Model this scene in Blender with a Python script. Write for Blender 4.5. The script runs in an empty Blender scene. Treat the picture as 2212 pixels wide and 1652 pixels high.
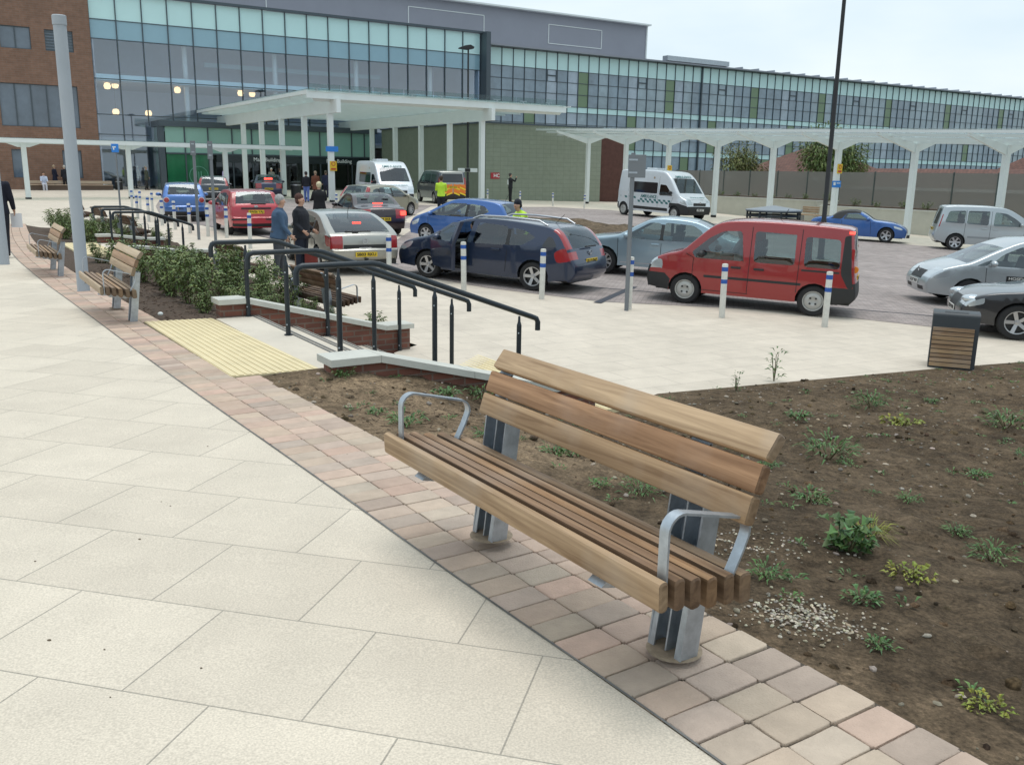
import bpy, bmesh, math, random
from mathutils import Vector, Matrix, noise
from mathutils.geometry import delaunay_2d_cdt
R = math.radians
C = bpy.context.scene.collection
scene = bpy.context.scene
random.seed(7)

# ---------------------------------------------------------------- camera
F_PX, W_PX, H_PX = 1960.0, 2212.0, 1652.0
CAMZ = 2.6
PITCH = math.atan(((826 - 371) * math.cos(math.atan(.0165))) / F_PX)
ROLL = math.atan(.0165)
_r0 = Vector((1, 0, 0)); _w = Vector((0, math.cos(PITCH), -math.sin(PITCH))); _u0 = _r0.cross(_w)
_r = _r0 * math.cos(ROLL) + _u0 * math.sin(ROLL); _u = _u0 * math.cos(ROLL) - _r0 * math.sin(ROLL)
cam = bpy.data.objects.new('camera', bpy.data.cameras.new('camera')); C.objects.link(cam)
cam.matrix_world = Matrix(((_r.x, _u.x, -_w.x, 0), (_r.y, _u.y, -_w.y, 0), (_r.z, _u.z, -_w.z, CAMZ), (0, 0, 0, 1)))
cam.data.sensor_fit = 'HORIZONTAL'; cam.data.sensor_width = 36; cam.data.lens = F_PX / W_PX * 36
cam.data.clip_start = .05; cam.data.clip_end = 3000
scene.camera = cam

# ---------------------------------------------------------------- sky, sun, exposure
SUN_EL, SUN_AZ = 85, 20
w = bpy.data.worlds.new('World'); scene.world = w; w.use_nodes = True
nt = w.node_tree; nd = nt.nodes; bg = nd['Background']
sky = nd.new('ShaderNodeTexSky'); sky.sky_type = 'NISHITA'; sky.sun_disc = False
sky.sun_elevation = R(SUN_EL); sky.sun_rotation = R(SUN_AZ); sky.dust_density = 3; sky.air_density = 1.2
tc = nd.new('ShaderNodeTexCoord'); nz = nd.new('ShaderNodeTexNoise'); nz.inputs['Scale'].default_value = 2.2; nz.inputs['Detail'].default_value = 5
mpg = nd.new('ShaderNodeMapping'); mpg.inputs['Scale'].default_value = (1, 1, 3)
cr = nd.new('ShaderNodeValToRGB'); cr.color_ramp.elements[0].color = (5.7, 7.3, 8.3, 1); cr.color_ramp.elements[1].color = (8.2, 9.1, 9.6, 1)
cr.color_ramp.elements[0].position = .3; cr.color_ramp.elements[1].position = .62
mx = nd.new('ShaderNodeMix'); mx.data_type = 'RGBA'; mx.inputs[0].default_value = .9
nt.links.new(tc.outputs['Generated'], mpg.inputs[0]); nt.links.new(mpg.outputs[0], nz.inputs[0]); nt.links.new(nz.outputs[0], cr.inputs[0])
nt.links.new(sky.outputs[0], mx.inputs[6]); nt.links.new(cr.outputs[0], mx.inputs[7]); nt.links.new(mx.outputs[2], bg.inputs[0])
bg.inputs[1].default_value = .09
sun = bpy.data.objects.new('sun', bpy.data.lights.new('sun', 'SUN')); C.objects.link(sun)
sun.data.energy = 1.3; sun.data.angle = R(32); sun.data.color = (1, .97, .92)
sun.rotation_euler = (R(90 - SUN_EL), 0, R(180 - SUN_AZ)); sun.location = (0, 0, 30)
scene.view_settings.view_transform = 'Standard'; scene.view_settings.look = 'None'
scene.view_settings.exposure = 0.38; scene.view_settings.gamma = 1
scene.cycles.max_bounces = 8; scene.cycles.transparent_max_bounces = 12

# ---------------------------------------------------------------- ground heights and pixel to ground
def zlo(x, y): return -.03 * (max(x, -4) - 6.5) + .009 * (min(y, 75) - 17)
def zup(x, y): return 1.05 - .008 * x - .027 * min(y, 14) - .01 * max(y - 14, 0)
def ray(px, py): return _r * (px - 1106) - _u * (py - 826) + _w * F_PX
def hit(px, py, fn, dz=0.0):
    v = ray(px, py); t = 1e-4
    while t < .4:
        p = v * t
        if p.z + CAMZ < fn(p.x, p.y) + dz:
            a, b = t / 1.01, t
            for _ in range(40):
                m = (a + b) / 2; q = v * m
                if q.z + CAMZ < fn(q.x, q.y) + dz: b = m
                else: a = m
            q = v * b; return Vector((q.x, q.y, q.z + CAMZ))
        t *= 1.01
    raise ValueError(('no hit', px, py))
def L(px, py, dz=0): return hit(px, py, zlo, dz)
def U(px, py, dz=0): return hit(px, py, zup, dz)
FD = Vector((.8432797, .537475, 0)); FN = Vector((.537475, -.8432797, 0)); F0 = Vector((-31.374, 70.45, 0))
FAZ = math.atan2(FD.y, FD.x)
def FP(t, off, z=0): p = F0 + FD * t + FN * off; p.z = z; return p

# ---------------------------------------------------------------- materials
MATS = {}
def mat(name, col, rough=.6, metal=0, var=0, vscale=5, bump=0, bscale=60, col2=None, spec=.5, coat=0, emit=0, alpha=1, attr=False, stretch=None):
    if name in MATS: return MATS[name]
    m = bpy.data.materials.new(name); m.use_nodes = True; MATS[name] = m
    t = m.node_tree; n = t.nodes; b = n['Principled BSDF']
    b.inputs['Base Color'].default_value = (*col, 1); b.inputs['Roughness'].default_value = rough
    b.inputs['Metallic'].default_value = metal; b.inputs['Specular IOR Level'].default_value = spec
    b.inputs['Coat Weight'].default_value = coat; b.inputs['Coat Roughness'].default_value = .05
    if emit: b.inputs['Emission Color'].default_value = (*col, 1); b.inputs['Emission Strength'].default_value = emit
    if alpha < 1: b.inputs['Alpha'].default_value = alpha
    src = None
    co = n.new('ShaderNodeTexCoord').outputs['Object']
    if stretch:
        mp = n.new('ShaderNodeMapping'); mp.inputs['Scale'].default_value = stretch; t.links.new(co, mp.inputs[0]); co = mp.outputs[0]
    if var or col2:
        nz = n.new('ShaderNodeTexNoise'); nz.inputs['Scale'].default_value = vscale; nz.inputs['Detail'].default_value = 6; nz.inputs['Roughness'].default_value = .65
        t.links.new(co, nz.inputs[0])
        r = n.new('ShaderNodeValToRGB'); t.links.new(nz.outputs[0], r.inputs[0])
        c2 = col2 or tuple(c * (1 + var) for c in col); c1 = tuple(c * (1 - var) for c in col) if not col2 else col
        r.color_ramp.elements[0].color = (*c1, 1); r.color_ramp.elements[1].color = (*c2, 1)
        r.color_ramp.elements[0].position = .3; r.color_ramp.elements[1].position = .7
        src = r.outputs[0]
    if attr:
        a = n.new('ShaderNodeAttribute'); a.attribute_name = 'tint'
        mm = n.new('ShaderNodeMix'); mm.data_type = 'RGBA'; mm.blend_type = 'MULTIPLY'; mm.inputs[0].default_value = 1
        if src: t.links.new(src, mm.inputs[6])
        else: mm.inputs[6].default_value = (*col, 1)
        t.links.new(a.outputs['Color'], mm.inputs[7]); src = mm.outputs[2]
    if src: t.links.new(src, b.inputs['Base Color'])
    if bump:
        nb = n.new('ShaderNodeTexNoise'); nb.inputs['Scale'].default_value = bscale; nb.inputs['Detail'].default_value = 4; t.links.new(co, nb.inputs[0])
        bp = n.new('ShaderNodeBump'); bp.inputs['Strength'].default_value = bump; bp.inputs['Distance'].default_value = .01
        t.links.new(nb.outputs[0], bp.inputs['Height']); t.links.new(bp.outputs[0], b.inputs['Normal'])
    return m
def glass(name, tint, trans=.6, rough=.02, refl=1.5):
    if name in MATS: return MATS[name]
    m = bpy.data.materials.new(name); m.use_nodes = True; MATS[name] = m
    t = m.node_tree; n = t.nodes; n.remove(n['Principled BSDF']); out = n['Material Output']
    tr = n.new('ShaderNodeBsdfTransparent'); tr.inputs[0].default_value = (*[c * trans for c in tint], 1)
    gl = n.new('ShaderNodeBsdfGlossy'); gl.inputs['Roughness'].default_value = rough; gl.inputs['Color'].default_value = (.9, .95, 1, 1)
    f0 = ((refl - 1) / (refl + 1)) ** 2; ge = n.new('ShaderNodeNewGeometry'); prev = None
    def mth(op, a, b=None):
        q = n.new('ShaderNodeMath'); q.operation = op
        for i_, v_ in enumerate((a, b)):
            if v_ is None: continue
            if isinstance(v_, (int, float)): q.inputs[i_].default_value = v_
            else: t.links.new(v_, q.inputs[i_])
        return q.outputs[0]
    dt = n.new('ShaderNodeVectorMath'); dt.operation = 'DOT_PRODUCT'; t.links.new(ge.outputs['Normal'], dt.inputs[0]); t.links.new(ge.outputs['Incoming'], dt.inputs[1])
    fr = mth('ADD', mth('MULTIPLY', mth('POWER', mth('SUBTRACT', 1, mth('ABSOLUTE', dt.outputs['Value'])), 5), 1 - f0), f0)
    mx = n.new('ShaderNodeMixShader'); t.links.new(fr, mx.inputs[0]); t.links.new(tr.outputs[0], mx.inputs[1]); t.links.new(gl.outputs[0], mx.inputs[2]); t.links.new(mx.outputs[0], out.inputs[0])
    return m
def brickmat(name, c1, c2, mortar, bw, bh, ms, rot=0, rough=.85, offset=.5, coord='Object', bump=.3, speck=.0, var=.0, loc=(0, 0, 0), vert=False, squash=1):
    m = bpy.data.materials.new(name); m.use_nodes = True; MATS[name] = m
    t = m.node_tree; n = t.nodes; b = n['Principled BSDF']; b.inputs['Roughness'].default_value = rough
    tc = n.new('ShaderNodeTexCoord'); mp = n.new('ShaderNodeMapping'); mp.inputs['Rotation'].default_value = (R(90) if vert else 0, 0, rot); mp.inputs['Location'].default_value = loc
    t.links.new(tc.outputs[coord], mp.inputs[0])
    br = n.new('ShaderNodeTexBrick'); br.inputs['Color1'].default_value = (*c1, 1); br.inputs['Color2'].default_value = (*c2, 1); br.inputs['Mortar'].default_value = (*mortar, 1)
    br.inputs['Scale'].default_value = 1; br.inputs['Brick Width'].default_value = bw; br.inputs['Row Height'].default_value = bh; br.inputs['Mortar Size'].default_value = ms; br.inputs['Mortar Smooth'].default_value = .1; br.offset = offset
    t.links.new(mp.outputs[0], br.inputs[0]); col = br.outputs[0]
    for sc, am in ((.55, var * .7), (3.1, var), (140, speck)):
        if am:
            nz = n.new('ShaderNodeTexNoise'); nz.inputs['Scale'].default_value = sc; nz.inputs['Detail'].default_value = 6 if sc < 9 else 2; t.links.new(tc.outputs[coord], nz.inputs[0])
            r = n.new('ShaderNodeMapRange'); r.inputs[1].default_value = .3; r.inputs[2].default_value = .7; r.inputs[3].default_value = 1 - am; r.inputs[4].default_value = 1 + am; t.links.new(nz.outputs[0], r.inputs[0])
            mm = n.new('ShaderNodeMix'); mm.data_type = 'RGBA'; mm.blend_type = 'MULTIPLY'; mm.inputs[0].default_value = 1; t.links.new(col, mm.inputs[6]); t.links.new(r.outputs[0], mm.inputs[7]); col = mm.outputs[2]
    t.links.new(col, b.inputs['Base Color'])
    bp = n.new('ShaderNodeBump'); bp.inputs['Strength'].default_value = bump; bp.inputs['Distance'].default_value = .004; bp.invert = True
    t.links.new(br.outputs['Fac'], bp.inputs['Height'])
    nb = n.new('ShaderNodeTexNoise'); nb.inputs['Scale'].default_value = 160; nb.inputs['Detail'].default_value = 2; t.links.new(tc.outputs[coord], nb.inputs[0])
    b2 = n.new('ShaderNodeBump'); b2.inputs['Strength'].default_value = .25; b2.inputs['Distance'].default_value = .003; t.links.new(nb.outputs[0], b2.inputs['Height']); t.links.new(bp.outputs[0], b2.inputs['Normal'])
    t.links.new(b2.outputs[0], b.inputs['Normal'])
    return m
def woodmat(name, a, b_, sc=1.0, axis=0):
    m = bpy.data.materials.new(name); m.use_nodes = True; MATS[name] = m
    t = m.node_tree; n = t.nodes; b = n['Principled BSDF']; b.inputs['Roughness'].default_value = .62; b.inputs['Specular IOR Level'].default_value = .35
    tc = n.new('ShaderNodeTexCoord'); mp = n.new('ShaderNodeMapping'); s = [22 * sc] * 3; s[axis] = .9 * sc; mp.inputs['Scale'].default_value = s
    t.links.new(tc.outputs['Object'], mp.inputs[0])
    a1 = n.new('ShaderNodeAttribute'); a1.attribute_name = 'tint'
    ad = n.new('ShaderNodeVectorMath'); t.links.new(mp.outputs[0], ad.inputs[0])
    sc_ = n.new('ShaderNodeVectorMath'); sc_.operation = 'SCALE'; sc_.inputs[3].default_value = 37; t.links.new(a1.outputs['Color'], sc_.inputs[0]); t.links.new(sc_.outputs[0], ad.inputs[1])
    nz = n.new('ShaderNodeTexNoise'); nz.inputs['Scale'].default_value = 1.1; nz.inputs['Detail'].default_value = 7; nz.inputs['Roughness'].default_value = .62; nz.inputs['Distortion'].default_value = .9; t.links.new(ad.outputs[0], nz.inputs[0])
    n2 = n.new('ShaderNodeTexNoise'); n2.inputs['Scale'].default_value = 3.2; n2.inputs['Detail'].default_value = 3; t.links.new(tc.outputs['Object'], n2.inputs[0])
    r = n.new('ShaderNodeValToRGB'); t.links.new(nz.outputs[0], r.inputs[0]); r.color_ramp.elements[0].position = .33; r.color_ramp.elements[1].position = .66
    r.color_ramp.elements[0].color = (*a, 1); r.color_ramp.elements[1].color = (*b_, 1)
    g = n.new('ShaderNodeMix'); g.data_type = 'RGBA'; g.inputs[7].default_value = (.42, .35, .29, 1); t.links.new(r.outputs[0], g.inputs[6])
    mr = n.new('ShaderNodeMapRange'); mr.inputs[1].default_value = .45; mr.inputs[2].default_value = .7; mr.inputs[3].default_value = 0; mr.inputs[4].default_value = .6; t.links.new(n2.outputs[0], mr.inputs[0]); t.links.new(mr.outputs[0], g.inputs[0])
    mm = n.new('ShaderNodeMix'); mm.data_type = 'RGBA'; mm.blend_type = 'MULTIPLY'; mm.inputs[0].default_value = 1; t.links.new(g.outputs[2], mm.inputs[6]); t.links.new(a1.outputs['Color'], mm.inputs[7])
    t.links.new(mm.outputs[2], b.inputs['Base Color'])
    bp = n.new('ShaderNodeBump'); bp.inputs['Strength'].default_value = .35; bp.inputs['Distance'].default_value = .002; t.links.new(nz.outputs[0], bp.inputs['Height']); t.links.new(bp.outputs[0], b.inputs['Normal'])
    return m

# ---------------------------------------------------------------- mesh builder
class MB:
    def __init__(s): s.v = []; s.f = []; s.tint = []; s.cur = (1, 1, 1)
    def add(s, vs, fs):
        o = len(s.v); s.v += [tuple(v) for v in vs]
        for f in fs: s.f.append(tuple(i + o for i in f)); s.tint.append(s.cur)
        return s
    def box(s, c, d, rz=0, M=None):
        x, y, z = d[0] / 2, d[1] / 2, d[2] / 2
        vs = [Vector((i * x, j * y, k * z)) for k in (-1, 1) for j in (-1, 1) for i in (-1, 1)]
        if M is None: M = Matrix.Rotation(rz, 3, 'Z')
        return s.add([M @ v + Vector(c) for v in vs], [(0, 2, 3, 1), (4, 5, 7, 6), (0, 1, 5, 4), (2, 6, 7, 3), (0, 4, 6, 2), (1, 3, 7, 5)])
    def bbox(s, c, d, r, M=None, ends=True):
        # box with rounded edges along x
        x, y, z = d[0] / 2, d[1] / 2, d[2] / 2; M = M or Matrix.Identity(3)
        prof = []
        for (cy, cz, a0) in ((y - r, z - r, 0), (-y + r, z - r, 90), (-y + r, -z + r, 180), (y - r, -z + r, 270)):
            for k in range(3): a = R(a0 + 45 * k); prof.append((cy + r * math.cos(a), cz + r * math.sin(a)))
        n = len(prof); vs = []; e = min(r * .6, .006)
        for sx, k in ((-x, .9), (-x + e, 1), (x - e, 1), (x, .9)):
            q = 1 - (1 - k) * .6
            for (a, b) in prof: vs.append(M @ Vector((sx, a * (1 if k == 1 else (y - e) / y), b * (1 if k == 1 else (z - e) / z))) + Vector(c))
        fs = []
        for j in range(3):
            for i in range(n): fs.append((j * n + i, j * n + (i + 1) % n, (j + 1) * n + (i + 1) % n, (j + 1) * n + i))
        fs.append(tuple(range(n))[::-1]); fs.append(tuple(range(3 * n, 4 * n)))
        return s.add(vs, [f[::-1] for f in fs])
    def tube(s, pts, rad, n=10, cap=True, flat=None):
        pts = [Vector(p) for p in pts]; m = len(pts); rad = rad if isinstance(rad, (list, tuple)) else [rad] * m
        vs = []; prev = None
        for i, p in enumerate(pts):
            d = (pts[min(i + 1, m - 1)] - pts[max(i - 1, 0)]).normalized()
            if prev is None: a = d.orthogonal().normalized() if abs(d.z) > .99 else d.cross(Vector((0, 0, 1))).normalized()
            else: a = (prev - d * prev.dot(d)).normalized()
            prev = a; b = d.cross(a)
            for k in range(n):
                t = 2 * math.pi * k / n; vs.append(p + (a * math.cos(t) + b * math.sin(t)) * rad[i])
        fs = [(i * n + k, i * n + (k + 1) % n, (i + 1) * n + (k + 1) % n, (i + 1) * n + k) for i in range(m - 1) for k in range(n)]
        if cap: fs += [tuple(range(n))[::-1], tuple(range((m - 1) * n, m * n))]
        return s.add(vs, fs)
    def cyl(s, p0, p1, r0, r1=None, n=12): return s.tube([p0, p1], [r0, r0 if r1 is None else r1], n)
    def lathe(s, prof, n=24, c=(0, 0, 0), M=None, cap=False):
        vs = []; M = M or Matrix.Identity(3)
        for r, z in prof:
            for k in range(n): a = 2 * math.pi * k / n; vs.append(M @ Vector((r * math.cos(a), r * math.sin(a), z)) + Vector(c))
        m = len(prof); fs = [(i * n + k, i * n + (k + 1) % n, (i + 1) * n + (k + 1) % n, (i + 1) * n + k) for i in range(m - 1) for k in range(n)]
        if cap: fs += [tuple(range(n))[::-1], tuple(range((m - 1) * n, m * n))]
        return s.add(vs, fs)
    def prism(s, poly, a, b, M=None, c=(0, 0, 0)):
        # poly in (x,z) plane extruded y from a to b
        M = M or Matrix.Identity(3); n = len(poly)
        vs = [M @ Vector((x, y, z)) + Vector(c) for y in (a, b) for x, z in poly]
        fs = [(i, (i + 1) % n, n + (i + 1) % n, n + i) for i in range(n)] + [tuple(range(n))[::-1], tuple(range(n, 2 * n))]
        return s.add(vs, fs)
    def sphere(s, c, r, sc=(1, 1, 1), n=12, m=8, M=None):
        vs = []; M = M or Matrix.Identity(3); c = Vector(c)
        for i in range(m + 1):
            t = math.pi * i / m
            for k in range(n): a = 2 * math.pi * k / n; vs.append(M @ Vector((r * sc[0] * math.sin(t) * math.cos(a), r * sc[1] * math.sin(t) * math.sin(a), -r * sc[2] * math.cos(t))) + c)
        return s.add(vs, [(i * n + k, i * n + (k + 1) % n, (i + 1) * n + (k + 1) % n, (i + 1) * n + k) for i in range(m) for k in range(n)])
    def quad(s, *p): return s.add(p, [tuple(range(len(p)))])
    def mesh(s, name, material, smooth=0, weld=False, fixn=True):
        me = bpy.data.meshes.new(name); me.from_pydata(s.v, [], s.f)
        ca = me.color_attributes.new('tint', 'FLOAT_COLOR', 'CORNER')
        buf = []
        for f, t in zip(s.f, s.tint): buf += [t[0], t[1], t[2], 1] * len(f)
        if len(buf) == len(ca.data) * 4: ca.data.foreach_set('color', buf)
        if weld or fixn:
            bm = bmesh.new(); bm.from_mesh(me)
            if weld: bmesh.ops.remove_doubles(bm, verts=bm.verts, dist=.0008)
            if fixn: bmesh.ops.recalc_face_normals(bm, faces=bm.faces)
            bm.to_mesh(me); bm.free()
        if material: me.materials.append(material)
        if smooth:
            me.shade_smooth()
            me.set_sharp_from_angle(angle=R(smooth))
        return me
def link(name, me, parent=None, kind=None, loc=None):
    o = bpy.data.objects.new(name, me); C.objects.link(o)
    if parent: o.parent = parent
    if kind: o['kind'] = kind
    if loc is not None: o.location = loc
    return o
def obj(name, mb, m, parent=None, smooth=0, kind=None, loc=None, weld=False, fixn=True, label=None):
    o = link(name, mb.mesh(name, m, smooth, weld, fixn), parent, kind, loc)
    if label: o['label'] = label
    return o
def tag(o, label, cat, group=None):
    o['label'] = label; o['category'] = cat
    if group: o['group'] = group
    return o
def thing(name, label, cat, loc=(0, 0, 0), rz=0, group=None):
    o = bpy.data.objects.new(name, None); C.objects.link(o); o.location = loc; o.rotation_euler = (0, 0, rz); o.empty_display_size = .2
    return tag(o, label, cat, group)
def copy_tree(o, parent=None):
    c = o.copy(); C.objects.link(c)
    if parent: c.parent = parent
    for ch in o.children: copy_tree(ch, c)
    return c
def inst(src, loc, rz, label, scale=None, group=None):
    c = copy_tree(src); c.location = loc; c.rotation_euler = (0, 0, rz); c['label'] = label
    if scale: c.scale = (scale,) * 3
    if group: c['group'] = group
    return c
def text_mesh(s, size, depth=.002, bold=0):
    cu = bpy.data.curves.new('lettering', 'FONT'); cu.body = s; cu.size = size; cu.extrude = depth; cu.align_x = 'CENTER'; cu.align_y = 'CENTER'; cu.offset = bold; cu.resolution_u = 3
    o = bpy.data.objects.new('lettering', cu); C.objects.link(o); dg = bpy.context.evaluated_depsgraph_get(); dg.update()
    me = bpy.data.meshes.new_from_object(o.evaluated_get(dg)); bpy.data.objects.remove(o); me.name = 'lettering'; return me
def lettering(s, size, m, parent, M, depth=.002, bold=0, name='lettering', width=None):
    me = text_mesh(s, size, depth, bold); me.materials.clear(); me.materials.append(m)
    if width:
        xs = [v.co.x for v in me.vertices]; k = width / (max(xs) - min(xs))
        for v in me.vertices: v.co.x *= k
    me.transform(M); return link(name, me, parent)
def frame(x, z, o):
    "matrix whose local x axis runs along x, local y along z, at o"
    x = Vector(x).normalized(); y = Vector(z).normalized(); n = x.cross(y)
    return Matrix(((x.x, y.x, n.x, o[0]), (x.y, y.y, n.y, o[1]), (x.z, y.z, n.z, o[2]), (0, 0, 0, 1)))
def inside(p, poly):
    x, y = p; c = False; j = len(poly) - 1
    for i in range(len(poly)):
        xi, yi = poly[i]; xj, yj = poly[j]
        if (yi > y) != (yj > y) and x < (xj - xi) * (y - yi) / (yj - yi) + xi: c = not c
        j = i
    return c
def dseg(p, a, b):
    ax, ay = a; bx, by = b; dx, dy = bx - ax, by - ay; l = dx * dx + dy * dy or 1e-9
    t = max(0, min(1, ((p[0] - ax) * dx + (p[1] - ay) * dy) / l)); return math.hypot(p[0] - ax - t * dx, p[1] - ay - t * dy)
def dline(p, ln): return min(dseg(p, ln[i], ln[i + 1]) for i in range(len(ln) - 1))
def sheet(poly, zf, step, jitter=0, holes=(), near=None):
    "triangulated polygon (x,y) with interior points, height zf"
    vs = []; edges = []
    for pl in [poly] + list(holes):
        pts = []
        for i in range(len(pl)):
            a = Vector(pl[i][:2]); b = Vector(pl[(i + 1) % len(pl)][:2]); n = max(1, int((b - a).length / step / 1.0)) if step else 1
            n = min(n, 400)
            for k in range(n): pts.append(a + (b - a) * k / n)
        o = len(vs); vs += pts; edges += [(o + i, o + (i + 1) % len(pts)) for i in range(len(pts))]
    xs = [v.x for v in vs]; ys = [v.y for v in vs]
    x = min(xs)
    while x < max(xs) and step:
        y = min(ys)
        while y < max(ys):
            p = (x + random.uniform(-jitter, jitter), y + random.uniform(-jitter, jitter))
            if inside(p, poly) and not any(inside(p, h) for h in holes): vs.append(Vector(p))
            y += step
        x += step
    v2, e2, f2, *_ = delaunay_2d_cdt([Vector((v.x, v.y)) for v in vs], edges, [], 0, 1e-5)
    mb = MB(); fs = []
    for f in f2:
        c = sum((v2[i] for i in f), Vector((0, 0))) / len(f)
        if inside(c, poly) and not any(inside(c, h) for h in holes): fs.append(tuple(f))
    mb.add([(v.x, v.y, zf(v.x, v.y)) for v in v2], fs)
    mb.f = [f if (Vector(mb.v[f[1]]) - Vector(mb.v[f[0]])).cross(Vector(mb.v[f[2]]) - Vector(mb.v[f[0]])).z > 0 else f[::-1] for f in mb.f]
    return mb
# ---------------------------------------------------------------- soil material
def soilmat():
    m = bpy.data.materials.new('soil'); m.use_nodes = True; t = m.node_tree; n = t.nodes; b = n['Principled BSDF']; b.inputs['Roughness'].default_value = .95; b.inputs['Specular IOR Level'].default_value = .15
    co = n.new('ShaderNodeTexCoord').outputs['Object']; cols = []
    for sc, a, c in ((1.1, (.10, .078, .055), (.25, .20, .145)), (9, (.38, .37, .36), (1.15, 1.1, 1.05)), (55, (.45, .45, .45), (1.5, 1.45, 1.4))):
        z = n.new('ShaderNodeTexNoise'); z.inputs['Scale'].default_value = sc; z.inputs['Detail'].default_value = 9; z.inputs['Roughness'].default_value = .75; t.links.new(co, z.inputs[0])
        r = n.new('ShaderNodeValToRGB'); r.color_ramp.elements[0].position = .34; r.color_ramp.elements[1].position = .66; r.color_ramp.elements[0].color = (*a, 1); r.color_ramp.elements[1].color = (*c, 1); t.links.new(z.outputs[0], r.inputs[0]); cols.append(r.outputs[0])
    o = cols[0]
    for c in cols[1:]:
        x = n.new('ShaderNodeMix'); x.data_type = 'RGBA'; x.blend_type = 'MULTIPLY'; x.inputs[0].default_value = 1; x.clamp_result = False; t.links.new(o, x.inputs[6]); t.links.new(c, x.inputs[7]); o = x.outputs[2]
    a_ = n.new('ShaderNodeAttribute'); a_.attribute_name = 'tint'; x = n.new('ShaderNodeMix'); x.data_type = 'RGBA'; x.blend_type = 'MULTIPLY'; x.inputs[0].default_value = 1; x.clamp_result = False; t.links.new(o, x.inputs[6]); t.links.new(a_.outputs['Color'], x.inputs[7]); o = x.outputs[2]
    t.links.new(o, b.inputs['Base Color'])
    z = n.new('ShaderNodeTexNoise'); z.inputs['Scale'].default_value = 45; z.inputs['Detail'].default_value = 8; z.inputs['Roughness'].default_value = .8; t.links.new(co, z.inputs[0]); bp = n.new('ShaderNodeBump'); bp.inputs['Strength'].default_value = 1; bp.inputs['Distance'].default_value = .03; t.links.new(z.outputs[0], bp.inputs['Height']); t.links.new(bp.outputs[0], b.inputs['Normal'])
    return m
# ---------------------------------------------------------------- the ground
KERB = [(2.7, -.7), (1.9, .35), (1.3, 1.2), (.8, 1.95), (.61, 2.25), (.43, 2.53), (.28, 2.75), (.02, 3.13), (-.32, 3.62), (-.79, 4.36), (-1.21, 4.98), (-2.15, 6.38), (-3.5, 8.4), (-4.79, 10.39), (-6.91, 13.66), (-8.5, 16.0), (-10.31, 18.75), (-13.5, 24), (-17, 30.5)]
E_ = FD.xy; CC = FN.xy; O1 = Vector((-2.10, 9.77))
_a = U(243, 525); _o2 = Vector((_a.x, _a.y)) + E_ * .28 + CC * 1.72
def catmull(P, k=6):
    P = [Vector(p) for p in P]; out = []
    for i in range(len(P) - 1):
        a = P[max(i - 1, 0)]; b = P[i]; c = P[i + 1]; d = P[min(i + 2, len(P) - 1)]
        for j in range(k):
            t = j / k; out.append(.5 * ((2 * b) + (c - a) * t + (2 * a - 5 * b + 4 * c - d) * t * t + (3 * b - a - 3 * c + d) * t ** 3))
    out.append(P[-1]); return out
def resample(P, step):
    out = [P[0]]; acc = 0
    for a, b in zip(P, P[1:]):
        l = (b - a).length; t = step - acc
        while t <= l: out.append(a + (b - a) * (t / l)); t += step
        acc = (acc + l) % step
    return out
_k = KERB; _sm = [_k[0]] + [tuple((Vector(_k[i - 1]) * .25 + Vector(_k[i]) * .5 + Vector(_k[i + 1]) * .25)) for i in range(1, len(_k) - 1)] + [_k[-1]]
KC = resample(catmull(_sm), .1435)
BW = .675
def off_line(P, d):
    out = []
    for i, p in enumerate(P):
        t = (P[min(i + 1, len(P) - 1)] - P[max(i - 1, 0)]).normalized(); out.append(p + Vector((t.y, -t.x)) * d)
    return out
KO = off_line(KC, BW)
kin = [(p.x, p.y) for p in KC[::6]] + [tuple(KC[-1])]; kout = [(p.x, p.y) for p in KO[::6]] + [tuple(KO[-1])]

M_slab = brickmat('slab_paving', (.615, .545, .445), (.55, .485, .395), (.32, .29, .24), .615, .5915, .003, rot=R(13.55), loc=(.24, .1635, 0), speck=.16, var=.055, bump=.6)
M_slab2 = brickmat('plaza_paving', (.59, .52, .43), (.55, .485, .40), (.42, .37, .31), .9, .45, .006, rot=-FAZ, speck=.1, var=.07, bump=.3)
M_road = brickmat('road_blocks', (.345, .29, .27), (.29, .25, .235), (.18, .16, .15), .2, .1, .008, rot=-FAZ + R(45), speck=.22, var=.2, bump=.5)
M_block = mat('block_stone', (.49, .415, .345), .85, var=.12, vscale=9, bump=.5, bscale=120, attr=True)
M_sand = mat('joint_sand', (.075, .06, .045), .95, var=.3, vscale=12)
M_soil = soilmat()
M_soil2 = mat('mulch', (.035, .022, .014), .95, vscale=14, col2=(.1, .065, .042), bump=1.5, bscale=30)
M_tact = mat('tactile_yellow', (.68, .575, .355), .85, var=.08, vscale=3, bump=.3, bscale=200)
M_cop = mat('coping_stone', (.52, .52, .47), .8, var=.08, vscale=4, bump=.3, bscale=90)
M_rbrick = brickmat('red_brick', (.20, .075, .05), (.14, .058, .042), (.17, .12, .095), .225, .075, .01, coord='UV', bump=.6, speck=.1, var=.2)
M_step = mat('step_stone', (.60, .54, .45), .85, var=.07, vscale=3, bump=.3, bscale=150)
M_dark = mat('dark_metal', (.022, .03, .037), .38, metal=.3, var=.1)
M_black = mat('black_plastic', (.012, .012, .013), .5)
M_galv = mat('galvanised_steel', (.42, .46, .50), .42, metal=.75, var=.22, vscale=14, bump=.12, bscale=40)
M_grey = mat('grey_paint', (.34, .37, .40), .5, var=.05, vscale=2)
M_white = mat('white_paint', (.72, .76, .74), .45, var=.03, vscale=1.5)
M_wood = woodmat('bench_wood', (.215, .137, .08), (.50, .36, .235))
M_woodold = woodmat('weathered_wood', (.36, .27, .19), (.52, .42, .31))
M_wooddk = woodmat('dark_wood', (.10, .06, .04), (.21, .135, .085))
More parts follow.
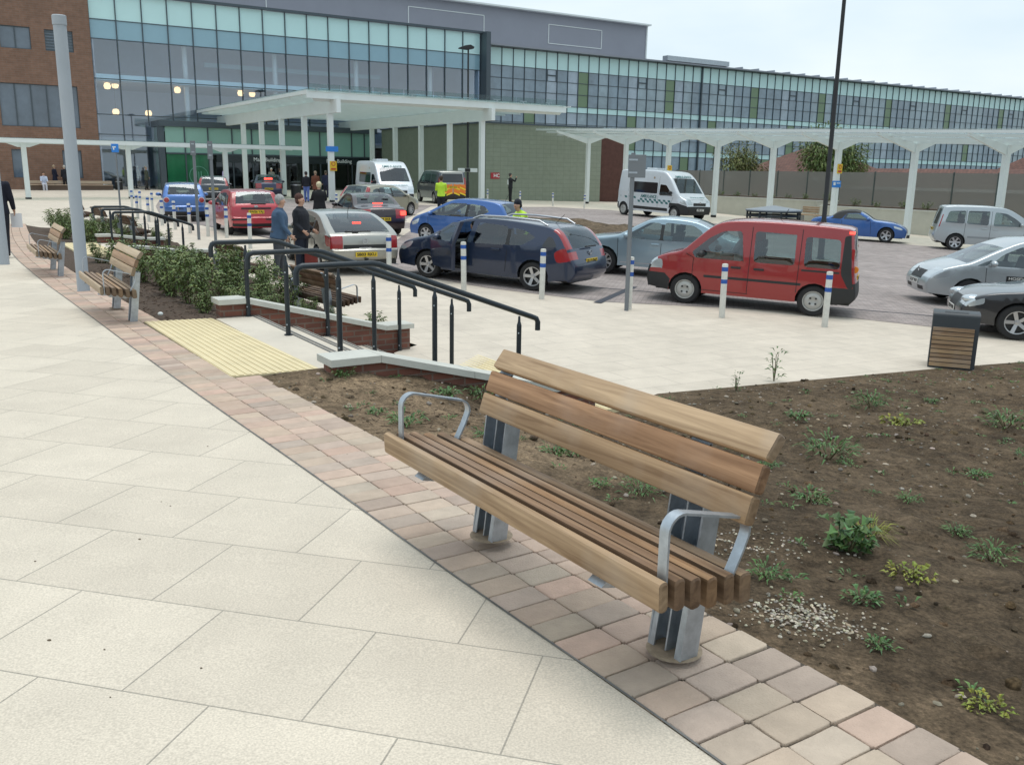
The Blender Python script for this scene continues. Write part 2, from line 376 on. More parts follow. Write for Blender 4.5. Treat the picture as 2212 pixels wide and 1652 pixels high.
M_grass = mat('grass', (.05, .09, .02), .9, var=.4, vscale=7, bump=1, bscale=60, col2=(.13, .17, .05))

# upper plaza
pl = list(kin) + [(-22, 33), (-40, 40), (-40, -6), (3.2, -6)]
obj('upper_plaza', sheet(pl, zup, 1.3), M_slab, kind='structure')
# edging strip between slabs and blocks
mb = MB(); A = off_line(KC, -.004); B = off_line(KC, .002); D = off_line(KC, .009)
for P, Q, h in ((A, B, .006), (B, D, .002)):
    n = len(P); vs = [(p.x, p.y, zup(p.x, p.y) + h) for p in P] + [(p.x, p.y, zup(p.x, p.y) + h) for p in Q]
    mb.add(vs, [(i, i + 1, n + i + 1, n + i) for i in range(n - 1)])
obj('paving_edge', mb, mat('edge_steel', (.13, .13, .125), .6, var=.5, vscale=3), kind='structure')
# block paving: bedding plus real blocks
mb = MB(); n = len(KC); X = off_line(KC, .02); Y = off_line(KC, BW + .004)
mb.add([(p.x, p.y, zup(p.x, p.y) - .012) for p in X] + [(p.x, p.y, zup(p.x, p.y) - .012) for p in Y], [(i, i + 1, n + i + 1, n + i) for i in range(n - 1)])
mb.add([(p.x, p.y, zup(p.x, p.y) - .012) for p in Y] + [(p.x, p.y, zup(p.x, p.y) - .3) for p in Y], [(i, i + 1, n + i + 1, n + i) for i in range(n - 1)])
obj('paving_bed', mb, M_sand, kind='structure')
TONES = [(.98, .91, .87), (1.0, .94, .88), (.90, .85, .83), (1.0, .97, .9), (.95, .96, .92), (1.0, .9, .86), (.88, .86, .85), (.96, .92, .86)]
mb = MB(); rnd = random.Random(4)
for i in range(len(KC) - 1):
    t = (KC[i + 1] - KC[i]).normalized(); nn = Vector((t.y, -t.x)); far = KC[i].length
    for k in range(3):
        wd = (BW - .02) / 3; c = KC[i] + (KC[i + 1] - KC[i]) * .5 + nn * (.009 + wd * (k + .5)); j = rnd.uniform
        if k == 2 and any(-1.47 < (c - o_).dot(E_) < -.6 and -1.95 < (c - o_).dot(CC) < 1.8 for o_ in (O1, _o2)): continue
        hx = .1435 / 2 - .0045; hy = wd / 2 - .004; z0 = zup(c.x, c.y) + j(-.002, .003)
        base = TONES[rnd.randrange(8)]; g = j(.84, 1.1); pink = min(1, max(0, (far - 3) / 8)); pk = rnd.random() * .35 + pink * .25
        mb.cur = (base[0] * g * (1 + .06 * pk), base[1] * g * (1 - .13 * pk), base[2] * g * (1 - .16 * pk))
        rings = []
        for ins, dz in ((0, -.02), (0, -.0045), (.0022, -.0012), (.006, 0)):
            ring = []
            for sx, sy in ((-1, -1), (-.9, -1), (0, -1), (.9, -1), (1, -1), (1, -.93), (1, 0), (1, .93), (1, 1), (.9, 1), (0, 1), (-.9, 1), (-1, 1), (-1, .93), (-1, 0), (-1, -.93)):
                cr_ = .006 if abs(sx) == 1 and abs(sy) == 1 else 0
                p = c + t * (sx * (hx - ins - cr_) + j(-.0016, .0016)) + nn * (sy * (hy - ins - cr_) + j(-.0016, .0016)); ring.append((p.x, p.y, z0 + dz))
            rings += ring
        fs = [(r * 16 + a, r * 16 + (a + 1) % 16, (r + 1) * 16 + (a + 1) % 16, (r + 1) * 16 + a) for r in range(3) for a in range(16)] + [tuple(range(48, 64))]
        mb.add(rings, fs)
obj('block_paving', mb, M_block, kind='structure', smooth=50, fixn=False)
bpy.data.objects['block_paving'].data.flip_normals() if False else None

# lower ground: one sheet to the horizon, plaza, road
mb = MB(); N = 34; xs = [-900, -400, -200, -120] + [-80 + 6 * i for i in range(34)] + [160, 250, 500, 900]; ys = [-60, -20, -5] + [3 * i for i in range(0, 28)] + [90, 110, 140, 200, 400, 900]
vs = [(x, y, zlo(max(-60, min(x, 60)), y) - .05) for y in ys for x in xs]; q = len(xs)
mb.add(vs, [(j * q + i, j * q + i + 1, (j + 1) * q + i + 1, (j + 1) * q + i) for j in range(len(ys) - 1) for i in range(q - 1)])
LOWCUT = [tuple(L(1062, 832).xy), tuple(L(1420, 852).xy), tuple(L(2050, 795).xy), (11.5, 15.2), (30, 18)]
# keep the ground sheet below the upper level
mb.v = [(x, y, z - (2 if (y < 10 and x > -30) or (x < -4 and y < 26) else 0)) for x, y, z in mb.v]
obj('ground', mb, mat('far_ground', (.06, .07, .035), .95, var=.3), kind='structure')
def xy(px, py): return tuple(L(px, py).xy)
lowpoly = [(-3.4, 15.6), (-2.3, 13.6), (-1.35, 12.6), (-1.6, 12.0), (-.9, 10.4), (-.05, 9.2), (.95, 8.95)] + LOWCUT[1:3] + [(11.5, 15.2), (30, 19), (42, 30), (36, 60), (20, 84), (-36, 84), (-70, 76), (-60, 40), (-30, 33.4), (-16, 31.2), (-11.6, 29.5), (-10.2, 27.3), (-9.0, 25.2), (-7.6, 22.5), (-5.8, 19.6)]
obj('lower_plaza', sheet(lowpoly, lambda x, y: zlo(x, y), 2.2), M_slab2, kind='structure')
ROAD = [xy(2330, 735), xy(2000, 705), xy(1700, 672), xy(1300, 652), xy(1050, 622), xy(880, 592), xy(700, 545), xy(560, 510), xy(440, 488), (-14.6, 38), (-18.3, 47), (-21.5, 56), (-19, 59), (-13, 58), (-7.5, 53.5), (-2.2, 53), (2.2, 57.5), (6, 57), (9.5, 50.5), (11.8, 43), (14.6, 39.8), (17.9, 37.2), (19.6, 33.5), (28, 31.5), (31, 20)]
island = [(-4.0, 35.2), (-3.6, 38.2), (-1.5, 40.4), (1.6, 41.5), (4, 39.6), (6.6, 35.4), (7.9, 31), (7.2, 28.9), (4.6, 28.4), (2.1, 29.6), (-.5, 31), (-3, 33.4)]
obj('road', sheet(ROAD, lambda x, y: zlo(x, y) + .006, 2.0, holes=[[tuple(p) for p in island]]), M_road, kind='structure')
mb = MB(); ic = Vector((1.5, 34.6)); n = len(island)
ring = []
for s_, h in ((1, .0), (1, .11), (.955, .11), (.95, .05)): ring += [(ic.x + (x - ic.x) * s_, ic.y + (y - ic.y) * s_, zlo(x, y) + h) for x, y in island]
mb.add(ring, [(r * n + i, r * n + (i + 1) % n, (r + 1) * n + (i + 1) % n, (r + 1) * n + i) for r in range(3) for i in range(n)])
obj('island_kerb', mb, M_cop, kind='structure')
isl2 = [(ic.x + (x - ic.x) * .952, ic.y + (y - ic.y) * .952) for x, y in island]
def zi(x, y): return zlo(x, y) + .06 + min(.32, dline((x, y), isl2 + isl2[:1]) * .22) * (1 + .5 * noise.noise(Vector((x * 1.3, y * 1.3, 3))))
obj('island_soil', sheet([p for p in isl2 if True], zi, .35, .1), M_soil, kind='structure')
gi = [(-3.6, 35.2), (-3.3, 38), (-1.5, 39.9), (.5, 40.4), (-.2, 36), (-1.2, 32.6), (-3, 33.9)]
obj('island_grass', sheet(gi, lambda x, y: zi(x, y) + .03, .35, .1), M_grass, kind='structure')
# dark drainage lines and bay markings on the road
mb = MB()
def strip(mb, pts, wd, zf):
    P = [Vector(p) for p in pts]; a = off_line(P, wd / 2); b = off_line(P, -wd / 2); n = len(P)
    mb.add([(p.x, p.y, zf(p.x, p.y)) for p in a] + [(p.x, p.y, zf(p.x, p.y)) for p in b], [(i, i + 1, n + i + 1, n + i) for i in range(n - 1)])
def dens(a, b, n=8): a = Vector(a); b = Vector(b); return [a + (b - a) * i / n for i in range(n + 1)]
zr = lambda x, y: zlo(x, y) + .011
for a, b, wd in (((870, 586), (2210, 700), .07), ((1290, 655), (1370, 620), .16), ((880, 560), (1010, 548), .07), ((440, 487), (860, 572), .07)):
    strip(mb, dens(xy(*a), xy(*b)), wd, zr)
obj('road_marking', mb, mat('marking_dark', (.035, .04, .055), .7), kind='structure')

# planting beds
def bed(px): return px
SOILUP = [(p.x, p.y) for p in KO[:len(KO)]]
def S1(s, w): p = O1 + E_ * s + CC * w; return (p.x, p.y)
up_edge = [p for p in SOILUP if p[1] < 7.55]
low_edge = [S1(2.15, 2.1), LOWCUT[1], LOWCUT[2], (11.5, 15.2), (16, 17)]
soilpoly = [(p[0] - .03, p[1] - .03) for p in up_edge[::4] if p[1] < 7.3] + [S1(-1.44, 1.70), S1(-.68, 1.70), S1(-.68, 2.0), S1(0, 2.12), S1(2.1, 2.12)] + low_edge[1:] + [(16, -1)]
def zsoil(x, y):
    a = min(dline((x, y), up_edge[::4]), dseg((x, y), S1(-1.46, 1.78), S1(-.6, 1.9))); b = dline((x, y), low_edge)
    t = b / (a + b + 1e-6); t = t * t * (3 - 2 * t) * .5 + t * .5
    z = (zup(x, y) - .015) * t + (zlo(x, y) + .01) * (1 - t)
    e = min(1, min(a, b) * 1.2); wq = dseg((x, y), S1(-.7, 2.2), S1(1.6, 2.2)); z += .10 * max(0, 1 - wq / .7)
    return z + e * (.05 * noise.noise(Vector((x * .9, y * .9, 1))) + .04 * noise.noise(Vector((x * 4, y * 4, 5))) + .03 * abs(noise.noise(Vector((x * 8, y * 8, 2)))) + .02 * noise.noise(Vector((x * 12, y * 12, 9))))
_sb = sheet(soilpoly, zsoil, .075, .03)
for _i, _f in enumerate(_sb.f):   # a dry sandy patch of bare soil at the tip of the bed
    x, y, _z = _sb.v[_f[0]]; d_ = min(dseg((x, y), (-1.2, 7.1), (.1, 6.0)), 9) + .45 * noise.noise(Vector((x * 2.2, y * 2.2, 7))); g = 1 + 1.0 * max(0, min(1, (1.15 - d_) / .7)); d2 = dline((x, y), up_edge[::4]) + .2 * noise.noise(Vector((x * 3, y * 3, 1))); g = max(g, 1 + .8 * max(0, min(1, (.3 - d2) / .25)))
    _sb.tint[_i] = (g, g * .97, g * .92)
obj('soil_bed', _sb, M_soil, kind='structure', smooth=180)
# shrub bed, upper edge to the lower plaza
sb_up = [(p.x, p.y) for p in KO if 9.6 < p.y < 31]
sb_low = [S1(2.1, -2.0), (-1.9, 13.0), (-3.4, 15.6), (-5.8, 19.6), (-7.6, 22.5), (-9.0, 25.2), (-10.2, 27.3), (-11.6, 29.5), (-16, 31.2)]
shrubpoly = [(p[0] - .03, p[1] - .03) for p in sb_up[::4]] + sb_low[::-1] + [S1(-.05, -2.05), S1(-1.6, -2.0)]
def zshr(x, y):
    a = dline((x, y), sb_up[::4] + [S1(-.7, -2)]); b = dline((x, y), sb_low); t = b / (a + b + 1e-6)
    return (zup(x, y) - .02) * t + (zlo(x, y) + .01) * (1 - t) + min(1, a) * .04 * noise.noise(Vector((x * 2.5, y * 2.5, 5)))
obj('shrub_bed', sheet(shrubpoly, zshr, .3, .08), M_soil2, kind='structure')

# ---------------------------------------------------------------- steps
def uvbrick(name, boxes, parent, m=None):
    "boxes: prisms in local coords with box-projected UVs"
    mb = MB()
    for c, d, rz in boxes: mb.box(c, d, rz)
    me = mb.mesh(name, m or M_rbrick); uv = me.uv_layers.new()
    for p in me.polygons:
        for li in p.loop_indices:
            co = me.vertices[me.loops[li].vertex_index].co
            uv.data[li].uv = (co.y, co.z) if abs(p.normal.x) > .7 else ((co.x, co.z) if abs(p.normal.y) > .7 else (co.x, co.y))
    return link(name, me, parent)
def stair_set(O, drop, nr, z0, group, tread=.48, w0=-1.88, w1=2.1, which=''):
    "local frame: x downhill, y across (towards the camera); top landing at z=0"
    base = (O.x, O.y, z0); run = tread * (nr - 1) - .12; rz = FAZ
    def zl(s): return -drop * min(1, max(0, (s + .05) / (run + .1)))
    st = thing('steps', 'cream stone steps with dark nosing strips ' + which, 'steps', base, rz, group)
    mb = MB(); ns = MB(); rs = drop / nr
    for i in range(nr):
        top = -i * rs; x1 = i * tread - .15
        mb.box((x1 - .26, (-w1 - w0) / 2, top - .3), (.52, w1 - w0 - .3, .6 + .0006 * i))
        [ns.box((x1 - q_, (-w1 - w0) / 2, top + .003), (.022, w1 - w0 - .34, .008)) for q_ in (.028, .075)]
    obj('tread', mb, M_step, st); obj('nosing', ns, mat('nosing_strip', (.13, .13, .125), .7), st)
    yc = (-w1 - w0) / 2; Wd = w1 - w0 - .3
    tp = thing('tactile_paving', 'yellow ribbed tactile slabs at the head of ' + which, 'paving', base, rz, group.replace('steps', 'tactile paving'))
    t = MB()
    def wz(x, y, h=.004): p = O + E_ * x - CC * y; return (x, y, zup(p.x, p.y) - z0 + h)
    def lid(x0, x1, y0, y1, h, skirt=0.0):
        n_ = 6; vs = []
        for k in range(n_ + 1):
            y = y0 + (y1 - y0) * k / n_; vs += [wz(x0, y, h - skirt), wz(x0, y, h), wz(x1, y, h), wz(x1, y, h - skirt)]
        t.add(vs, [(4 * k + i, 4 * k + i + 1, 4 * k + i + 5, 4 * k + i + 4) for k in range(n_) for i in range(3)] + [(0, 1, 2, 3), (4 * n_, 4 * n_ + 3, 4 * n_ + 2, 4 * n_ + 1)])
    lid(-1.46, -.665, -1.76, 1.92, .004, .2)
    for i in range(12): xx = -.70 - i * .0665; lid(xx - .019, xx + .019, -1.75, 1.91, .010, .005)
    obj('tactile_slab', t, M_tact, tp)
    tp = thing('tactile_paving', 'yellow ribbed tactile slabs at the foot of ' + which, 'paving', base, rz, group.replace('steps', 'tactile paving'))
    t = MB(); t.box((run + .95, yc, -drop - .1), (.8, w1 - w0 - .1, .212))
    for i in range(11): t.bbox((run + .58 + i * .073, yc, -drop + .008), (w1 - w0 - .14, .038, .012), .004, M=Matrix.Rotation(R(90), 3, 'Z'))
    obj('tactile_slab', t, M_tact, tp)
    # copings on brick walls, either side
    for sgn, wy, lab in ((1, -w1 - .0, 'on the near side of '), (-1, -w0, 'on the far side of ')):
        wl = thing('retaining_wall', 'low red brick wall with pale stone coping ' + lab + which, 'wall', base, rz, group.replace('steps', 'brick walls beside the steps'))
        xs = [-.72 if sgn > 0 else -.6, -.30, run + .25, run + (.78 if sgn > 0 else .62)]; zs = [.16, .16, -drop + .34, -drop + .34]
        poly = [(xs[0], -1.0), (xs[3], -1.0)] + [(xs[i], zs[i] - .001) for i in (3, 2, 1, 0)]
        b = MB(); b.prism(poly, wy - .11, wy + .11); me = b.mesh('wall', M_rbrick); uv = me.uv_layers.new()
        for p in me.polygons:
            for li in p.loop_indices:
                co = me.vertices[me.loops[li].vertex_index].co; uv.data[li].uv = (co.y, co.z) if abs(p.normal.x) > .7 else (co.x, co.z)
        link('brickwork', me, wl)
        for i in range(3):
            n_ = max(1, round((xs[i + 1] - xs[i]) / .75))
            for k in range(n_):
                a = k / n_; c_ = (k + 1) / n_; g = .002
                xa = xs[i] + (xs[i + 1] - xs[i]) * a + g - (.04 if i == 0 and k == 0 else 0); xb = xs[i] + (xs[i + 1] - xs[i]) * c_ - g + (.04 if i == 2 and k == n_ - 1 else 0)
                za = zs[i] + (zs[i + 1] - zs[i]) * a; zb = zs[i] + (zs[i + 1] - zs[i]) * c_
                b = MB(); b.prism([(xa, za), (xb, zb), (xb, zb + .062), (xa, za + .062)], wy - .17, wy + .17); obj('coping', b, M_cop, wl)
    # three handrails
    for k, (wr, lab) in enumerate(((-1.72, 'farthest black handrail of '), (-.24, 'middle black handrail of '), (1.27, 'nearest black handrail of '))):
        hr = thing('handrail', lab + which, 'handrail', base, rz, group.replace('steps', 'handrails over the steps'))
        y = -wr; H = .91; r = .029; a = MB()
        xe = run + .68; zb = -drop * (xe - .05) / (run + .2) + H
        zb = -drop + .92
        pts = [(-.69, H - .17), (-.69, H - .06), (-.675, H - .02), (-.63, H), (-.3, H), (0.06, H), (.14, H - .015), (xe - .07, zb), (xe - .02, zb - .02), (xe, zb - .06), (xe, zb - .15)]
        a.tube([(p, y, z) for p, z in pts], r, 12); obj('rail', a, M_dark, hr, smooth=50)
        for px_ in (-.28, (run + .16) / 2, run + .44):
            zt = H if px_ < 0 else H + (zb - H) * (px_ - .1) / (xe - .17)
            zg = 0 if px_ < 0 else (-rs * math.ceil((px_ + .15) / tread - 1e-6) if px_ < run else -drop)
            p = MB(); p.cyl((px_, y, zg), (px_, y, zt - .14), .027, n=12); p.tube([(px_, y, zt - .14), (px_, y, zt - .1), (px_, y, zt - .04)], [.027, .015, .012], 10)
            p.cyl((px_, y, zg), (px_, y, zg + .012), .045); po = obj('post', p, M_dark, hr, smooth=40)
            for zz in (.12, zt - zg - .22):
                bb = MB(); bb.sphere((px_ - .018, y - .02, zg + zz), .009, n=6, m=4); obj('bolt', bb, M_galv, po)
stair_set(O1, .66, 4, zup(-2.6, 9.6), 'flights of steps between the two levels', which='the flight beside the nearest bench')
stair_set(Vector((_o2.x, _o2.y)), .30, 2, zup(_a.x, _a.y), 'flights of steps between the two levels', which='the distant flight beyond the shrubs')
# ---------------------------------------------------------------- benches
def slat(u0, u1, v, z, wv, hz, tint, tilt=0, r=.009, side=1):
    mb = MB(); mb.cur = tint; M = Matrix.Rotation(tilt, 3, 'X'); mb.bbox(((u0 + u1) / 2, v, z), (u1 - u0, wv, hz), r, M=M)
    for i_, f_ in enumerate(mb.f):      # weathered pale top and front, darker sawn ends; gap shade painted into the inner sides
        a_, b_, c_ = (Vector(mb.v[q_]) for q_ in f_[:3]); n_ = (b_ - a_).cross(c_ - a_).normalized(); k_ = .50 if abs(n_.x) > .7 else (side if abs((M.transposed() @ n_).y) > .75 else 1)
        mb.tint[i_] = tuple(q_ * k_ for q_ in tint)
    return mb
def make_bench(label, full=True, wood=None, arms=(.045, 1.73), group='slatted wooden benches'):
    "x along the bench 0..1.8, y = towards the back, z up"
    t = thing('park_bench', label, 'bench', group=group); wd = wood or M_wood; g = random.Random(5)
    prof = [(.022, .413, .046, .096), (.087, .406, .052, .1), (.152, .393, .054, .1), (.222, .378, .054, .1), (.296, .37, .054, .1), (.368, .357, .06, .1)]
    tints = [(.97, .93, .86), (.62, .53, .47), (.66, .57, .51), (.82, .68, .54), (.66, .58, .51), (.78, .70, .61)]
    for (v, z, a, b), c in zip(prof, tints):
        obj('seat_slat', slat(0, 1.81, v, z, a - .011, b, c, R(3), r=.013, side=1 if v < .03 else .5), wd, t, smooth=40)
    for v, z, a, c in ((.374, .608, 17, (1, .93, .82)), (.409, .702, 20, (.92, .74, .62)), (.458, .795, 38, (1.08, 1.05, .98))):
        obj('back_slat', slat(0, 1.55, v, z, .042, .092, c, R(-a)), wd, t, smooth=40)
    for x in (.31, 1.50):
        lg = MB()
        # leaning twin channel: side web plus flanges, drawn in the y z plane
        def plate(y0, z0, y1, z1, th, wdt, xo=0):
            d = Vector((0, y1 - y0, z1 - z0)); ln = d.length; a = math.atan2(d.z, d.y)
            lg.box((x + xo, (y0 + y1) / 2, (z0 + z1) / 2), (wdt, ln, th), M=Matrix.Rotation(a, 3, 'X'))
        for xo in (-.078, 0, .078): plate(.375, 0, .447, .58, .08 if xo else .066, .007, xo)
        plate(.412, 0, .484, .58, .006, .155); plate(.338, .0, .40, .40, .006, .03, -.066); plate(.338, .0, .40, .40, .006, .03, .066)
        lg.prism([(.015, .335), (.04, .355), (.43, .33), (.43, .295), (.3, .275), (.27, .29), (.24, .28), (.2, .3), (.14, .3), (.11, .322), (.07, .322)], -.035, .035, M=Matrix(((0, 1, 0), (1, 0, 0), (0, 0, 1))), c=(x, 0, 0))
        # upright to the back
        plate(.415, .56, .452, .74, .012, .085); plate(.450, .73, .508, .82, .012, .085)
        obj('leg', lg, M_galv, t)
        for zz in (.10, .24): bl = MB(); bl.sphere((x - .04, .372 + zz * .17, zz), .010, n=8, m=5); obj('bolt', bl, M_galv, t)
        bp = MB(); bp.lathe([(.001, .004), (.085, .003), (.098, .0)], 20, (x, .385, -.002)); obj('base_plate', bp, mat('footing_mortar', (.30, .235, .165), .9, var=.3, vscale=25), t)
    for x in arms:
        a = MB(); pts = []
        def arc(cy, cz, r, a0, a1):
            return [(cy + r * math.cos(R(q)), cz + r * math.sin(R(q))) for q in [a0 + (a1 - a0) * k / 6 for k in range(7)]]
        path = [(.052, .37)] + arc(.105, .592, .053, 180, 76) + arc(.345, .535, .05, 76, -20) + [(.372, .47), (.33, .39)]
        n = len(path); vs = []
        for i, (y, z) in enumerate(path):
            p0 = Vector(path[max(i - 1, 0)]); p1 = Vector(path[min(i + 1, n - 1)]); d = (p1 - p0).normalized(); nn = Vector((-d.y, d.x)) * .004
            for sx in (-.019, .019):
                for sg in (1, -1): vs.append((x + sx, y + nn.x * sg, z + nn.y * sg))
        fs = []
        for i in range(n - 1):
            b = i * 4; c = b + 4
            for p, q in ((0, 1), (1, 3), (3, 2), (2, 0)): fs.append((b + p, b + q, c + q, c + p))
        a.add(vs, fs + [(0, 1, 3, 2), (n * 4 - 4, n * 4 - 3, n * 4 - 1, n * 4 - 2)])
        obj('armrest', a, M_galv, t, smooth=50)
    return t
def at_ground(o, x, y, zf, rz, tilt=True):
    "stand a thing on a sloping ground"
    o.location = (x, y, zf(x, y))
    if tilt:
        e = .5; gx = (zf(x + e, y) - zf(x - e, y)) / (2 * e); gy = (zf(x, y + e) - zf(x, y - e)) / (2 * e)
        nrm = Vector((-gx, -gy, 1)).normalized(); q = Vector((0, 0, 1)).rotation_difference(nrm)
        o.rotation_euler = (q.to_matrix() @ Matrix.Rotation(rz, 3, 'Z')).to_euler()
    else: o.rotation_euler = (0, 0, rz)
# nearest bench: right end front corner at (.433,2.40); bench axis runs away towards azimuth 123.85
b1 = make_bench('large slatted bench with flat steel armrests beside the bare soil bed')
b1.location = (.433, 2.401, zup(.433, 2.4) + .012); b1.rotation_euler = (0, 0, R(123.85)); b1.scale = (1, -1, 1)
for ch in b1.children: pass
woods = {}
def bench_at(px, py, zf, az, label, old=True, flip=True, side='front', off=.4):
    c = copy_tree(b1); c['label'] = label
    for ch in c.children:
        if ch.name.startswith(('seat_slat', 'back_slat')):
            ch.data = woods.setdefault(ch.data.name + str(old), ch.data.copy() if ch.data.name + str(old) not in woods else woods[ch.data.name + str(old)])
            ch.data.materials[0] = M_woodold if old is True else M_wooddk
    c.scale = (1, -1 if flip else 1, 1)
    p = hit(px, py, zf)
    c.location = (p.x, p.y, p.z); c.rotation_euler = (0, 0, R(az)); return c
# second and third benches: origin = front corner of near end; pixel picks = near leg foot
def shift(c, dx, dy):
    a = c.rotation_euler.z; c.location.x += dx * math.cos(a) - dy * math.sin(a); c.location.y += dx * math.sin(a) + dy * math.cos(a)
b2 = bench_at(290, 693, zup, 122, 'weathered bench beside the foot of the grey column'); shift(b2, -.31, .39)
b3 = bench_at(133, 596, zup, 122, 'weathered bench farther up the block paving, left of the grey column'); shift(b3, -.31, .39)
def bench_xy(x, y, label):
    c = bench_at(1000, 700, zlo, 127.5, label, 2, False); c.location = (x, y, zlo(x, y)); return c
b4 = bench_xy(-4.72, 17.36, 'dark slatted bench behind the handrails, left of the man in denim')
b5 = bench_xy(-2.33, 13.86, 'dark slatted bench seen through the handrails, below the woman in black')
for (px_, py_), lb in (((326, 497), 'nearest of the distant dark benches beside the far handrails'), ((258, 476), 'middle one of the distant dark benches by the far handrails'), ((206, 460), 'farthest dark bench, left of the far handrails')):
    p = L(px_, py_, .46); bench_xy(p.x, p.y, lb)


# ---------------------------------------------------------------- bollards
M_bw = mat('bollard_paint', (.60, .59, .54), .5, var=.12, vscale=9); M_bb = mat('bollard_blue', (.02, .09, .36), .4)
bo = thing('bollard', 'x', 'bollard', group='white bollards with blue bands')
mb = MB(); mb.lathe([(.055, 0), (.055, .955), (.049, .972), (.02, .978), (.001, .978)], 16); obj('post', mb, M_bw, bo, smooth=40)
for z in (.62, .84):
    mb = MB(); mb.lathe([(.0552, z - .0), (.0572, z), (.0572, z + .075), (.0552, z + .075)], 16); obj('band', mb, M_bb, bo, smooth=40)
BL = [(1781, 706, 'bollard in front of the rear wheel of the red van'), (1559, 686, 'bollard in front of the side doors of the red van'), (1358, 668, 'bollard touching the tall grey sign post'), (1170, 646, 'bollard in front of the rear wheel of the navy estate'),
      (1002, 627, 'bollard in front of the open door of the navy estate'), (841, 607, 'bollard between the silver hatchback and the navy estate'), (706, 578, 'bollard beside the silver hatchback and the woman in black'), (541, 537, 'bollard directly in front of the red hatchback number plate'),
      (490, 514, 'bollard in front of the left rear wheel of the red hatchback'), (450, 511, 'bollard between the blue and the red hatchbacks'), (411, 504, 'bollard in front of the right half of the blue hatchback'), (379, 496, 'bollard in front of the blue hatchback number plate'),
      (351, 487, 'bollard at the left corner of the blue hatchback'), (322, 479, 'bollard left of the blue hatchback, the nearer of a close pair'), (298, 473, 'bollard at the left end of the near bollard row'),
      (330, 463, 'bollard of the far row just left of the blue hatchback'), (304, 458, 'second bollard from the left of the far row'), (286, 455, 'leftmost bollard, at the foot of the white canopy column'),
      (1053, 438, 'distant bollard beside the right entrance canopy column'), (1123, 443, 'distant bollard by the person at the green wall'), (1194, 446, 'distant bollard in the middle of the green wall'), (1262, 450, 'distant bollard by the first walkway canopy column'),
      (727, 456, 'entrance bollard behind the silver hatchback, left one'), (806, 450, 'entrance bollard behind the beige car')]
for i, (x, y, lab) in enumerate(BL):
    c = bo if i == 0 else copy_tree(bo)
    p = L(x, y); c.location = p; c['label'] = lab; c.rotation_euler = (R(random.uniform(-1, 1)), R(random.uniform(-1, 1)), random.random() * 6)
    if i >= 18: c.scale = (1, 1, .88)

# ---------------------------------------------------------------- poles, lamp columns, sign posts
def post(label, P, h, r, m=M_grey, cap=True, name='column', cat='column', r1=None):
    t = thing(name, label, cat, P); mb = MB(); r1 = r1 or r
    mb.lathe([(r * 1.04, 0), (r, .01), (r1, h - .02), (r1 * .97, h), (.001, h + .001)], 24); obj('shaft', mb, m, t, smooth=40); return t
p = U(181, 628)
c1 = post('thick light grey column standing behind the second bench', p, 3.92, .088)
mb = MB(); mb.lathe([(.092, 3.80), (.097, 3.80), (.097, 3.925), (.085, 3.935), (.001, 3.936)], 24); obj('cap', mb, M_grey, c1, smooth=40)
p = hit(10, 571, zup); post('light grey column beside the person walking with white papers', p, 3.9, .088)
def lamp(P, h, label, headh=True):
    t = thing('street_lamp', label, 'street lamp', P); mb = MB(); mb.lathe([(.13, 0), (.13, .05), (.1, .06), (.095, 1.2), (.075, 1.25), (.055, h)], 14); obj('pole', mb, M_black, t, smooth=40)
    mb = MB(); mb.prism([(-.62, .0), (-.05, -.04), (.32, .03), (.36, .14), (.1, .26), (-.25, .2), (-.62, .06)], -.2, .2, M=Matrix.Rotation(R(20), 3, 'Z'), c=(0, 0, h)); hd = obj('lamp_head', mb, M_black, t)
    return t
P = L(1010, 432); la = lamp(P, 9.6, 'black street lamp in front of the main entrance canopy')
mb = MB(); mb.box((0, -.09, 1.95), (1.3, .02, .25)); sg = obj('sign_plate', mb, M_white, la)
mb = MB(); mb.box((0, -.12, 1.95), (.35, .02, .22)); obj('clamp', mb, M_black, sg)
P = L(1772, 560); lamp(P, 9.0, 'tall black street lamp rising behind the red van')
M_pgrey = mat('post_grey', (.17, .185, .2), .5, var=.06, vscale=2)
def signpost(px, py, h, label, plate=None, r=.045, m=M_pgrey, side=0):
    P = L(px, py); t = thing('sign_post', label, 'sign post', P, 0, 'grey sign posts'); mb = MB(); mb.lathe([(r, 0), (r, h), (.001, h + .002)], 12); obj('post', mb, m, t, smooth=40)
    if plate:
        w_, h_, z_, x_ = plate; mb = MB(); mb.bbox((x_, -r - .01, z_), (w_, .012, h_), .004); pl_ = obj('sign_plate', mb, M_pgrey, t)
        for k in (-.28, .28):
            mb = MB(); mb.box((0, -r - .02, z_ + h_ * k), (w_ * .5, .012, .03)); obj('bracket', mb, M_galv, pl_)
    return t
signpost(1353, 671, 2.83, 'tall grey sign post in front of the light blue saloon, blank sign back', (.31, .40, 2.6, .07), r=.04)
signpost(430, 518, 2.9, 'grey sign post between the blue and red hatchbacks, left one', (.16, .42, 2.72, 0))
signpost(466, 520, 2.9, 'grey sign post between the blue and red hatchbacks, right one', (.16, .52, 2.66, 0))
t = signpost(262, 476, 2.9, 'thin grey post with a small blue sign, left of the blue hatchback', r=.035)
mb = MB(); mb.bbox((0, -.05, 2.75), (.28, .012, .32), .004); pl_ = obj('sign_plate', mb, mat('sign_blue', (.02, .2, .62), .45), t)
mb = MB(); mb.box((-.03, -.058, 2.79), (.13, .004, .05)); mb.box((-.05, -.058, 2.73), (.05, .004, .09)); obj('sign_symbol', mb, M_white, pl_)

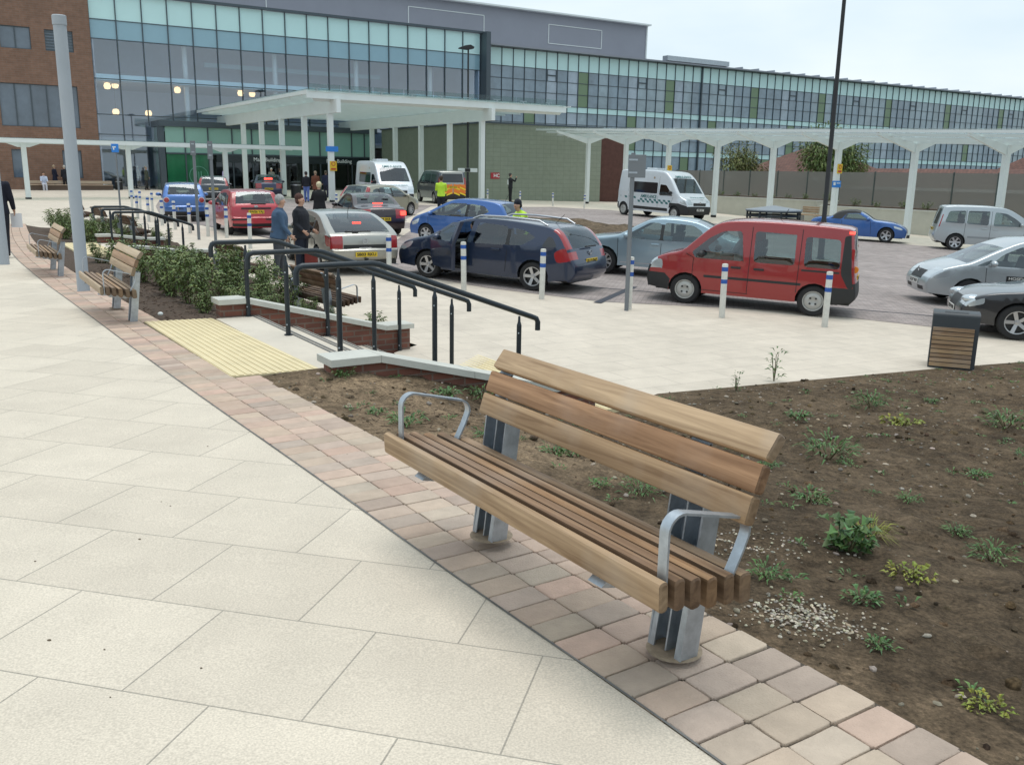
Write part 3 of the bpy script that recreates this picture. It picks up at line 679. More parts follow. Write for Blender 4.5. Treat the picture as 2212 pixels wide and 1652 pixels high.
# ---------------------------------------------------------------- litter bin
M_bin = mat('bin_charcoal', (.035, .042, .048), .5, bump=.1, bscale=200)
P = L(2052, 792); bn = thing('litter_bin', 'charcoal litter bin with horizontal wooden panel', 'litter bin', (P.x, P.y, P.z), R(-24))
W_, D_, H_ = .60, .44, .80
mb = MB(); pr = [(-D_ / 2, 0), (D_ / 2, 0), (D_ / 2, H_ - .05)]
for k in range(7): a = R(15 * k); pr.append((D_ / 2 - .05 + .05 * math.cos(a), H_ - .05 + .05 * math.sin(a)))
for k in range(7): a = R(90 + 15 * k); pr.append((-D_ / 2 + .05 + .05 * math.cos(a), H_ - .05 + .05 * math.sin(a)))
# body built as shell: profile in y z, extruded along x
Mx = Matrix(((0, 1, 0), (1, 0, 0), (0, 0, 1)))
mb.prism(pr, -W_ / 2, W_ / 2, M=Mx); obj('body', mb, M_bin, bn, smooth=30)
mb = MB(); mb.cur = (1, 1, 1)
for k in range(9):
    z = .065 + k * .063; mb.cur = [(1, .95, .85), (.9, .85, .8), (.8, .75, .7)][k % 3]; mb.bbox((-.02, -D_ / 2 - .011, z), (W_ - .07, .02, .052), .004)
obj('wood_panel', mb, M_wood, bn)
mb = MB(); mb.box((0, -.005, .002), (W_ - .06, D_ - .06, .02)); obj('base', mb, M_black, bn)
mb = MB(); mb.box((.0, -.09, H_ - .001), (.3, .14, .01)); obj('lid_opening', mb, M_black, bn)
# ---------------------------------------------------------------- buildings; local frame: x along the facade, y away from the camera, z up
M_cyan = mat('pale_cyan_glass_panel', (.56, .80, .79), .12, var=.03, vscale=.3, spec=.6)
M_blue = mat('blue_grey_panel', (.26, .42, .50), .1, var=.05, vscale=.3, spec=.6)
M_green = mat('green_panel', (.17, .25, .14), .2, var=.08, vscale=.5)
M_frame = mat('curtain_wall_frame', (.07, .09, .105), .4, metal=.3)
M_glz = glass('atrium_glass', (.78, .88, .96), .92, .015, 2.6)
M_glzd = mat('wing_glass', (.10, .13, .165), .06, var=.35, vscale=.35, spec=.9)
M_inner = mat('interior_wall', (.62, .70, .82), .9, var=.1, vscale=.3)
M_gclad = mat('grey_cladding', (.27, .28, .32), .55, var=.04, vscale=.4)
M_fbrick = brickmat('facade_brick', (.225, .125, .085), (.19, .105, .07), (.2, .15, .12), .45, .15, .012, vert=True, bump=.2, var=.12)
M_gtile = brickmat('green_tile_cladding', (.27, .30, .235), (.255, .285, .22), (.20, .225, .175), .6, .3, .012, offset=0, vert=True, bump=.3, var=.06)
ME4 = Matrix.Rotation(FAZ, 4, 'Z')
def bthing(name, label, cat, t=0, off=0, group=None, z=0):
    return thing(name, label, cat, FP(t, off, z), FAZ, group)
rb = random.Random(11)
# --- glazed atrium block
at_ = bthing('hospital_atrium', 'tall dark glazed entrance block with pale cyan top band', 'building')
T1 = 33.1; NB = 18; bw = T1 / NB; LV = [.6, 4.85, 6.3, 8.85, 11.65, 13.0, 14.85]
mb = MB(); mb.box((T1 / 2, 7.5, 14.6), (T1, 14.9, .3)); obj('roof', mb, M_gclad, at_)
mb = MB(); mb.box((T1 / 2, 9, 7.5), (T1 - .2, .2, 14)); mb.box((.1, 4.5, 7.5), (.15, 9, 14)); mb.box((T1 - .1, 4.5, 7.5), (.15, 9, 14)); obj('interior_wall', mb, M_inner, at_)
for z in (4.55, 8.82, 12.9):
    mb = MB(); mb.box((T1 / 2, 4.7, z), (T1 - .4, 8.6, .22)); obj('floor_slab', mb, mat('floor_slab', (.36, .40, .44), .8), at_)
mb = MB(); mb.box((T1 / 2, .28, 9.0), (T1 - .3, .12, .42)); obj('balustrade', mb, mat('cyan_edge', (.55, .80, .86), .3), at_)
for x in (6.9, 14.1, 21.3, 28.5):
    mb = MB(); mb.cyl((x, 1.1, .6), (x, 1.1, 14.4), .2, n=14); obj('interior_column', mb, M_white, at_, smooth=40)
mb = MB(); mb.box((17.5, 5.5, 10.9), (16, .3, .35)); obj('interior_beam', mb, mat('cyan_edge', (.55, .80, .86), .3), at_)
def gq(mb, x, z0, z1): mb.quad((x, 0, z0), (x + bw, 0, z0), (x + bw, 0, z1), (x, 0, z1))
for i in range(NB):
    x0 = i * bw; mb = MB()
    for r in range(3):
        if x0 > 4 and r == 0: continue
        gq(mb, x0, LV[r], LV[r + 1])
    gq(mb, x0, LV[3], LV[4])
    wn = obj('window', mb, M_glz, at_)
    mb = MB(); mb.box((x0 + bw / 2, 0.002, (LV[5] + LV[6]) / 2), (bw - .06, .05, LV[6] - LV[5] - .06)); obj('top_panel', mb, M_cyan, wn)
    mb = MB(); mb.box((x0 + bw / 2, 0.002, (LV[4] + LV[5]) / 2), (bw - .06, .05, LV[5] - LV[4] - .06)); obj('spandrel', mb, M_blue, wn)
    mb = MB(); zb = 0.6 if x0 < 3.5 else 5.6; mb.box((x0, -.04, (zb + 14.85) / 2), (.07, .16, 14.85 - zb))
    for z in LV[1:6]:
        if z > zb: mb.box((x0 + bw / 2, -.02, z), (bw - .07, .1, .06))
    obj('frame', mb, M_frame, wn)
mb = MB(); mb.box((T1 / 2 + .2, -.1, 14.95), (T1 + .6, .5, .18)); obj('roof_edge', mb, M_frame, at_)
mb = MB(); mb.box((T1 + .3, -.45, 10.3), (.45, 1.3, 9.3)); obj('end_fin', mb, M_frame, at_)
mb = MB(); mb.box((T1 / 2, 3, .55), (T1, 6, .3)); obj('plinth', mb, M_step, at_)
M_bulb = mat('warm_lamp', (1, .66, .33), .5, emit=1.5)
for x, z, d in ((1.15, 8.45, 1.5), (1.9, 8.62, 2.6), (6.3, 8.45, 1.5), (11.3, 8.5, 1.5), (12.7, 8.6, 3), (16.6, 8.55, 1.5), (1.7, 6.6, 2), (4.1, 6.6, 2)):
    t = thing('pendant_lamp', 'x', 'pendant lamp', FP(x, -d, z), FAZ, 'warm round pendant lamps behind the atrium glass')
    mb = MB(); mb.lathe([(.06, .24), (.2, .2), (.27, .0), (.2, -.2), (.001, -.24)], 14); obj('lamp_shade', mb, M_bulb, t, smooth=60)
    mb = MB(); mb.cyl((0, 0, .26), (0, 0, .6 if z > 8 else 2.1), .01, n=5); obj('cord', mb, M_black, t)
    t['label'] = 'warm lit pendant lamp glowing behind the dark atrium glass'
# --- entrance vestibule in front of the atrium
ve = bthing('entrance_lobby', 'low glazed entrance lobby with green frosted upper panes and dark doors', 'building', 4.05, 2.2)
VW = 17.4; VD = 2.15; M_dkglass = glass('lobby_glass', (.55, .72, .70), .42, .02, 1.6)
M_frost = mat('frosted_green_glass', (.24, .42, .36), .25, var=.06, vscale=.5, spec=.6)
M_gr = mat('green_graphic', (.006, .085, .035), .12, vscale=.9, col2=(.012, .15, .06))
mb = MB(); mb.box((VW / 2, 1.2, 5.72), (VW + .3, 3, .42)); obj('roof', mb, M_frame, ve)
mb = MB(); mb.box((0, .1, 3.1), (.42, .4, 5.0)); obj('corner_post', mb, M_frame, ve)
mb = MB(); mb.box((0, 1.3, 4.6), (.05, 2.0, 1.8)); mb.box((0, 1.3, 2.2), (.04, 2.0, 2.9)); obj('side_glazing', mb, mat('side_glass', (.05, .12, .10), .08, spec=.8), ve)
xs = [.25, 1.7, 3.45, 5.3, 6.85, 9.5, 12.5, 15.3, 16.45, 17.4]
for i in range(9):
    a, b = xs[i], xs[i + 1]; w_ = b - a - .08; cx_ = (a + b) / 2
    mb = MB(); mb.box((cx_, 0, 4.55), (w_, .05, 1.9)); wn = obj('window', mb, M_frost, ve)
    mb = MB(); mb.box((b - .0, -.03, 3.1), (.09, .14, 5)); mb.box((cx_, -.03, 3.55), (w_, .12, .1)); obj('frame', mb, M_frame, wn)
    mb = MB(); mb.box((cx_, 0, 2.08), (w_, .04, 2.8)); obj('pane', mb, M_gr if i in (0, 1) else M_dkglass, wn)
mb = MB(); mb.box((VW / 2, -.12, 3.22), (VW - 4, .1, .55)); mb.v = [(x + 2, y, z) for x, y, z in mb.v]; obj('sign_band', mb, mat('sign_band', (.012, .02, .024), .25), ve)
M_sl = mat('white_lettering', (.8, .82, .82), .5)
for x in (8.0, 14.1):
    lettering('Main Building', .42, M_sl, ve, frame((1, 0, 0), (0, 0, 1), (x, -.19, 3.2)), .01)
mb = MB(); mb.lathe([(.72, 0), (.72, .02), (.68, .02), (.68, 0)], 32, M=Matrix.Rotation(R(90), 3, 'X'), c=(2.6, -.06, 1.9)); mb.box((2.6, -.05, 1.8), (.05, .02, .8)); mb.box((2.42, -.05, 2.0), (.05, .02, .5)); mb.box((2.78, -.05, 2.0), (.05, .02, .5)); obj('crest_emblem', mb, mat('emblem_line', (.12, .36, .26), .4), ve)
for x in (7.4, 8.9, 13.4, 14.9):
    mb = MB(); mb.box((x, -.08, 1.85), (.08, .06, 2.3)); mb.box((x + .65, -.08, 2.95), (1.3, .06, .1)); obj('door', mb, M_black, ve)
mb = MB(); mb.box((VW / 2, 2.0, 2.9), (VW - .4, .1, 4.6)); obj('interior_wall', mb, mat('lobby_interior', (.045, .05, .05), .8, var=.4, vscale=.8), ve)
# --- brick block to the left
br_ = bthing('brick_block', 'red brick hospital block at the left edge with dark windows', 'building', 0, 0)
mb = MB()
WIN = [(-5.9, 1.6, -4.95, 3.6), (-2.6, 1.6, -1.3, 3.6), (-6.3, 5.2, -1.2, 8.15), (-5.9, 10.5, -3.95, 12.0), (-3.05, 10.5, -1.2, 11.95)]
xsb = sorted({-30, -.02} | {v for q in WIN for v in (q[0], q[2])}); zsb = sorted({.4, 19} | {v for q in WIN for v in (q[1], q[3])})
for i in range(len(xsb) - 1):
    for k in range(len(zsb) - 1):
        cx_, cz = (xsb[i] + xsb[i + 1]) / 2, (zsb[k] + zsb[k + 1]) / 2
        if any(q[0] < cx_ < q[2] and q[1] < cz < q[3] for q in WIN): continue
        x0, x1, z0, z1 = xsb[i], xsb[i + 1], zsb[k], zsb[k + 1]
        mb.add([(x0, -.3, z0), (x1, -.3, z0), (x1, -.3, z1), (x0, -.3, z1)], [(0, 1, 2, 3)])
for q in WIN:
    x0, z0, x1, z1 = q
    for p in (((x0, z0), (x1, z0)), ((x1, z0), (x1, z1)), ((x1, z1), (x0, z1)), ((x0, z1), (x0, z0))):
        (a, b), (c_, d_) = p; mb.add([(a, -.3, b), (c_, -.3, d_), (c_, -.1, d_), (a, -.1, b)], [(0, 1, 2, 3)])
mb.add([(-.02, -.3, .4), (-.02, 12, .4), (-.02, 12, 19), (-.02, -.3, 19)], [(0, 1, 2, 3)]); mb.add([(-30, -.3, 19), (-.02, -.3, 19), (-.02, 12, 19), (-30, 12, 19)], [(0, 1, 2, 3)])
obj('wall', mb, M_fbrick, br_)
for q, n in zip(WIN, (1, 2, 5, 2, 2)):
    x0, z0, x1, z1 = q; mb = MB(); mb.box(((x0 + x1) / 2, -.1, (z0 + z1) / 2), (x1 - x0, .03, z1 - z0)); wn = obj('window', mb, M_glzd, br_)
    mb = MB()
    for k in range(n + 1): mb.box((x0 + (x1 - x0) * k / n, -.15, (z0 + z1) / 2), (.08, .1, z1 - z0))
    for z in (z0, z1): mb.box(((x0 + x1) / 2, -.152, z), (x1 - x0 + .08, .1, .1))
    if q[0] == -3.05:
        for k in range(7): mb.box(((x0 + x1) / 2, -.14, z0 + .2 * k + .1), (x1 - x0, .05, .09))
    obj('frame', mb, M_frame, wn)
# --- long glazed wing
wg = bthing('glazed_wing', 'long three storey glazed wing with cyan bands and scattered green panels', 'building', 33.5, -1.0)
WM = 1.287; NW = 74
GT = {9: 1, 18: 1, 28: 1, 37: 1, 47: 1, 57: 1, 67: 1}; GM = {4: 1, 14: 1, 23: 1, 33: 1, 42: 1, 52: 1, 61: 1}; GL = {11: 1, 20: 1, 26: 1, 30: 1, 40: 1, 44: 1}
tones = [mat('wing_glass_tone', (.26, .34, .39), .06, var=.3, vscale=.5, spec=.9), mat('wing_glass_pale', (.32, .39, .46), .08, var=.25, vscale=.5, spec=.9), mat('wing_glass_deep', (.20, .27, .33), .05, var=.3, vscale=.5, spec=.9), mat('wing_blind', (.36, .43, .47), .3, var=.15, vscale=.5)]
def thing_part(n, p): o = bpy.data.objects.new(n, None); C.objects.link(o); o.parent = p; return o
def bay(i, x0):
    b = MB(); mb = MB(); g = .05
    def pn(mb_, z0, z1, dy=0): mb_.box((x0 + WM / 2, dy, (z0 + z1) / 2), (WM - g, .04, z1 - z0 - g))
    gl = rb.choice([0, 0, 1, 2, 0, 1, 3, 2]) if i % 9 not in (3, 4) else 2
    if not GT.get(i): pn(mb, 11.3, 12.4); pn(mb, 10.2, 11.3); pn(mb, 9.02, 10.2)
    wn = obj('window', mb, tones[gl], wg) if mb.v else thing_part('window', wg)
    mb = MB()
    if not GM.get(i): pn(mb, 7.3, 8.45); pn(mb, 6.1, 7.3); pn(mb, 5.0, 6.1); obj('middle_pane', mb, tones[gl], wn)
    mb = MB(); pn(mb, 12.4, 14.0); obj('top_panel', mb, M_cyan, wn); mb = MB(); pn(mb, 8.45, 9.02); obj('spandrel', mb, M_cyan, wn); mb = MB(); pn(mb, 4.45, 5.0); obj('lower_spandrel', mb, M_cyan, wn)
    mb = MB()
    if GT.get(i): pn(mb, 9.02, 12.4)
    if GM.get(i): pn(mb, 5.0, 8.45)
    if GL.get(i): pn(mb, .6, 4.45)
    if mb.v: obj('green_panel', mb, M_green, wn)
    if not GL.get(i): mb = MB(); pn(mb, .5, 4.45); obj('lower_pane', mb, tones[2], wn)
    mb = MB(); mb.box((x0, -.05, 7.2), (.045, .12, 13.7))
    for z in (12.4, 11.3, 10.2, 9.02, 8.45, 7.3, 6.1, 5.0, 4.45): mb.box((x0 + WM / 2, -.03, z), (WM - .055, .09, .05))
    if i % 9 == 6: mb.box((x0 + WM / 2, -.06, 11.85), (WM, .06, .12)); mb.box((x0 + .1, -.06, 11.85), (.1, .06, 1.1)); mb.box((x0 + WM - .1, -.06, 11.85), (.1, .06, 1.1))
    if i == 22: mb.box((x0, -.12, 7.2), (.16, .2, 13.7))
    obj('frame', mb, M_frame, wn)
for i in range(NW): bay(i, i * WM)
mb = MB(); mb.box((NW * WM / 2, 7, 13.95), (NW * WM, 14, .3)); mb.box((NW * WM / 2, -.35, 14.12), (NW * WM, 1.0, .14)); obj('roof', mb, M_gclad, wg)
for i in range(34):
    mb = MB(); x = 26 + i * 2.57 if i >= 0 else 0; mb.box((x, -.2, 14.28), (.1, 1.2, .22)); 
    if x < NW * WM: obj('roof_fin', mb, M_galv, wg)
mb = MB(); mb.box((NW * WM / 2, 8, 7), (NW * WM - 1, 12, 13.4)); obj('core', mb, M_inner, wg)
mb = MB(); mb.box((27, -.5, 14.5), (9, .8, .5)); obj('roof_duct', mb, M_galv, wg)
# --- grey plant block behind
gb = bthing('plant_block', 'large grey windowless clad block rising behind the glazed roofs', 'building', 0, -8)
mb = MB(); mb.box((25, 8, 16), (70, 15, 5.9)); obj('cladding', mb, M_gclad, gb)
mb = MB(); mb.box((25, .4, 19.0), (70.3, 1.2, .16)); obj('roof_trim', mb, M_white, gb)
mb = MB(); mb.box((60.05, .45, 16), (.14, .14, 5.9)); obj('corner_trim', mb, M_white, gb)
for x0, x1, z0, z1 in ((46.5, 53.6, 16.0, 17.9), (30.0, 38.5, 16.4, 18.0), (2, 16, 16.2, 17.6)):
    mb = MB()
    for a in ((x0 + x1) / 2, (x0 + x1) / 2): pass
    mb.box(((x0 + x1) / 2, .47, z1), (x1 - x0, .06, .07)); mb.box(((x0 + x1) / 2, .47, z0), (x1 - x0, .06, .07)); mb.box((x0, .47, (z0 + z1) / 2), (.07, .06, z1 - z0)); mb.box((x1, .47, (z0 + z1) / 2), (.07, .06, z1 - z0)); obj('louvre_outline', mb, M_white, gb)
for x in range(-8, 60, 1):
    pass
# --- green tiled wall projecting forward
gw = bthing('green_tiled_block', 'windowless block clad in olive green tiles beside the entrance', 'building', 21.5, 20.8)
mb = MB(); mb.box((5.0, 8.6, 3.1), (10.0, 17.2, 5.4)); me = mb.mesh('wall', M_gtile); link('wall', me, gw)
# the return wall uses tiles along y
m2 = M_gtile.copy(); m2.name = 'green_tile_return'; m2.node_tree.nodes['Mapping'].inputs['Rotation'].default_value = (R(90), 0, R(90)); me.materials.append(m2)
for p in me.polygons:
    if abs(p.normal.x) > .7: p.material_index = 1
mb = MB(); mb.box((5.0, 8.6, 5.85), (10.2, 17.4, .1)); obj('coping', mb, M_frame, gw)
mb = MB(); mb.bbox((.75, -.04, 2.3), (.72, .03, .42), .01); sp = obj('sign_plate', mb, mat('sign_red', (.42, .03, .04), .4), gw)
lettering('HC', .34, M_sl, sp, frame((1, 0, 0), (0, 0, 1), (.85, -.06, 2.3)), .008, .006)
gwb = bthing('brick_return_wall', 'dark red brick wall section right of the green tiles', 'wall', 31.5, 20.3)
mb = MB(); mb.box((1.35, 8.5, 3.05), (2.7, 17, 5.3)); obj('wall', mb, mat('dark_brick', (.10, .045, .035), .9, var=.2, vscale=3), gwb)
# --- main entrance canopy on two rows of five columns
ec = bthing('entrance_canopy', 'large white steel and glass canopy over the main entrance', 'canopy')
M_cglass = glass('canopy_glass', (.90, .97, .95), .86, .15, 1.4)
offs = [24.0 - 4.35 * k for k in range(5)]
for t0, zt in ((9.0, 5.75), (19.3, 5.75)):
    for o in offs:
        P = FP(t0, o); z0 = zlo(P.x, P.y); mb = MB(); mb.box((t0, -o, (z0 + .12 + zt) / 2), (.30, .30, zt - z0 - .12)); cl_ = obj('column', mb, M_white, ec)
        mb = MB(); mb.cyl((t0, -o, z0), (t0, -o, z0 + .12), .16, n=12); obj('foot', mb, M_black, cl_)
    mb = MB(); mb.box((t0, -12.6, 6.1), (.26, 25.6, .75)); obj('beam', mb, M_white, ec)
mb = MB(); mb.box((16.2, -25.0, 6.66), (17.9, .12, .40)); mb.add([(7.3, -25.1, 6.82), (25.1, -25.1, 6.82), (25.1, -24.4, 6.34), (7.9, -24.4, 6.34)], [(0, 1, 2, 3)]); obj('front_fascia', mb, M_white, ec)
mb = MB(); mb.box((7.35, -12.6, 6.78), (.16, 24.8, .2)); mb.box((25.1, -12.6, 6.78), (.16, 24.8, .2)); obj('edge_beam', mb, M_white, ec)
for k in range(12):
    y = -1.2 - k * 2.05; mb = MB(); mb.box((16.2, y, 6.66), (17.6, .08, .22)); obj('purlin', mb, M_white, ec)
for k in range(8):
    x = 8.4 + k * 2.45; mb = MB(); mb.box((x, -12.6, 6.86), (.07, 24.8, .08)); obj('glazing_bar', mb, M_white, ec)
mb = MB(); mb.box((16.2, -12.6, 6.93), (17.9, 25.2, .03)); obj('roof_glass', mb, M_cglass, ec)
for k in range(9):
    x = 7.3 + k * 1.98; mb = MB(); mb.box((x + .95, -25.2, 7.06), (1.9, .02, .34)); gp = obj('upstand_glass', mb, M_cglass, ec)
    mb = MB(); mb.box((x + .5, -25.18, 7.0), (.5, .04, .05)); mb.box((x + .5, -25.18, 6.93), (.12, .05, .14)); obj('clamp', mb, M_galv, gp)
mb = MB(); mb.box((9.0, -24.2, 3.72), (.75, .05, .3)); obj('blue_sign', mb, mat('sign_blue', (.02, .2, .62), .45), ec)
mb = MB(); mb.box((9.05, -24.2, 2.75), (.42, .04, .55)); yp = obj('yellow_sign', mb, mat('sign_yellow', (.75, .50, .03), .5), ec)
mb = MB(); mb.lathe([(.13, 0), (.13, .01), (.09, .01), (.09, 0)], 16, M=Matrix.Rotation(R(90), 3, 'X'), c=(9.05, -24.225, 2.88)); mb.box((9.05, -24.23, 2.58), (.3, .01, .1)); obj('sign_symbol', mb, mat('sign_redmark', (.5, .05, .03), .5), yp)
# --- low canopy along the left
lc = bthing('walkway_canopy', 'low white flat roofed walkway canopy on the left before the brick block', 'canopy')
for k in range(4):
    for yo in (17.1,):
        t0 = -6.5 + 5.5 * k - (0 if k < 2 else -.2) ; P = FP(t0, yo); z0 = zlo(P.x, P.y)
        if k == 3: continue
        mb = MB(); mb.box((t0, -yo, (z0 + 3.75) / 2 + .05), (.26, .26, 3.75 - z0 - .1)); cl_ = obj('column', mb, M_white, lc)
        mb = MB(); mb.cyl((t0, -yo, z0), (t0, -yo, z0 + .1), .17, n=10); obj('foot', mb, M_black, cl_)
        mb = MB(); mb.prism([(-.9, 3.72), (.9, 3.72), (.3, 3.5), (-.3, 3.5)], -.04, .04, c=(t0, -yo, 0)); obj('bracket', mb, M_white, lc)
mb = MB(); mb.box((-4.6, -18.2, 3.84), (28.6, .14, .22)); mb.box((-4.6, -15.2, 3.84), (28.6, .14, .2)); obj('edge_beam', mb, M_white, lc)
mb = MB(); mb.box((-4.6, -16.7, 3.97), (28.7, 3.2, .03)); obj('roof_glass', mb, M_cglass, lc)
for k in range(14): mb = MB(); mb.box((-18 + k * 2.1, -16.7, 3.86), (.08, 2.9, .12)); obj('rafter', mb, M_white, lc)
# --- right walkway canopy, eight columns with gull wing arms
rcn = thing('walkway_canopy', 'long white gull wing walkway canopy on the right with glass roof', 'canopy')
C0 = Vector((5.07, 65.5, 0)); CD = Vector((.503, -.864, 0)); CS = 4.37; ca_ = math.atan2(CD.y, CD.x); rcn.location = C0; rcn.rotation_euler = (0, 0, ca_)
def rz_(k): P = C0 + CD * CS * k; return zlo(P.x, P.y)
def zc(x): return 4.96 - .0315 * x
for k in range(10):
    x = k * CS; z0 = rz_(k); zt = zc(x)
    mb = MB(); mb.box((x, 0, (z0 + .13 + zt) / 2), (.24, .24, zt - z0 - .13)); cl_ = obj('column', mb, M_white, rcn)
    mb = MB(); mb.cyl((x, 0, z0), (x, 0, z0 + .13), .16, n=10); obj('foot', mb, M_black, cl_)
    mb = MB()
    for sg, ln in ((-1, 2.7), (1, 2.1)):
        mb.prism([(0, zt - .42), (0, zt - .02), (sg * ln, zt + .42), (sg * ln, zt + .30)] if sg > 0 else [(0, zt - .42), (sg * ln, zt + .30), (sg * ln, zt + .42), (0, zt - .02)], -.06, .06, M=Matrix(((0, 1, 0), (1, 0, 0), (0, 0, 1))), c=(x, 0, 0))
    obj('arm', mb, M_white, rcn)
for y, z in ((-2.7, 4.16), (-1.8, 4.02), (-.9, 3.88), (0, 3.76), (.9, 3.90), (1.6, 4.04), (2.1, 4.14)):
    mb = MB(); xa, xb, dz = -2.6, 9.5 * CS + .8, z - 3.72
    mb.add([(x_, y + q_, zc(x_) + dz + h_) for x_ in (xa, xb) for q_, h_ in ((-.05, -.03), (.05, -.03), (.05, .09), (-.05, .09))], [(0, 1, 2, 3), (4, 7, 6, 5), (0, 4, 5, 1), (1, 5, 6, 2), (2, 6, 7, 3), (3, 7, 4, 0)]); obj('purlin', mb, M_white, rcn)
mb = MB(); x0, x1 = -2.6, 9.5 * CS + .8
za, zb_ = zc(x0) - 3.72, zc(x1) - 3.72; mb.add([(x0, -2.8, 4.3 + za), (x1, -2.8, 4.3 + zb_), (x1, 0, 3.87 + zb_), (x0, 0, 3.87 + za), (x0, 2.2, 4.3 + za), (x1, 2.2, 4.3 + zb_)], [(0, 1, 2, 3), (3, 2, 5, 4)]); obj('roof_glass', mb, M_cglass, rcn)
for k, z in ((2, 2.9), (5, 3.0)):
    x = k * CS; mb = MB(); mb.box((x + .16, -.0, z), (.03, .34, .46)); yp = obj('yellow_sign', mb, mat('sign_yellow', (.75, .50, .03), .5), rcn)
    mb = MB(); mb.lathe([(.1, 0), (.1, .01), (.07, .01), (.07, 0)], 14, M=Matrix.Rotation(R(90), 3, 'Y'), c=(x + .178, 0, z + .09)); mb.box((x + .18, 0, z - .13), (.01, .24, .09)); obj('sign_symbol', mb, mat('sign_redmark', (.5, .05, .03), .5), yp)
x = 5 * CS; mb = MB(); mb.box((x + .16, -.13, 2.25), (.03, .6, .32)); bs = obj('blue_sign', mb, mat('sign_blue', (.02, .2, .62), .45), rcn)
mb = MB(); mb.box((x + .18, -.3, 2.27), (.01, .15, .15)); mb.box((x + .18, -.02, 2.3), (.01, .25, .04)); obj('sign_symbol', mb, M_white, bs)
# --- planters with benches in front of the fence
M_pl = mat('planter_render', (.50, .49, .42), .85, var=.07, vscale=2)
def planter(P0, P1, h, label, dep=1.6):
    P0 = Vector((*P0, 0)); P1 = Vector((*P1, 0)); d = P1 - P0; a = math.atan2(d.y, d.x); l = d.length; z0 = min(zlo(*P0.xy), zlo(*P1.xy)); z1 = max(zlo(*P0.xy), zlo(*P1.xy))
    t = thing('planter', label, 'planter', (P0.x, P0.y, z1), a, 'cream planter walls before the fence')
    mb = MB(); mb.box((l / 2, dep / 2, h / 2 - .25), (l, dep, h + .5)); obj('wall', mb, M_pl, t)
    mb = MB(); mb.box((l / 2, dep / 2, h + .03), (l + .06, dep + .06, .06)); obj('coping', mb, M_cop, t)
    mb = MB(); mb.box((l / 2, dep / 2, h + .08), (l - .5, dep - .5, .08)); obj('soil', mb, M_soil2, t); return t
PLD = Vector((.503, -.864)); PLN = Vector((.864, .503))
def PP(k, o): q = C0.xy + PLD * CS * k + PLN * o; return (q.x, q.y)
planter(PP(1.7, 4.2), PP(3.9, 4.2), 1.0, 'cream planter wall behind the ambulance', 1.7)
planter(PP(4.15, 3.2), PP(6.4, 3.2), 1.0, 'cream planter wall in the middle behind the lamp column', 1.7)
planter(PP(6.7, 2.6), PP(10.5, 2.6), .98, 'cream planter wall on the right behind the blue convertible', 1.7)
# --- fence
fe = thing('fence', 'tall fine grey mesh fence with posts behind the planters', 'fence', (*PP(-1.3, 8.6), 0), ca_)
fm = bpy.data.materials.new('fence_mesh'); fm.use_nodes = True; n_ = fm.node_tree.nodes; lk = fm.node_tree.links; n_.remove(n_['Principled BSDF'])
df = n_.new('ShaderNodeBsdfDiffuse'); df.inputs[0].default_value = (.24, .235, .215, 1); tr = n_.new('ShaderNodeBsdfTransparent'); mxs = n_.new('ShaderNodeMixShader'); mxs.inputs[0].default_value = .72
lk.new(tr.outputs[0], mxs.inputs[1]); lk.new(df.outputs[0], mxs.inputs[2]); lk.new(mxs.outputs[0], n_['Material Output'].inputs[0])
FZ = 2.7
for k in range(22):
    x = k * 2.55; mb = MB(); mb.box((x, 0, 1.2), (.07, .07, FZ + 1.1 - .3)); po = obj('post', mb, mat('fence_post', (.05, .07, .065), .5), fe)
    mb = MB(); mb.box((x + 1.275, 0, 1.2), (2.47, .03, FZ + .7)); obj('mesh_panel', mb, fm, fe)
# --- houses behind the fence
M_tiles = brickmat('roof_tiles', (.16, .075, .055), (.13, .062, .048), (.06, .035, .03), .3, .25, .02, bump=.6, var=.2)
def house(P, rz, w_, d_, hw, hr, label, hip=True, name='house'):
    t = thing(name, label, 'house', (*P, zlo(*P) - .4), rz, 'brick houses behind the fence')
    mb = MB(); mb.box((0, 0, hw / 2), (w_, d_, hw)); obj('wall', mb, mat('house_brick', (.20, .12, .09), .9, var=.15, vscale=2), t)
    o = .45; x, y = w_ / 2 + o, d_ / 2 + o; i = min(w_, d_) / 2 if hip else 0; rx = x - (y if hip else 0); rx = max(rx, .01)
    mb = MB(); mb.add([(-x, -y, hw), (x, -y, hw), (x, y, hw), (-x, y, hw), (-rx, 0, hw + hr), (rx, 0, hw + hr)], [(0, 1, 5, 4), (1, 2, 5), (2, 3, 4, 5), (3, 0, 4), (0, 3, 2, 1)]); obj('roof', mb, M_tiles, t)
    mb = MB(); mb.box((0, -y + .02, hw - .08), (2 * x, .06, .2)); obj('gutter', mb, M_white, t)
    for sx in (-.25, .25):
        mb = MB(); mb.box((w_ * sx, -d_ / 2 - .02, hw * .55), (1.2, .06, 1.1)); obj('window', mb, M_glzd, t)
    return t
house((24.5, 77), ca_, 9.5, 9, 2.9, 2.6, 'low house with a pyramid tiled roof rising behind the canopy middle')
house((19.5, 66.5), ca_, 7, 4, 1.55, 1.4, 'small pale edged hipped roof seen through the mesh fence')
house((29.0, 66), ca_, 24, 6, 2.6, 1.3, 'long low red tiled building along the fence', hip=True)
house((39.5, 64), ca_ + R(75), 12, 9, 3.1, 3.6, 'house with a steep tiled gable at the far right')
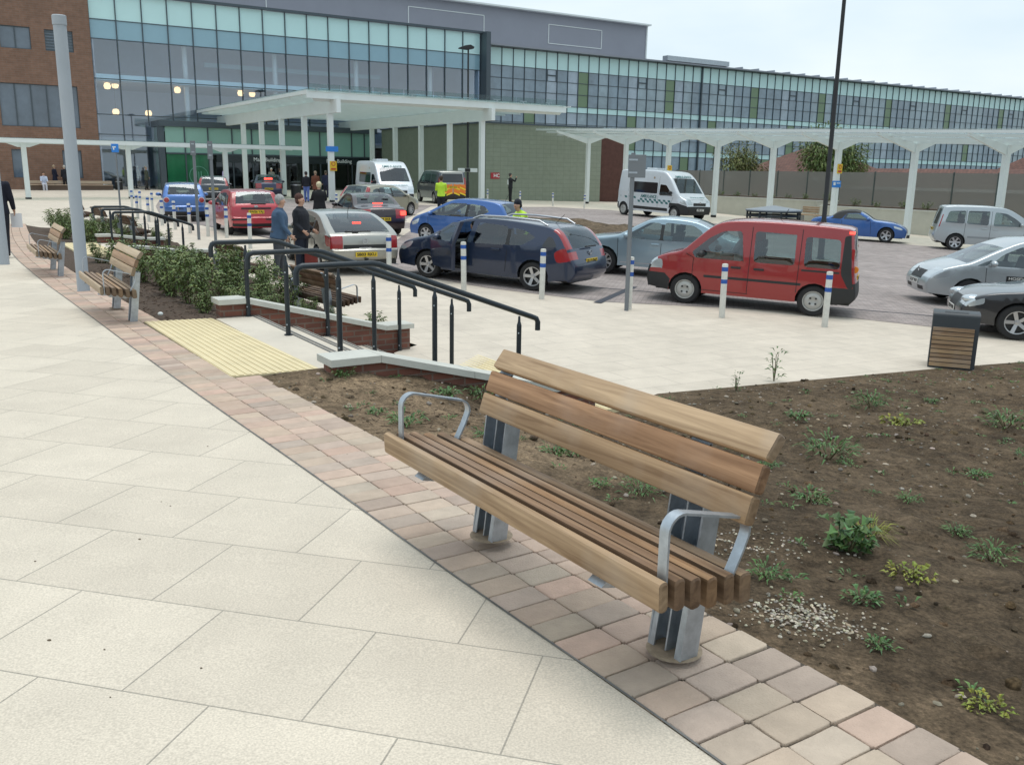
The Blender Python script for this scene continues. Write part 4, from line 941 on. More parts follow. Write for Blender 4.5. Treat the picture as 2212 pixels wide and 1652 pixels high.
# ---------------------------------------------------------------- vehicles
# local frame: x forward, y left, z up; origin on the ground midway between the axles
M_cglz = glass('car_glass', (.66, .78, .76), .75, .01, 1.95)
M_tyre = mat('tyre_rubber', (.015, .015, .016), .8); M_alloy = mat('alloy_rim', (.50, .51, .53), .3, metal=.85)
M_trim = mat('black_trim', (.018, .019, .02), .55); M_inter = mat('car_interior', (.03, .032, .035), .9)
M_red = mat('tail_light_red', (.30, .010, .014), .18, spec=.8, coat=.6); M_brake = mat('brake_light_lit', (1, .06, .04), .3, emit=2.5)
M_head = mat('headlight_glass', (.55, .6, .63), .12, metal=.5, spec=.9); M_amber = mat('amber_light', (.75, .25, .02), .25)
M_ply = mat('plate_yellow', (.72, .50, .02), .4); M_plw = mat('plate_white', (.7, .7, .66), .4); M_ltr = mat('plate_black', (.01, .01, .01), .5)
M_dgl = mat('privacy_glass', (.012, .014, .018), .06, spec=.8); M_seam = mat('panel_gap', (.01, .01, .012), .7)
def paint(n, c, met=.35, rough=.32): return mat('paint_' + n, c, rough, metal=met, coat=.9, spec=.5, var=.04, vscale=1)
WHEELS = {}
def wheel(r, style, parent, x, y):
    s = 1 if y > 0 else -1; w_ = .19; key = (r, style)
    if key not in WHEELS:
        t = MB(); rr = r * .66; t.lathe([(rr, -w_ / 2), (r * .93, -w_ / 2), (r, -w_ / 2 + .03), (r, w_ / 2 - .03), (r * .93, w_ / 2), (rr, w_ / 2), (rr, w_ / 2 - .05)], 28)
        m = MB()
        m.lathe([(rr, w_ / 2 - .002), (rr * .93, w_ / 2 - .004), (rr * .9, w_ / 2 - .035)], 28)
        if style == 'steel':
            m.lathe([(rr * .9, w_ / 2 - .035), (rr * .72, w_ / 2 - .012), (rr * .45, w_ / 2 - .008), (rr * .3, w_ / 2 - .03), (.001, w_ / 2 - .028)], 24)
        else:
            n = int(style)
            for k in range(n):
                a = 2 * math.pi * k / n; M = Matrix.Rotation(a, 3, 'Z')
                for v0, v1 in (((.03, -.022), (rr * .93, -.034)),):
                    m.add([M @ Vector(p) for p in ((.03, -.03, w_ / 2 - .03), (.03, .03, w_ / 2 - .03), (rr * .93, .022 if n > 6 else .036, w_ / 2 - .012), (rr * .93, -.022 if n > 6 else -.036, w_ / 2 - .012), (.03, -.03, w_ / 2 - .06), (.03, .03, w_ / 2 - .06), (rr * .93, .03, w_ / 2 - .06), (rr * .93, -.03, w_ / 2 - .06))], [(0, 1, 2, 3), (0, 3, 7, 4), (1, 5, 6, 2)])
            m.lathe([(.05, w_ / 2 - .03), (.045, w_ / 2 - .016), (.001, w_ / 2 - .014)], 12)
        b = MB(); b.lathe([(rr * .92, w_ / 2 - .07), (.001, w_ / 2 - .07)], 20)
        if style == 'steel':
            for k in range(4): a = R(45 + 90 * k); b.lathe([(.022, w_ / 2 - .006), (.001, w_ / 2 - .0055)], 8, (rr * .38 * math.cos(a), rr * .38 * math.sin(a), 0))
        WHEELS[key] = (t.mesh('tyre', M_tyre, 50), m.mesh('rim', M_alloy if style != 'steel' else mat('steel_trim', (.42, .42, .40), .45, metal=.3), 40), b.mesh('brake_disc', M_trim))
    e = bpy.data.objects.new('wheel', None); C.objects.link(e); e.parent = parent; e.location = (x, y - s * w_ / 2, r)
    e.rotation_euler = (R(-90 * s), 0, 0)
    for n_, me in zip(('tyre', 'rim', 'brake_disc'), WHEELS[key]): link(n_, me, e)
    return e
def interp(pts, x):
    if x <= pts[0][0]: return pts[0][1]
    for (a, b), (c, d) in zip(pts, pts[1:]):
        if x <= c: return b + (d - b) * (x - a) / (c - a)
    return pts[-1][1]
def car(name, label, cat, S):
    """S: prof (outline from rear bottom over the roof to the front bottom), hw half width, belt [(x,z)], tumble, wb, wr wheel radius,
    win {name: polygon}, strip [(i0,i1,y0,y1,name,material)], paint, over [(poly,name,material)] on the sides"""
    t = thing(name, label, cat); P0 = [Vector(p) for p in S['prof']]; K = S.get('k', 3); r = S.get('r', .055)
    prof = []; idx = []
    for i in range(len(P0) - 1):
        a, b, c, d = P0[max(i - 1, 0)], P0[i], P0[i + 1], P0[min(i + 2, len(P0) - 1)]
        sh = S.get('sharp', ())
        if i in sh: a = b - (c - b)
        if i + 1 in sh: d = c + (c - b)
        for j in range(K):
            u = j / K; prof.append(.5 * ((2 * b) + (c - a) * u + (2 * a - 5 * b + 4 * c - d) * u * u + (3 * b - a - 3 * c + d) * u ** 3)); idx.append(i + u)
    prof.append(P0[-1]); idx.append(len(P0) - 1.0)
    n = len(prof); nor = []
    for i in range(n):
        d = (prof[min(i + 1, n - 1)] - prof[max(i - 1, 0)]).normalized(); nor.append(Vector((-d.y, d.x)))
    ins = [p - q * r for p, q in zip(prof, nor)]
    zb = S['zb']; hw = S['hw']; xr, xf = min(p.x for p in prof), max(p.x for p in prof); zr = max(p.y for p in prof)
    tf, trr = S.get('taper', (.17, .10)); tum = S.get('tumble', .17)
    def Wd(x, z):
        w_ = hw; zbelt = interp(S['belt'], x)
        if z > zbelt: q = (z - zbelt) / max(.1, zr - zbelt); w_ -= tum * q ** 1.15
        else:
            q = (zbelt - z) / (zbelt - zb + .01); w_ -= .035 * q * q * q + .018 * (1 - q) ** 2
        u = max(0, (x - (xf - .95)) / .95); w_ -= tf * u ** 2.2
        u = max(0, ((xr + .75) - x) / .75); w_ -= trr * u ** 2.2
        return w_
    ax = S['wb'] / 2; wr = S['wr']; ar = wr + .045
    ol = [(p.x, p.y) for p in ins]
    def arch(cx_): # from right to left along the bottom
        zc = wr + .01; a0 = math.asin(max(-1, min(1, (zb - zc) / ar))); return [(cx_ + ar * math.cos(a), zc + ar * math.sin(a)) for a in [a0 + (math.pi - 2 * a0) * k / 10 for k in range(11)]]
    bottom = arch(ax) + arch(-ax)
    poly = ol + bottom     # closes: front bottom -> front arch -> rear arch -> rear bottom
    regs = list(S.get('win', []))
    if S.get('pillars', S.get('tumble', .17) > .15):
        ws = sorted([q for q in regs if q[1] == M_cglz], key=lambda q: sum(p[0] for p in q[2]) / len(q[2]))
        for a, b in zip(ws, ws[1:]):
            xa = max(p[0] for p in a[2]); xb = min(p[0] for p in b[2]); zl = max(min(p[1] for p in a[2]), min(p[1] for p in b[2])) + .004; zh = min(max(p[1] for p in a[2]), max(p[1] for p in b[2])) - .03
            if 0 < xb - xa < .17: regs.append(('door_pillar', M_trim, [(xa - .05, zl), (xb + .05, zl), (xb + .05, zh), (xa - .05, zh)]))
    regs += list(S.get('over', []))
    vs = [Vector(p) for p in poly]; ed = [(i, (i + 1) % len(vs)) for i in range(len(vs))]
    for nm, m_, pg in regs:
        pts = []
        pg = [Vector(p) for p in pg]
        if nm not in ('trim', 'bumper_side', 'door_pillar'):
            q = []
            for i, p in enumerate(pg):
                a = pg[i - 1]; b = pg[(i + 1) % len(pg)]; rr = min(.07, (a - p).length * .3, (b - p).length * .3)
                u = p + (a - p).normalized() * rr; v = p + (b - p).normalized() * rr
                q += [u, (u + v) * .25 + p * .5, v]
            pg = q
        for i in range(len(pg)):
            a, b = pg[i], pg[(i + 1) % len(pg)]; k = max(1, int((b - a).length / .18))
            pts += [a + (b - a) * j / k for j in range(k)]
        o = len(vs); vs += pts; ed += [(o + i, o + (i + 1) % len(pts)) for i in range(len(pts))]
    regs2 = []
    x = xr + .1
    while x < xf:
        z = zb + .06
        while z < zr:
            if inside((x, z), poly): vs.append(Vector((x, z)))
            z += .13
        x += .14
    v2, e2, f2, *_ = delaunay_2d_cdt([Vector((v.x, v.y)) for v in vs], ed, [], 0, 1e-5)
    groups = {}
    for f in f2:
        c = sum((v2[i] for i in f), Vector((0, 0))) / len(f)
        if not inside((c.x, c.y), poly): continue
        key = ('body', S['paint'])
        for ri, (nm, m_, pg) in enumerate(regs):
            if inside((c.x, c.y), pg): key = (nm if nm == 'opening' else nm + '@%d' % ri, m_); break
        groups.setdefault(key, []).append(f)
    meshes = {}
    def G(k): return meshes.setdefault((k[0], k[1].name if k[1] else ''), (MB(), k[1]))[0]
    opened = {}
    for key, fs in groups.items():
        for s in (1, -1):
            if key[0] == 'opening' and s == S.get('open_side', 1): continue
            k2 = key
            if key[0] == 'opening': k2 = ('body', S['paint'])
            if key[0].startswith('door_window') and s == S.get('open_side', 1) and S.get('open'): continue
            mb = G((key[0] + ('' if key[0] == 'body' or key[0] in ('opening',) else ('#l' if s > 0 else '#r')), key[1])) if key[0] != 'opening' else G(k2)
            used = sorted({i for f in fs for i in f}); mp = {i: j for j, i in enumerate(used)}
            d = 0
            mb.add([(v2[i].x, s * (Wd(v2[i].x, v2[i].y) - d), v2[i].y) for i in used], [tuple(mp[i] for i in (f if s < 0 else f[::-1])) for f in fs])
    # strip over the top
    ys = sorted({0, .3, .55, .75, 1} | {v for q in S.get('strip', []) for v in (q[2], q[3])})
    th = [0, 30, 60, 90]; cols = [('a', a) for a in th[:-1]] + [('f', y) for y in ys[::-1]]
    cols = cols + [('f', -c[1]) for c in cols[::-1] if c[0] == 'f' and c[1] > 0] + [('a-', c[1]) for c in cols[::-1] if c[0] == 'a']
    crown = S.get('crown', .03)
    pts = []
    for i in range(n):
        We = Wd(ins[i].x, ins[i].y)
        for k, v in cols:
            if k[0] == 'a': s = 1 if k == 'a' else -1; q = ins[i] + nor[i] * r * math.sin(R(v)); pts.append((q.x, s * (We - r * (1 - math.cos(R(v)))), q.y))
            else:
                q = prof[i] + nor[i] * crown * (1 - v * v) * S.get('crownf', lambda j: 1)(idx[i]); pts.append((q.x, v * (We - r), q.y))
    nc = len(cols)
    for i in range(n - 1):
        im = (idx[i] + idx[i + 1]) / 2
        for j in range(nc - 1):
            ca, cb = cols[j], cols[j + 1]
            yv = [c[1] if c[0] == 'f' else (1.01 if c[0] == 'a' else -1.01) for c in (ca, cb)]; ym = (yv[0] + yv[1]) / 2
            key = ('body', S['paint'])
            for q in S.get('strip', []):
                if q[0] <= im <= q[1] and q[2] <= abs(ym) <= (q[3] if q[3] < 1 else 1.02):
                    key = (q[4] + '@%d' % S['strip'].index(q) + ('' if q[2] == 0 else ('#l' if ym > 0 else '#r')), q[5]); break
            a = i * nc + j; f = (a, a + 1, a + nc + 1, a + nc)
            mb = G(key); mb.add([pts[q] for q in f], [(0, 1, 2, 3)])
    for (nm, mn), (mb, m_) in meshes.items():
        o = obj(nm.split('@')[0], mb, m_, t, smooth=S.get('smooth', 42), weld=True)
    # underside, interior, seats
    mb = MB()
    yw = hw - .27; mb.box((0, 0, zb + .07), (xf - xr - .3, 2 * yw, .16))
    for sx in (-1, 1): mb.box((sx * ax, 0, wr + .18), (ar * 2 + .2, 2 * yw, .5))
    if S['wb'] > 1.5: mb.box((0, 0, zb + .06), (S['wb'] - ar * 2, 2 * (hw - .06), .1))
    obj('underbody', mb, M_trim, t)
    if S.get('seats', True):
        for x in S.get('seatx', (.15, -.75)):
            for y in (-.38, .38):
                mb = MB(); zs = S.get('seatz', .5); mb.bbox((x, y, zs), (.5, .48, .16), .05); mb.bbox((x - .27, y, zs + .32), (.13, .46, .6), .05, M=Matrix.Rotation(R(-12), 3, 'Y')); mb.bbox((x - .34, y, zs + .72), (.1, .26, .17), .04); obj('seat', mb, M_inter, t)
        mb = MB(); dx = S.get('dash', .95); mb.bbox((dx, 0, S.get('seatz', .5) + .28), (.4, 1.3, .25), .06); obj('dashboard', mb, M_inter, t)
    for sx in (-1, 1):
        for sy in (1, -1): wheel(wr, S.get('rim', '5'), t, sx * ax, sy * (hw - S.get('track', .02)))
    # mirrors, handles, seams
    if 'mirror' in S:
        x, z = S['mirror']
        for s in (1, -1):
            y = s * (Wd(x, z) + .12); mb = MB(); mb.sphere((x, y, z), .1, (.75, 1.15, .75), 12, 8); mb.cyl((x + .03, s * Wd(x, z) - s * .02, z - .05), (x, y, z - .03), .03, n=6); obj('wing_mirror', mb, S.get('mirror_mat', S['paint']), t, smooth=60)
    for x, z in S.get('handles', []):
        for s in (1, -1): mb = MB(); mb.bbox((x, s * (Wd(x, z) + .012), z), (.2, .035, .045), .012); obj('door_handle', mb, S.get('handle_mat', S['paint']), t)
    for ln in S.get('seams', []):
        for s in (1, -1):
            mb = MB(); P = []
            for a, b in zip(ln, ln[1:]):
                a = Vector(a); b = Vector(b); k = max(1, int((b - a).length / .12)); P += [a + (b - a) * j / k for j in range(k)]
            P.append(Vector(ln[-1])); q = len(P); vs3 = []
            for i, p in enumerate(P):
                d = (P[min(i + 1, q - 1)] - P[max(i - 1, 0)]).normalized(); nn = Vector((-d.y, d.x)) * .006
                for u in (nn, -nn): w_ = p + u; vs3.append((w_.x, s * (Wd(w_.x, w_.y) + .003), w_.y))
            mb.add(vs3, [(2 * i, 2 * i + 1, 2 * i + 3, 2 * i + 2) for i in range(q - 1)]); obj('door_seam', mb, M_seam, t)
    def pick(fi):
        i = min(range(n), key=lambda i: abs(idx[i] - fi)); return prof[i] + nor[i] * crown, nor[i]
    if 'plate_rear' in S:
        x, z, s_, tilt = S['plate_rear']
        mb = MB(); mb.bbox((x, 0, z), (.52, .012, .115), .003, M=Matrix.Rotation(R(90), 3, 'Z')); pl_ = obj('number_plate', mb, M_ply, t)
        lettering(s_, .1, M_ltr, pl_, frame((0, -1, 0), (0, 0, 1), (x - .008, 0, z)), .0015, .003, width=.46)
    if 'plate_front' in S:
        x, z, s_ = S['plate_front']
        mb = MB(); mb.bbox((x, 0, z), (.52, .012, .115), .003, M=Matrix.Rotation(R(90), 3, 'Z')); pl_ = obj('number_plate', mb, M_plw, t)
        lettering(s_, .1, M_ltr, pl_, frame((0, 1, 0), (0, 0, 1), (x + .008, 0, z)), .0015, .003, width=.46)
    t['_w'] = 0
    del t['_w']
    return t, Wd, pick
def put(t, ax, side, px, az, wb, hw, sc=1.0, sz=1.0, zf=zlo):
    "place so that the tyre contact of the given wheel (ax=+1 front/-1 rear, side=+1 left/-1 right) falls on a picture point"
    p = hit(*px, zf); a = R(az); lx, ly = ax * wb / 2 * sc, side * hw * sc; t.scale = (sc, sc, sc * sz)
    x = p.x - (lx * math.cos(a) - ly * math.sin(a)); y = p.y - (lx * math.sin(a) + ly * math.cos(a))
    at_ground(t, x, y, lambda u, v: zf(u, v) + .007, a)
def extra(name, mb, m, t, smooth=0): return obj(name, mb, m, t, smooth)

# --- red leisure van (tall, short bonnet)
red = paint('red', (.27, .010, .012), .1)
PR = [(-1.98, .30), (-2.06, .42), (-2.05, .62), (-1.99, .95), (-1.97, 1.15), (-1.90, 1.70), (-1.80, 1.80), (-1.0, 1.84), (0, 1.84), (.55, 1.79), (.85, 1.66), (1.15, 1.38), (1.42, 1.13), (1.75, 1.03), (2.02, .90), (2.13, .72), (2.16, .52), (2.12, .30)]
t, Wd_, pk = car('red_van', 'red leisure van with black bumpers and steel wheel trims beside the kerb', 'van', dict(prof=PR, hw=.86, zb=.26, belt=[(-2, 1.0), (2, 1.0)], tumble=.09, wb=2.58, wr=.31, rim='steel', paint=red, r=.05, sharp=(5,), seatx=(.25, -.65), seatz=.6, dash=1.05,
    win=[('door_window', M_cglz, [(.14, 1.0), (.22, 1.62), (.58, 1.60), (.86, 1.44), (1.20, 1.12), (1.12, 1.0)]), ('side_window', M_cglz, [(-.86, 1.0), (-.84, 1.62), (-.04, 1.64), (-.06, 1.0)]), ('side_window', M_cglz, [(-1.72, .99), (-1.68, 1.58), (-1.02, 1.60), (-1.04, .99)])],
    over=[('tail_trim', M_trim, [(-1.99, .62), (-1.90, .62), (-1.74, .9), (-1.74, 1.66), (-1.9, 1.68), (-1.99, 1.1)]), ('bumper_side', M_trim, [(-2.2, .2), (-1.6, .2), (-1.6, .62), (-2.2, .62)]), ('bumper_side', M_trim, [(1.66, .2), (2.3, .2), (2.3, .62), (1.75, .62), (1.62, .5)]), ('rubbing_strip', M_trim, [(-1.02, .60), (-1.02, .655), (.92, .655), (.92, .60)]), ('door_track', M_trim, [(-1.72, .90), (-1.72, .94), (-1.0, .94), (-1.0, .90)]), ('headlight', M_head, [(1.80, .72), (1.82, .90), (1.95, .92), (2.15, .78), (2.15, .70)])],
    strip=[(0, 2.3, 0, 1, 'bumper', M_trim), (4, 4.9, 0, .82, 'rear_window', M_cglz), (3.9, 4.9, .82, 1, 'tail_light', M_red), (11.9 - 1.9, 11.6, 0, .9, 'windscreen', M_cglz), (14.7, 17, 0, 1, 'bumper', M_trim), (13.7, 14.7, .6, 1, 'headlight', M_head)],
    mirror=(.98, 1.1), mirror_mat=M_trim, handles=[(.28, .86), (-.18, .86)], handle_mat=M_trim, seams=[[(.02, .34), (.02, 1.72)], [(-.94, .45), (-.95, 1.74)], [(1.16, .45), (1.16, 1.0), (1.32, 1.08)], [(.0, .33), (1.0, .33)]], plate_rear=(-2.05, .78, 'SK05 DBO', 0)))
put(t, 1, 1, (1475, 656), 157.5, 2.58, .86, .945, .97)
mb = MB(); mb.cyl((-1.99, .5, .99), (-1.99, .62, .99), .07, n=10); extra('rear_lamp_unit', mb, M_amber, t)
mb = MB(); mb.box((-1.86, .72, 1.73), (.1, .06, .05)); extra('brake_light', mb, M_brake, t)
for s in (1, -1):
    mb = MB(); mb.box((-1.93, s * .74, 1.2), (.05, .08, .42)); extra('tail_light', mb, M_red, t)
mb = MB(); mb.tube([(-.4, .0, 1.86), (-.55, 0, 2.1)], .006, 5); extra('aerial', mb, M_trim, t)
CARS = {}
# --- navy estate with open door
navy = paint('navy', (.013, .026, .062), .4)
PE = [(-2.12, .26), (-2.24, .40), (-2.24, .62), (-2.17, .82), (-2.10, .98), (-1.92, 1.24), (-1.72, 1.38), (-1.3, 1.44), (-.5, 1.485), (.2, 1.47), (.6, 1.38), (1.0, 1.17), (1.35, .99), (1.75, .90), (2.05, .78), (2.2, .62), (2.25, .45), (2.18, .24)]
DOOR = [(.30, .30), (.30, .9), (.22, 1.40), (.52, 1.37), (.9, 1.17), (1.24, .95), (1.22, .55), (1.12, .33)]
t, Wd_, pk = car('estate_car', 'navy blue estate car with its front door open and a driver inside', 'car', dict(prof=PE, hw=.89, zb=.24, belt=[(-2.2, .96), (2, .90)], tumble=.2, wb=2.65, wr=.318, rim='5', paint=navy, open=True, open_side=1, seatx=(.05, -.85), seatz=.48, dash=.95,
    win=[('side_window', M_cglz, [(-.66, .95), (-.64, 1.36), (.1, 1.395), (.16, .93)]), ('side_window', M_cglz, [(-1.34, 1.17), (-1.04, .98), (-.74, .955), (-.73, 1.34), (-1.05, 1.30)]), ('quarter_window', M_dgl, [(-1.86, 1.0), (-1.50, .98), (-1.62, 1.22), (-1.72, 1.2)]), ('opening', None, DOOR)],
    over=[('tail_light', M_red, [(-2.15, .72), (-1.86, .66), (-1.78, .88), (-1.98, .99), (-2.12, .98)]), ('headlight', M_head, [(1.82, .70), (1.72, .84), (1.95, .80), (2.16, .64), (2.05, .60)])],
    strip=[(3.95, 5.9, 0, .80, 'rear_window', M_cglz), (2.6, 3.8, .74, 1, 'tail_light', M_red), (4, 5.9, .86, 1, 'tail_light', M_red), (9.75, 12, 0, .9, 'windscreen', M_cglz), (13.9, 15, .62, 1, 'headlight', M_head), (14.6, 16.2, 0, .5, 'grille', M_trim)],
    mirror=None and 0, handles=[(-.42, .84)], seams=[[(-.66, .36), (-.70, .9)], [(.26, .3), (.26, .9)]], plate_rear=(-2.245, .70, 'DL12 KNZ', 0)) | {'mirror': (1.0, 1.0)})
put(t, -1, 1, (1147, 629), 149.8, 2.65, .89, 1, .93)
for s in (1, -1):
    mb = MB(); mb.tube([(-1.5, s * .62, 1.43), (-1.3, s * .63, 1.53), (-.5, s * .66, 1.56), (.1, s * .66, 1.54), (.3, s * .65, 1.46)], .022, 8); extra('roof_rail', mb, M_alloy, t, 50)
mb = MB(); mb.tube([(-1.35, 0, 1.46), (-1.55, 0, 1.66)], .006, 5); extra('aerial', mb, M_trim, t)
# the open door, hinged at its front edge
hinge = Vector((1.24, .86, 0)); ang = R(-27)
def doorpt(x, z, o=0): p = Vector((x - hinge.x, Wd_(x, z) - o - hinge.y, z)); p = Matrix.Rotation(ang, 3, 'Z') @ p; return (p.x + hinge.x, p.y + hinge.y, p.z)
WDW = [(.36, .95), (.32, 1.32), (.53, 1.30), (.86, 1.13), (1.12, .95)]
vs = [Vector(p) for p in DOOR] + [Vector(p) for p in WDW]; nD = len(DOOR); ed = [(i, (i + 1) % nD) for i in range(nD)] + [(nD + i, nD + (i + 1) % 5) for i in range(5)]
for q in range(3): vs += [Vector((.5 + .2 * q, .5)), Vector((.5 + .2 * q, .75))]
v2, _e, f2, *_ = delaunay_2d_cdt(vs, ed, [], 0, 1e-5)
a = MB(); b = MB()
for f in f2:
    c = sum((v2[i] for i in f), Vector((0, 0))) / 3
    if not inside(tuple(c), DOOR): continue
    if inside(tuple(c), WDW): b.add([doorpt(v2[i].x, v2[i].y) for i in f], [(0, 1, 2)])
    else: a.add([doorpt(v2[i].x, v2[i].y) for i in f], [(0, 1, 2)]); a.add([doorpt(v2[i].x, v2[i].y, .09) for i in f], [(0, 1, 2)])
for i in range(nD):
    p, q = DOOR[i], DOOR[(i + 1) % nD]; a.add([doorpt(*p), doorpt(*q), doorpt(*q, .09), doorpt(*p, .09)], [(0, 1, 2, 3)])
od = obj('open_door', a, navy, t, smooth=30, weld=True, label='front door swung wide open'); obj('door_window', b, M_cglz, od)
mb = MB(); mb.bbox((-2.19, .0, 1.02), (.03, .5, .03), .01); mb.bbox((-2.0, .14, 1.06), (.05, .34, .02), .008, M=Matrix.Rotation(R(12), 3, 'X')); extra('rear_wiper', mb, M_trim, t)
mb = MB(); mb.lathe([(.055, 0), (.055, .012), (.04, .012), (.04, 0)], 16, M=Matrix.Rotation(R(-90), 3, 'Y'), c=(-2.2, 0, .88)); extra('badge', mb, M_alloy, t)
EST = t; EST_M = (t.location.copy(), t.rotation_euler.copy())
# --- light blue saloon
lblue = paint('light_blue', (.31, .41, .47), .5)
PS = [(-2.25, .26), (-2.36, .42), (-2.36, .62), (-2.32, .88), (-2.15, .98), (-1.62, 1.02), (-1.2, 1.22), (-.8, 1.38), (-.2, 1.425), (.25, 1.39), (.62, 1.22), (1.0, 1.0), (1.3, .93), (1.8, .86), (2.15, .74), (2.3, .58), (2.33, .42), (2.24, .24)]
def saloon(name, label, pt, **k):
    S = dict(prof=PS, hw=.89, zb=.24, belt=[(-2.3, .92), (2, .88)], tumble=.2, wb=2.75, wr=.32, rim='9', paint=pt, seatx=(.0, -.85), seatz=.46, dash=.85,
    win=[('side_window', M_cglz, [(.02, .90), (.02, 1.31), (.30, 1.31), (.62, 1.12), (.93, .92)]), ('side_window', M_cglz, [(-.98, .92), (-.98, 1.16), (-.74, 1.30), (-.06, 1.33), (-.05, .90)]), ('quarter_window', M_cglz, [(-1.4, .95), (-1.25, 1.08), (-1.06, 1.14), (-1.06, .93)])],
    over=[('tail_light', M_red, [(-2.34, .66), (-2.1, .68), (-2.06, .86), (-2.3, .88)]), ('headlight', M_head, [(1.98, .64), (1.98, .76), (2.28, .62), (2.2, .56)]), ('sill_trim', M_alloy, [(-.95, .315), (-.95, .335), (.95, .335), (.95, .315)])],
    strip=[(5.2, 7, 0, .86, 'rear_window', M_cglz), (2.1, 3.2, .6, 1, 'tail_light', M_red), (9.3, 11, 0, .88, 'windscreen', M_cglz), (14, 15, .6, 1, 'headlight', M_head), (14.2, 15.5, 0, .45, 'grille', M_trim)],
    mirror=(.82, .98), handles=[(.12, .80), (-.82, .80)], seams=[[(-.02, .3), (-.02, .88)], [(1.02, .36), (1.04, .9)], [(-.98, .62), (-1.02, .9)]], plate_rear=(-2.40, .60, 'SN05 SKB', 0))
    S.update(k); return car(name, label, 'car', S)
t, Wd_, pk = saloon('saloon_car', 'light metallic blue saloon behind the tall grey sign post', lblue)
put(t, 1, 1, (1300, 592), 162, 2.75, .89)
dk = paint('maroon_black', (.022, .012, .016), .3)
t, Wd_, pk = saloon('saloon_car', 'dark maroon saloon with lit brake light between the silver and beige cars', dk)
t['label'] = 'dark maroon saloon with lit brake light between the silver and beige cars'
put(t, -1, -1, (864, 506), 114, 2.75, .89, .94)
mb = MB(); mb.box((-1.62, 0, 1.11), (.05, .34, .05)); extra('brake_light', mb, M_brake, t)
for s in (1, -1):
    mb = MB(); mb.box((-2.32, s * .72, .80), (.12, .2, .14)); extra('brake_light', mb, M_brake if s < 0 else M_red, t)
mb = MB(); mb.lathe([(.05, 0), (.05, .012), (.001, .014)], 14, M=Matrix.Rotation(R(-90), 3, 'Y'), c=(-2.33, 0, .86)); extra('badge', mb, M_alloy, t)
t, Wd_, pk = saloon('saloon_car', 'small dark blue saloon with lit rear screen lamp, farthest in the queue', paint('dark_blue', (.015, .02, .06), .4), plate_rear=(-2.40, .60, 'SA04 KVE', 0))
put(t, -1, -1, (612, 428), 106, 2.75, .89); mb = MB(); mb.box((-1.55, 0, 1.2), (.05, .5, .1)); extra('brake_light', mb, M_brake, t)
# --- silver hatchback with sloping tail
silver = paint('silver_beige', (.34, .34, .31), .6)
PV = [(-2.2, .30), (-2.31, .42), (-2.33, .60), (-2.27, .64), (-2.25, .90), (-2.12, 1.01), (-1.75, 1.17), (-1.2, 1.36), (-.7, 1.44), (-.1, 1.46), (.3, 1.41), (.7, 1.24), (1.1, 1.02), (1.4, .93), (1.85, .84), (2.1, .70), (2.24, .5), (2.2, .26)]
t, Wd_, pk = car('hatchback_car', 'silver hatchback with sloping tail and yellow plate behind the couple', 'car', dict(prof=PV, hw=.89, zb=.28, belt=[(-2.3, .92), (2, .86)], tumble=.22, wb=2.7, wr=.315, rim='7', paint=silver, seatx=(.0, -.85), seatz=.48, sharp=(2, 3),
    win=[('side_window', M_cglz, [(.06, .90), (.04, 1.34), (.34, 1.33), (.7, 1.15), (1.02, .92)]), ('side_window', M_cglz, [(-.92, .92), (-.90, 1.30), (-.04, 1.36), (-.02, .90)]), ('quarter_window', M_cglz, [(-1.62, .96), (-1.4, 1.12), (-1.0, 1.28), (-1.0, .93)])],
    over=[('tail_light', M_red, [(-2.26, .68), (-2.0, .70), (-1.94, .96), (-2.2, .94)]), ('headlight', M_head, [(1.86, .62), (1.86, .74), (2.15, .62), (2.1, .54)])],
    strip=[(5, 7.4, 0, .84, 'rear_window', M_cglz), (3.1, 4.4, .70, 1, 'tail_light', M_red), (10, 12, 0, .88, 'windscreen', M_cglz), (3, 3.25, 0, .68, 'boot_gap', M_trim)],
    mirror=(.9, .96), handles=[(.14, .80), (-.8, .80)], seams=[[(.0, .3), (.0, .88)], [(-.95, .6), (-.98, .9)], [(1.05, .36), (1.08, .88)]], plate_rear=(-2.375, .50, 'SB03 RKU', 0)))
put(t, -1, -1, (838, 583), 118, 2.7, .89, .95, .93)
mb = MB(); mb.tube([(-1.0, .0, 1.42), (-1.12, 0, 1.62)], .006, 5); extra('aerial', mb, M_trim, t)
mb = MB(); mb.bbox((-2.12, .12, 1.045), (.04, .62, .03), .01); mb.bbox((-2.14, .2, 1.02), (.1, .14, .03), .01); extra('rear_wiper', mb, M_trim, t)
mb = MB(); mb.box((-1.68, 0, 1.12 + .1), (.04, .2, .05)); extra('brake_light', mb, M_brake, t)
mb = MB(); mb.lathe([(.07, 0), (.07, .012), (.052, .012), (.052, 0)], 16, M=Matrix.Rotation(R(-90), 3, 'Y'), c=(-2.29, 0, .82)); mb.box((-2.3, 0, .82), (.01, .13, .018)); extra('badge', mb, M_alloy, t)
mb = MB(); mb.bbox((-2.285, 0, .655), (.03, .3, .03), .01); extra('handle', mb, M_alloy, t)
mb = MB(); mb.cyl((-2.3, 0, .36), (-2.42, 0, .36), .03); mb.sphere((-2.43, 0, .40), .03); extra('tow_ball', mb, M_trim, t)
mb = MB(); mb.box((-2.2, 0, .3), (.2, 1.5, .1)); extra('lower_bumper', mb, M_trim, t)
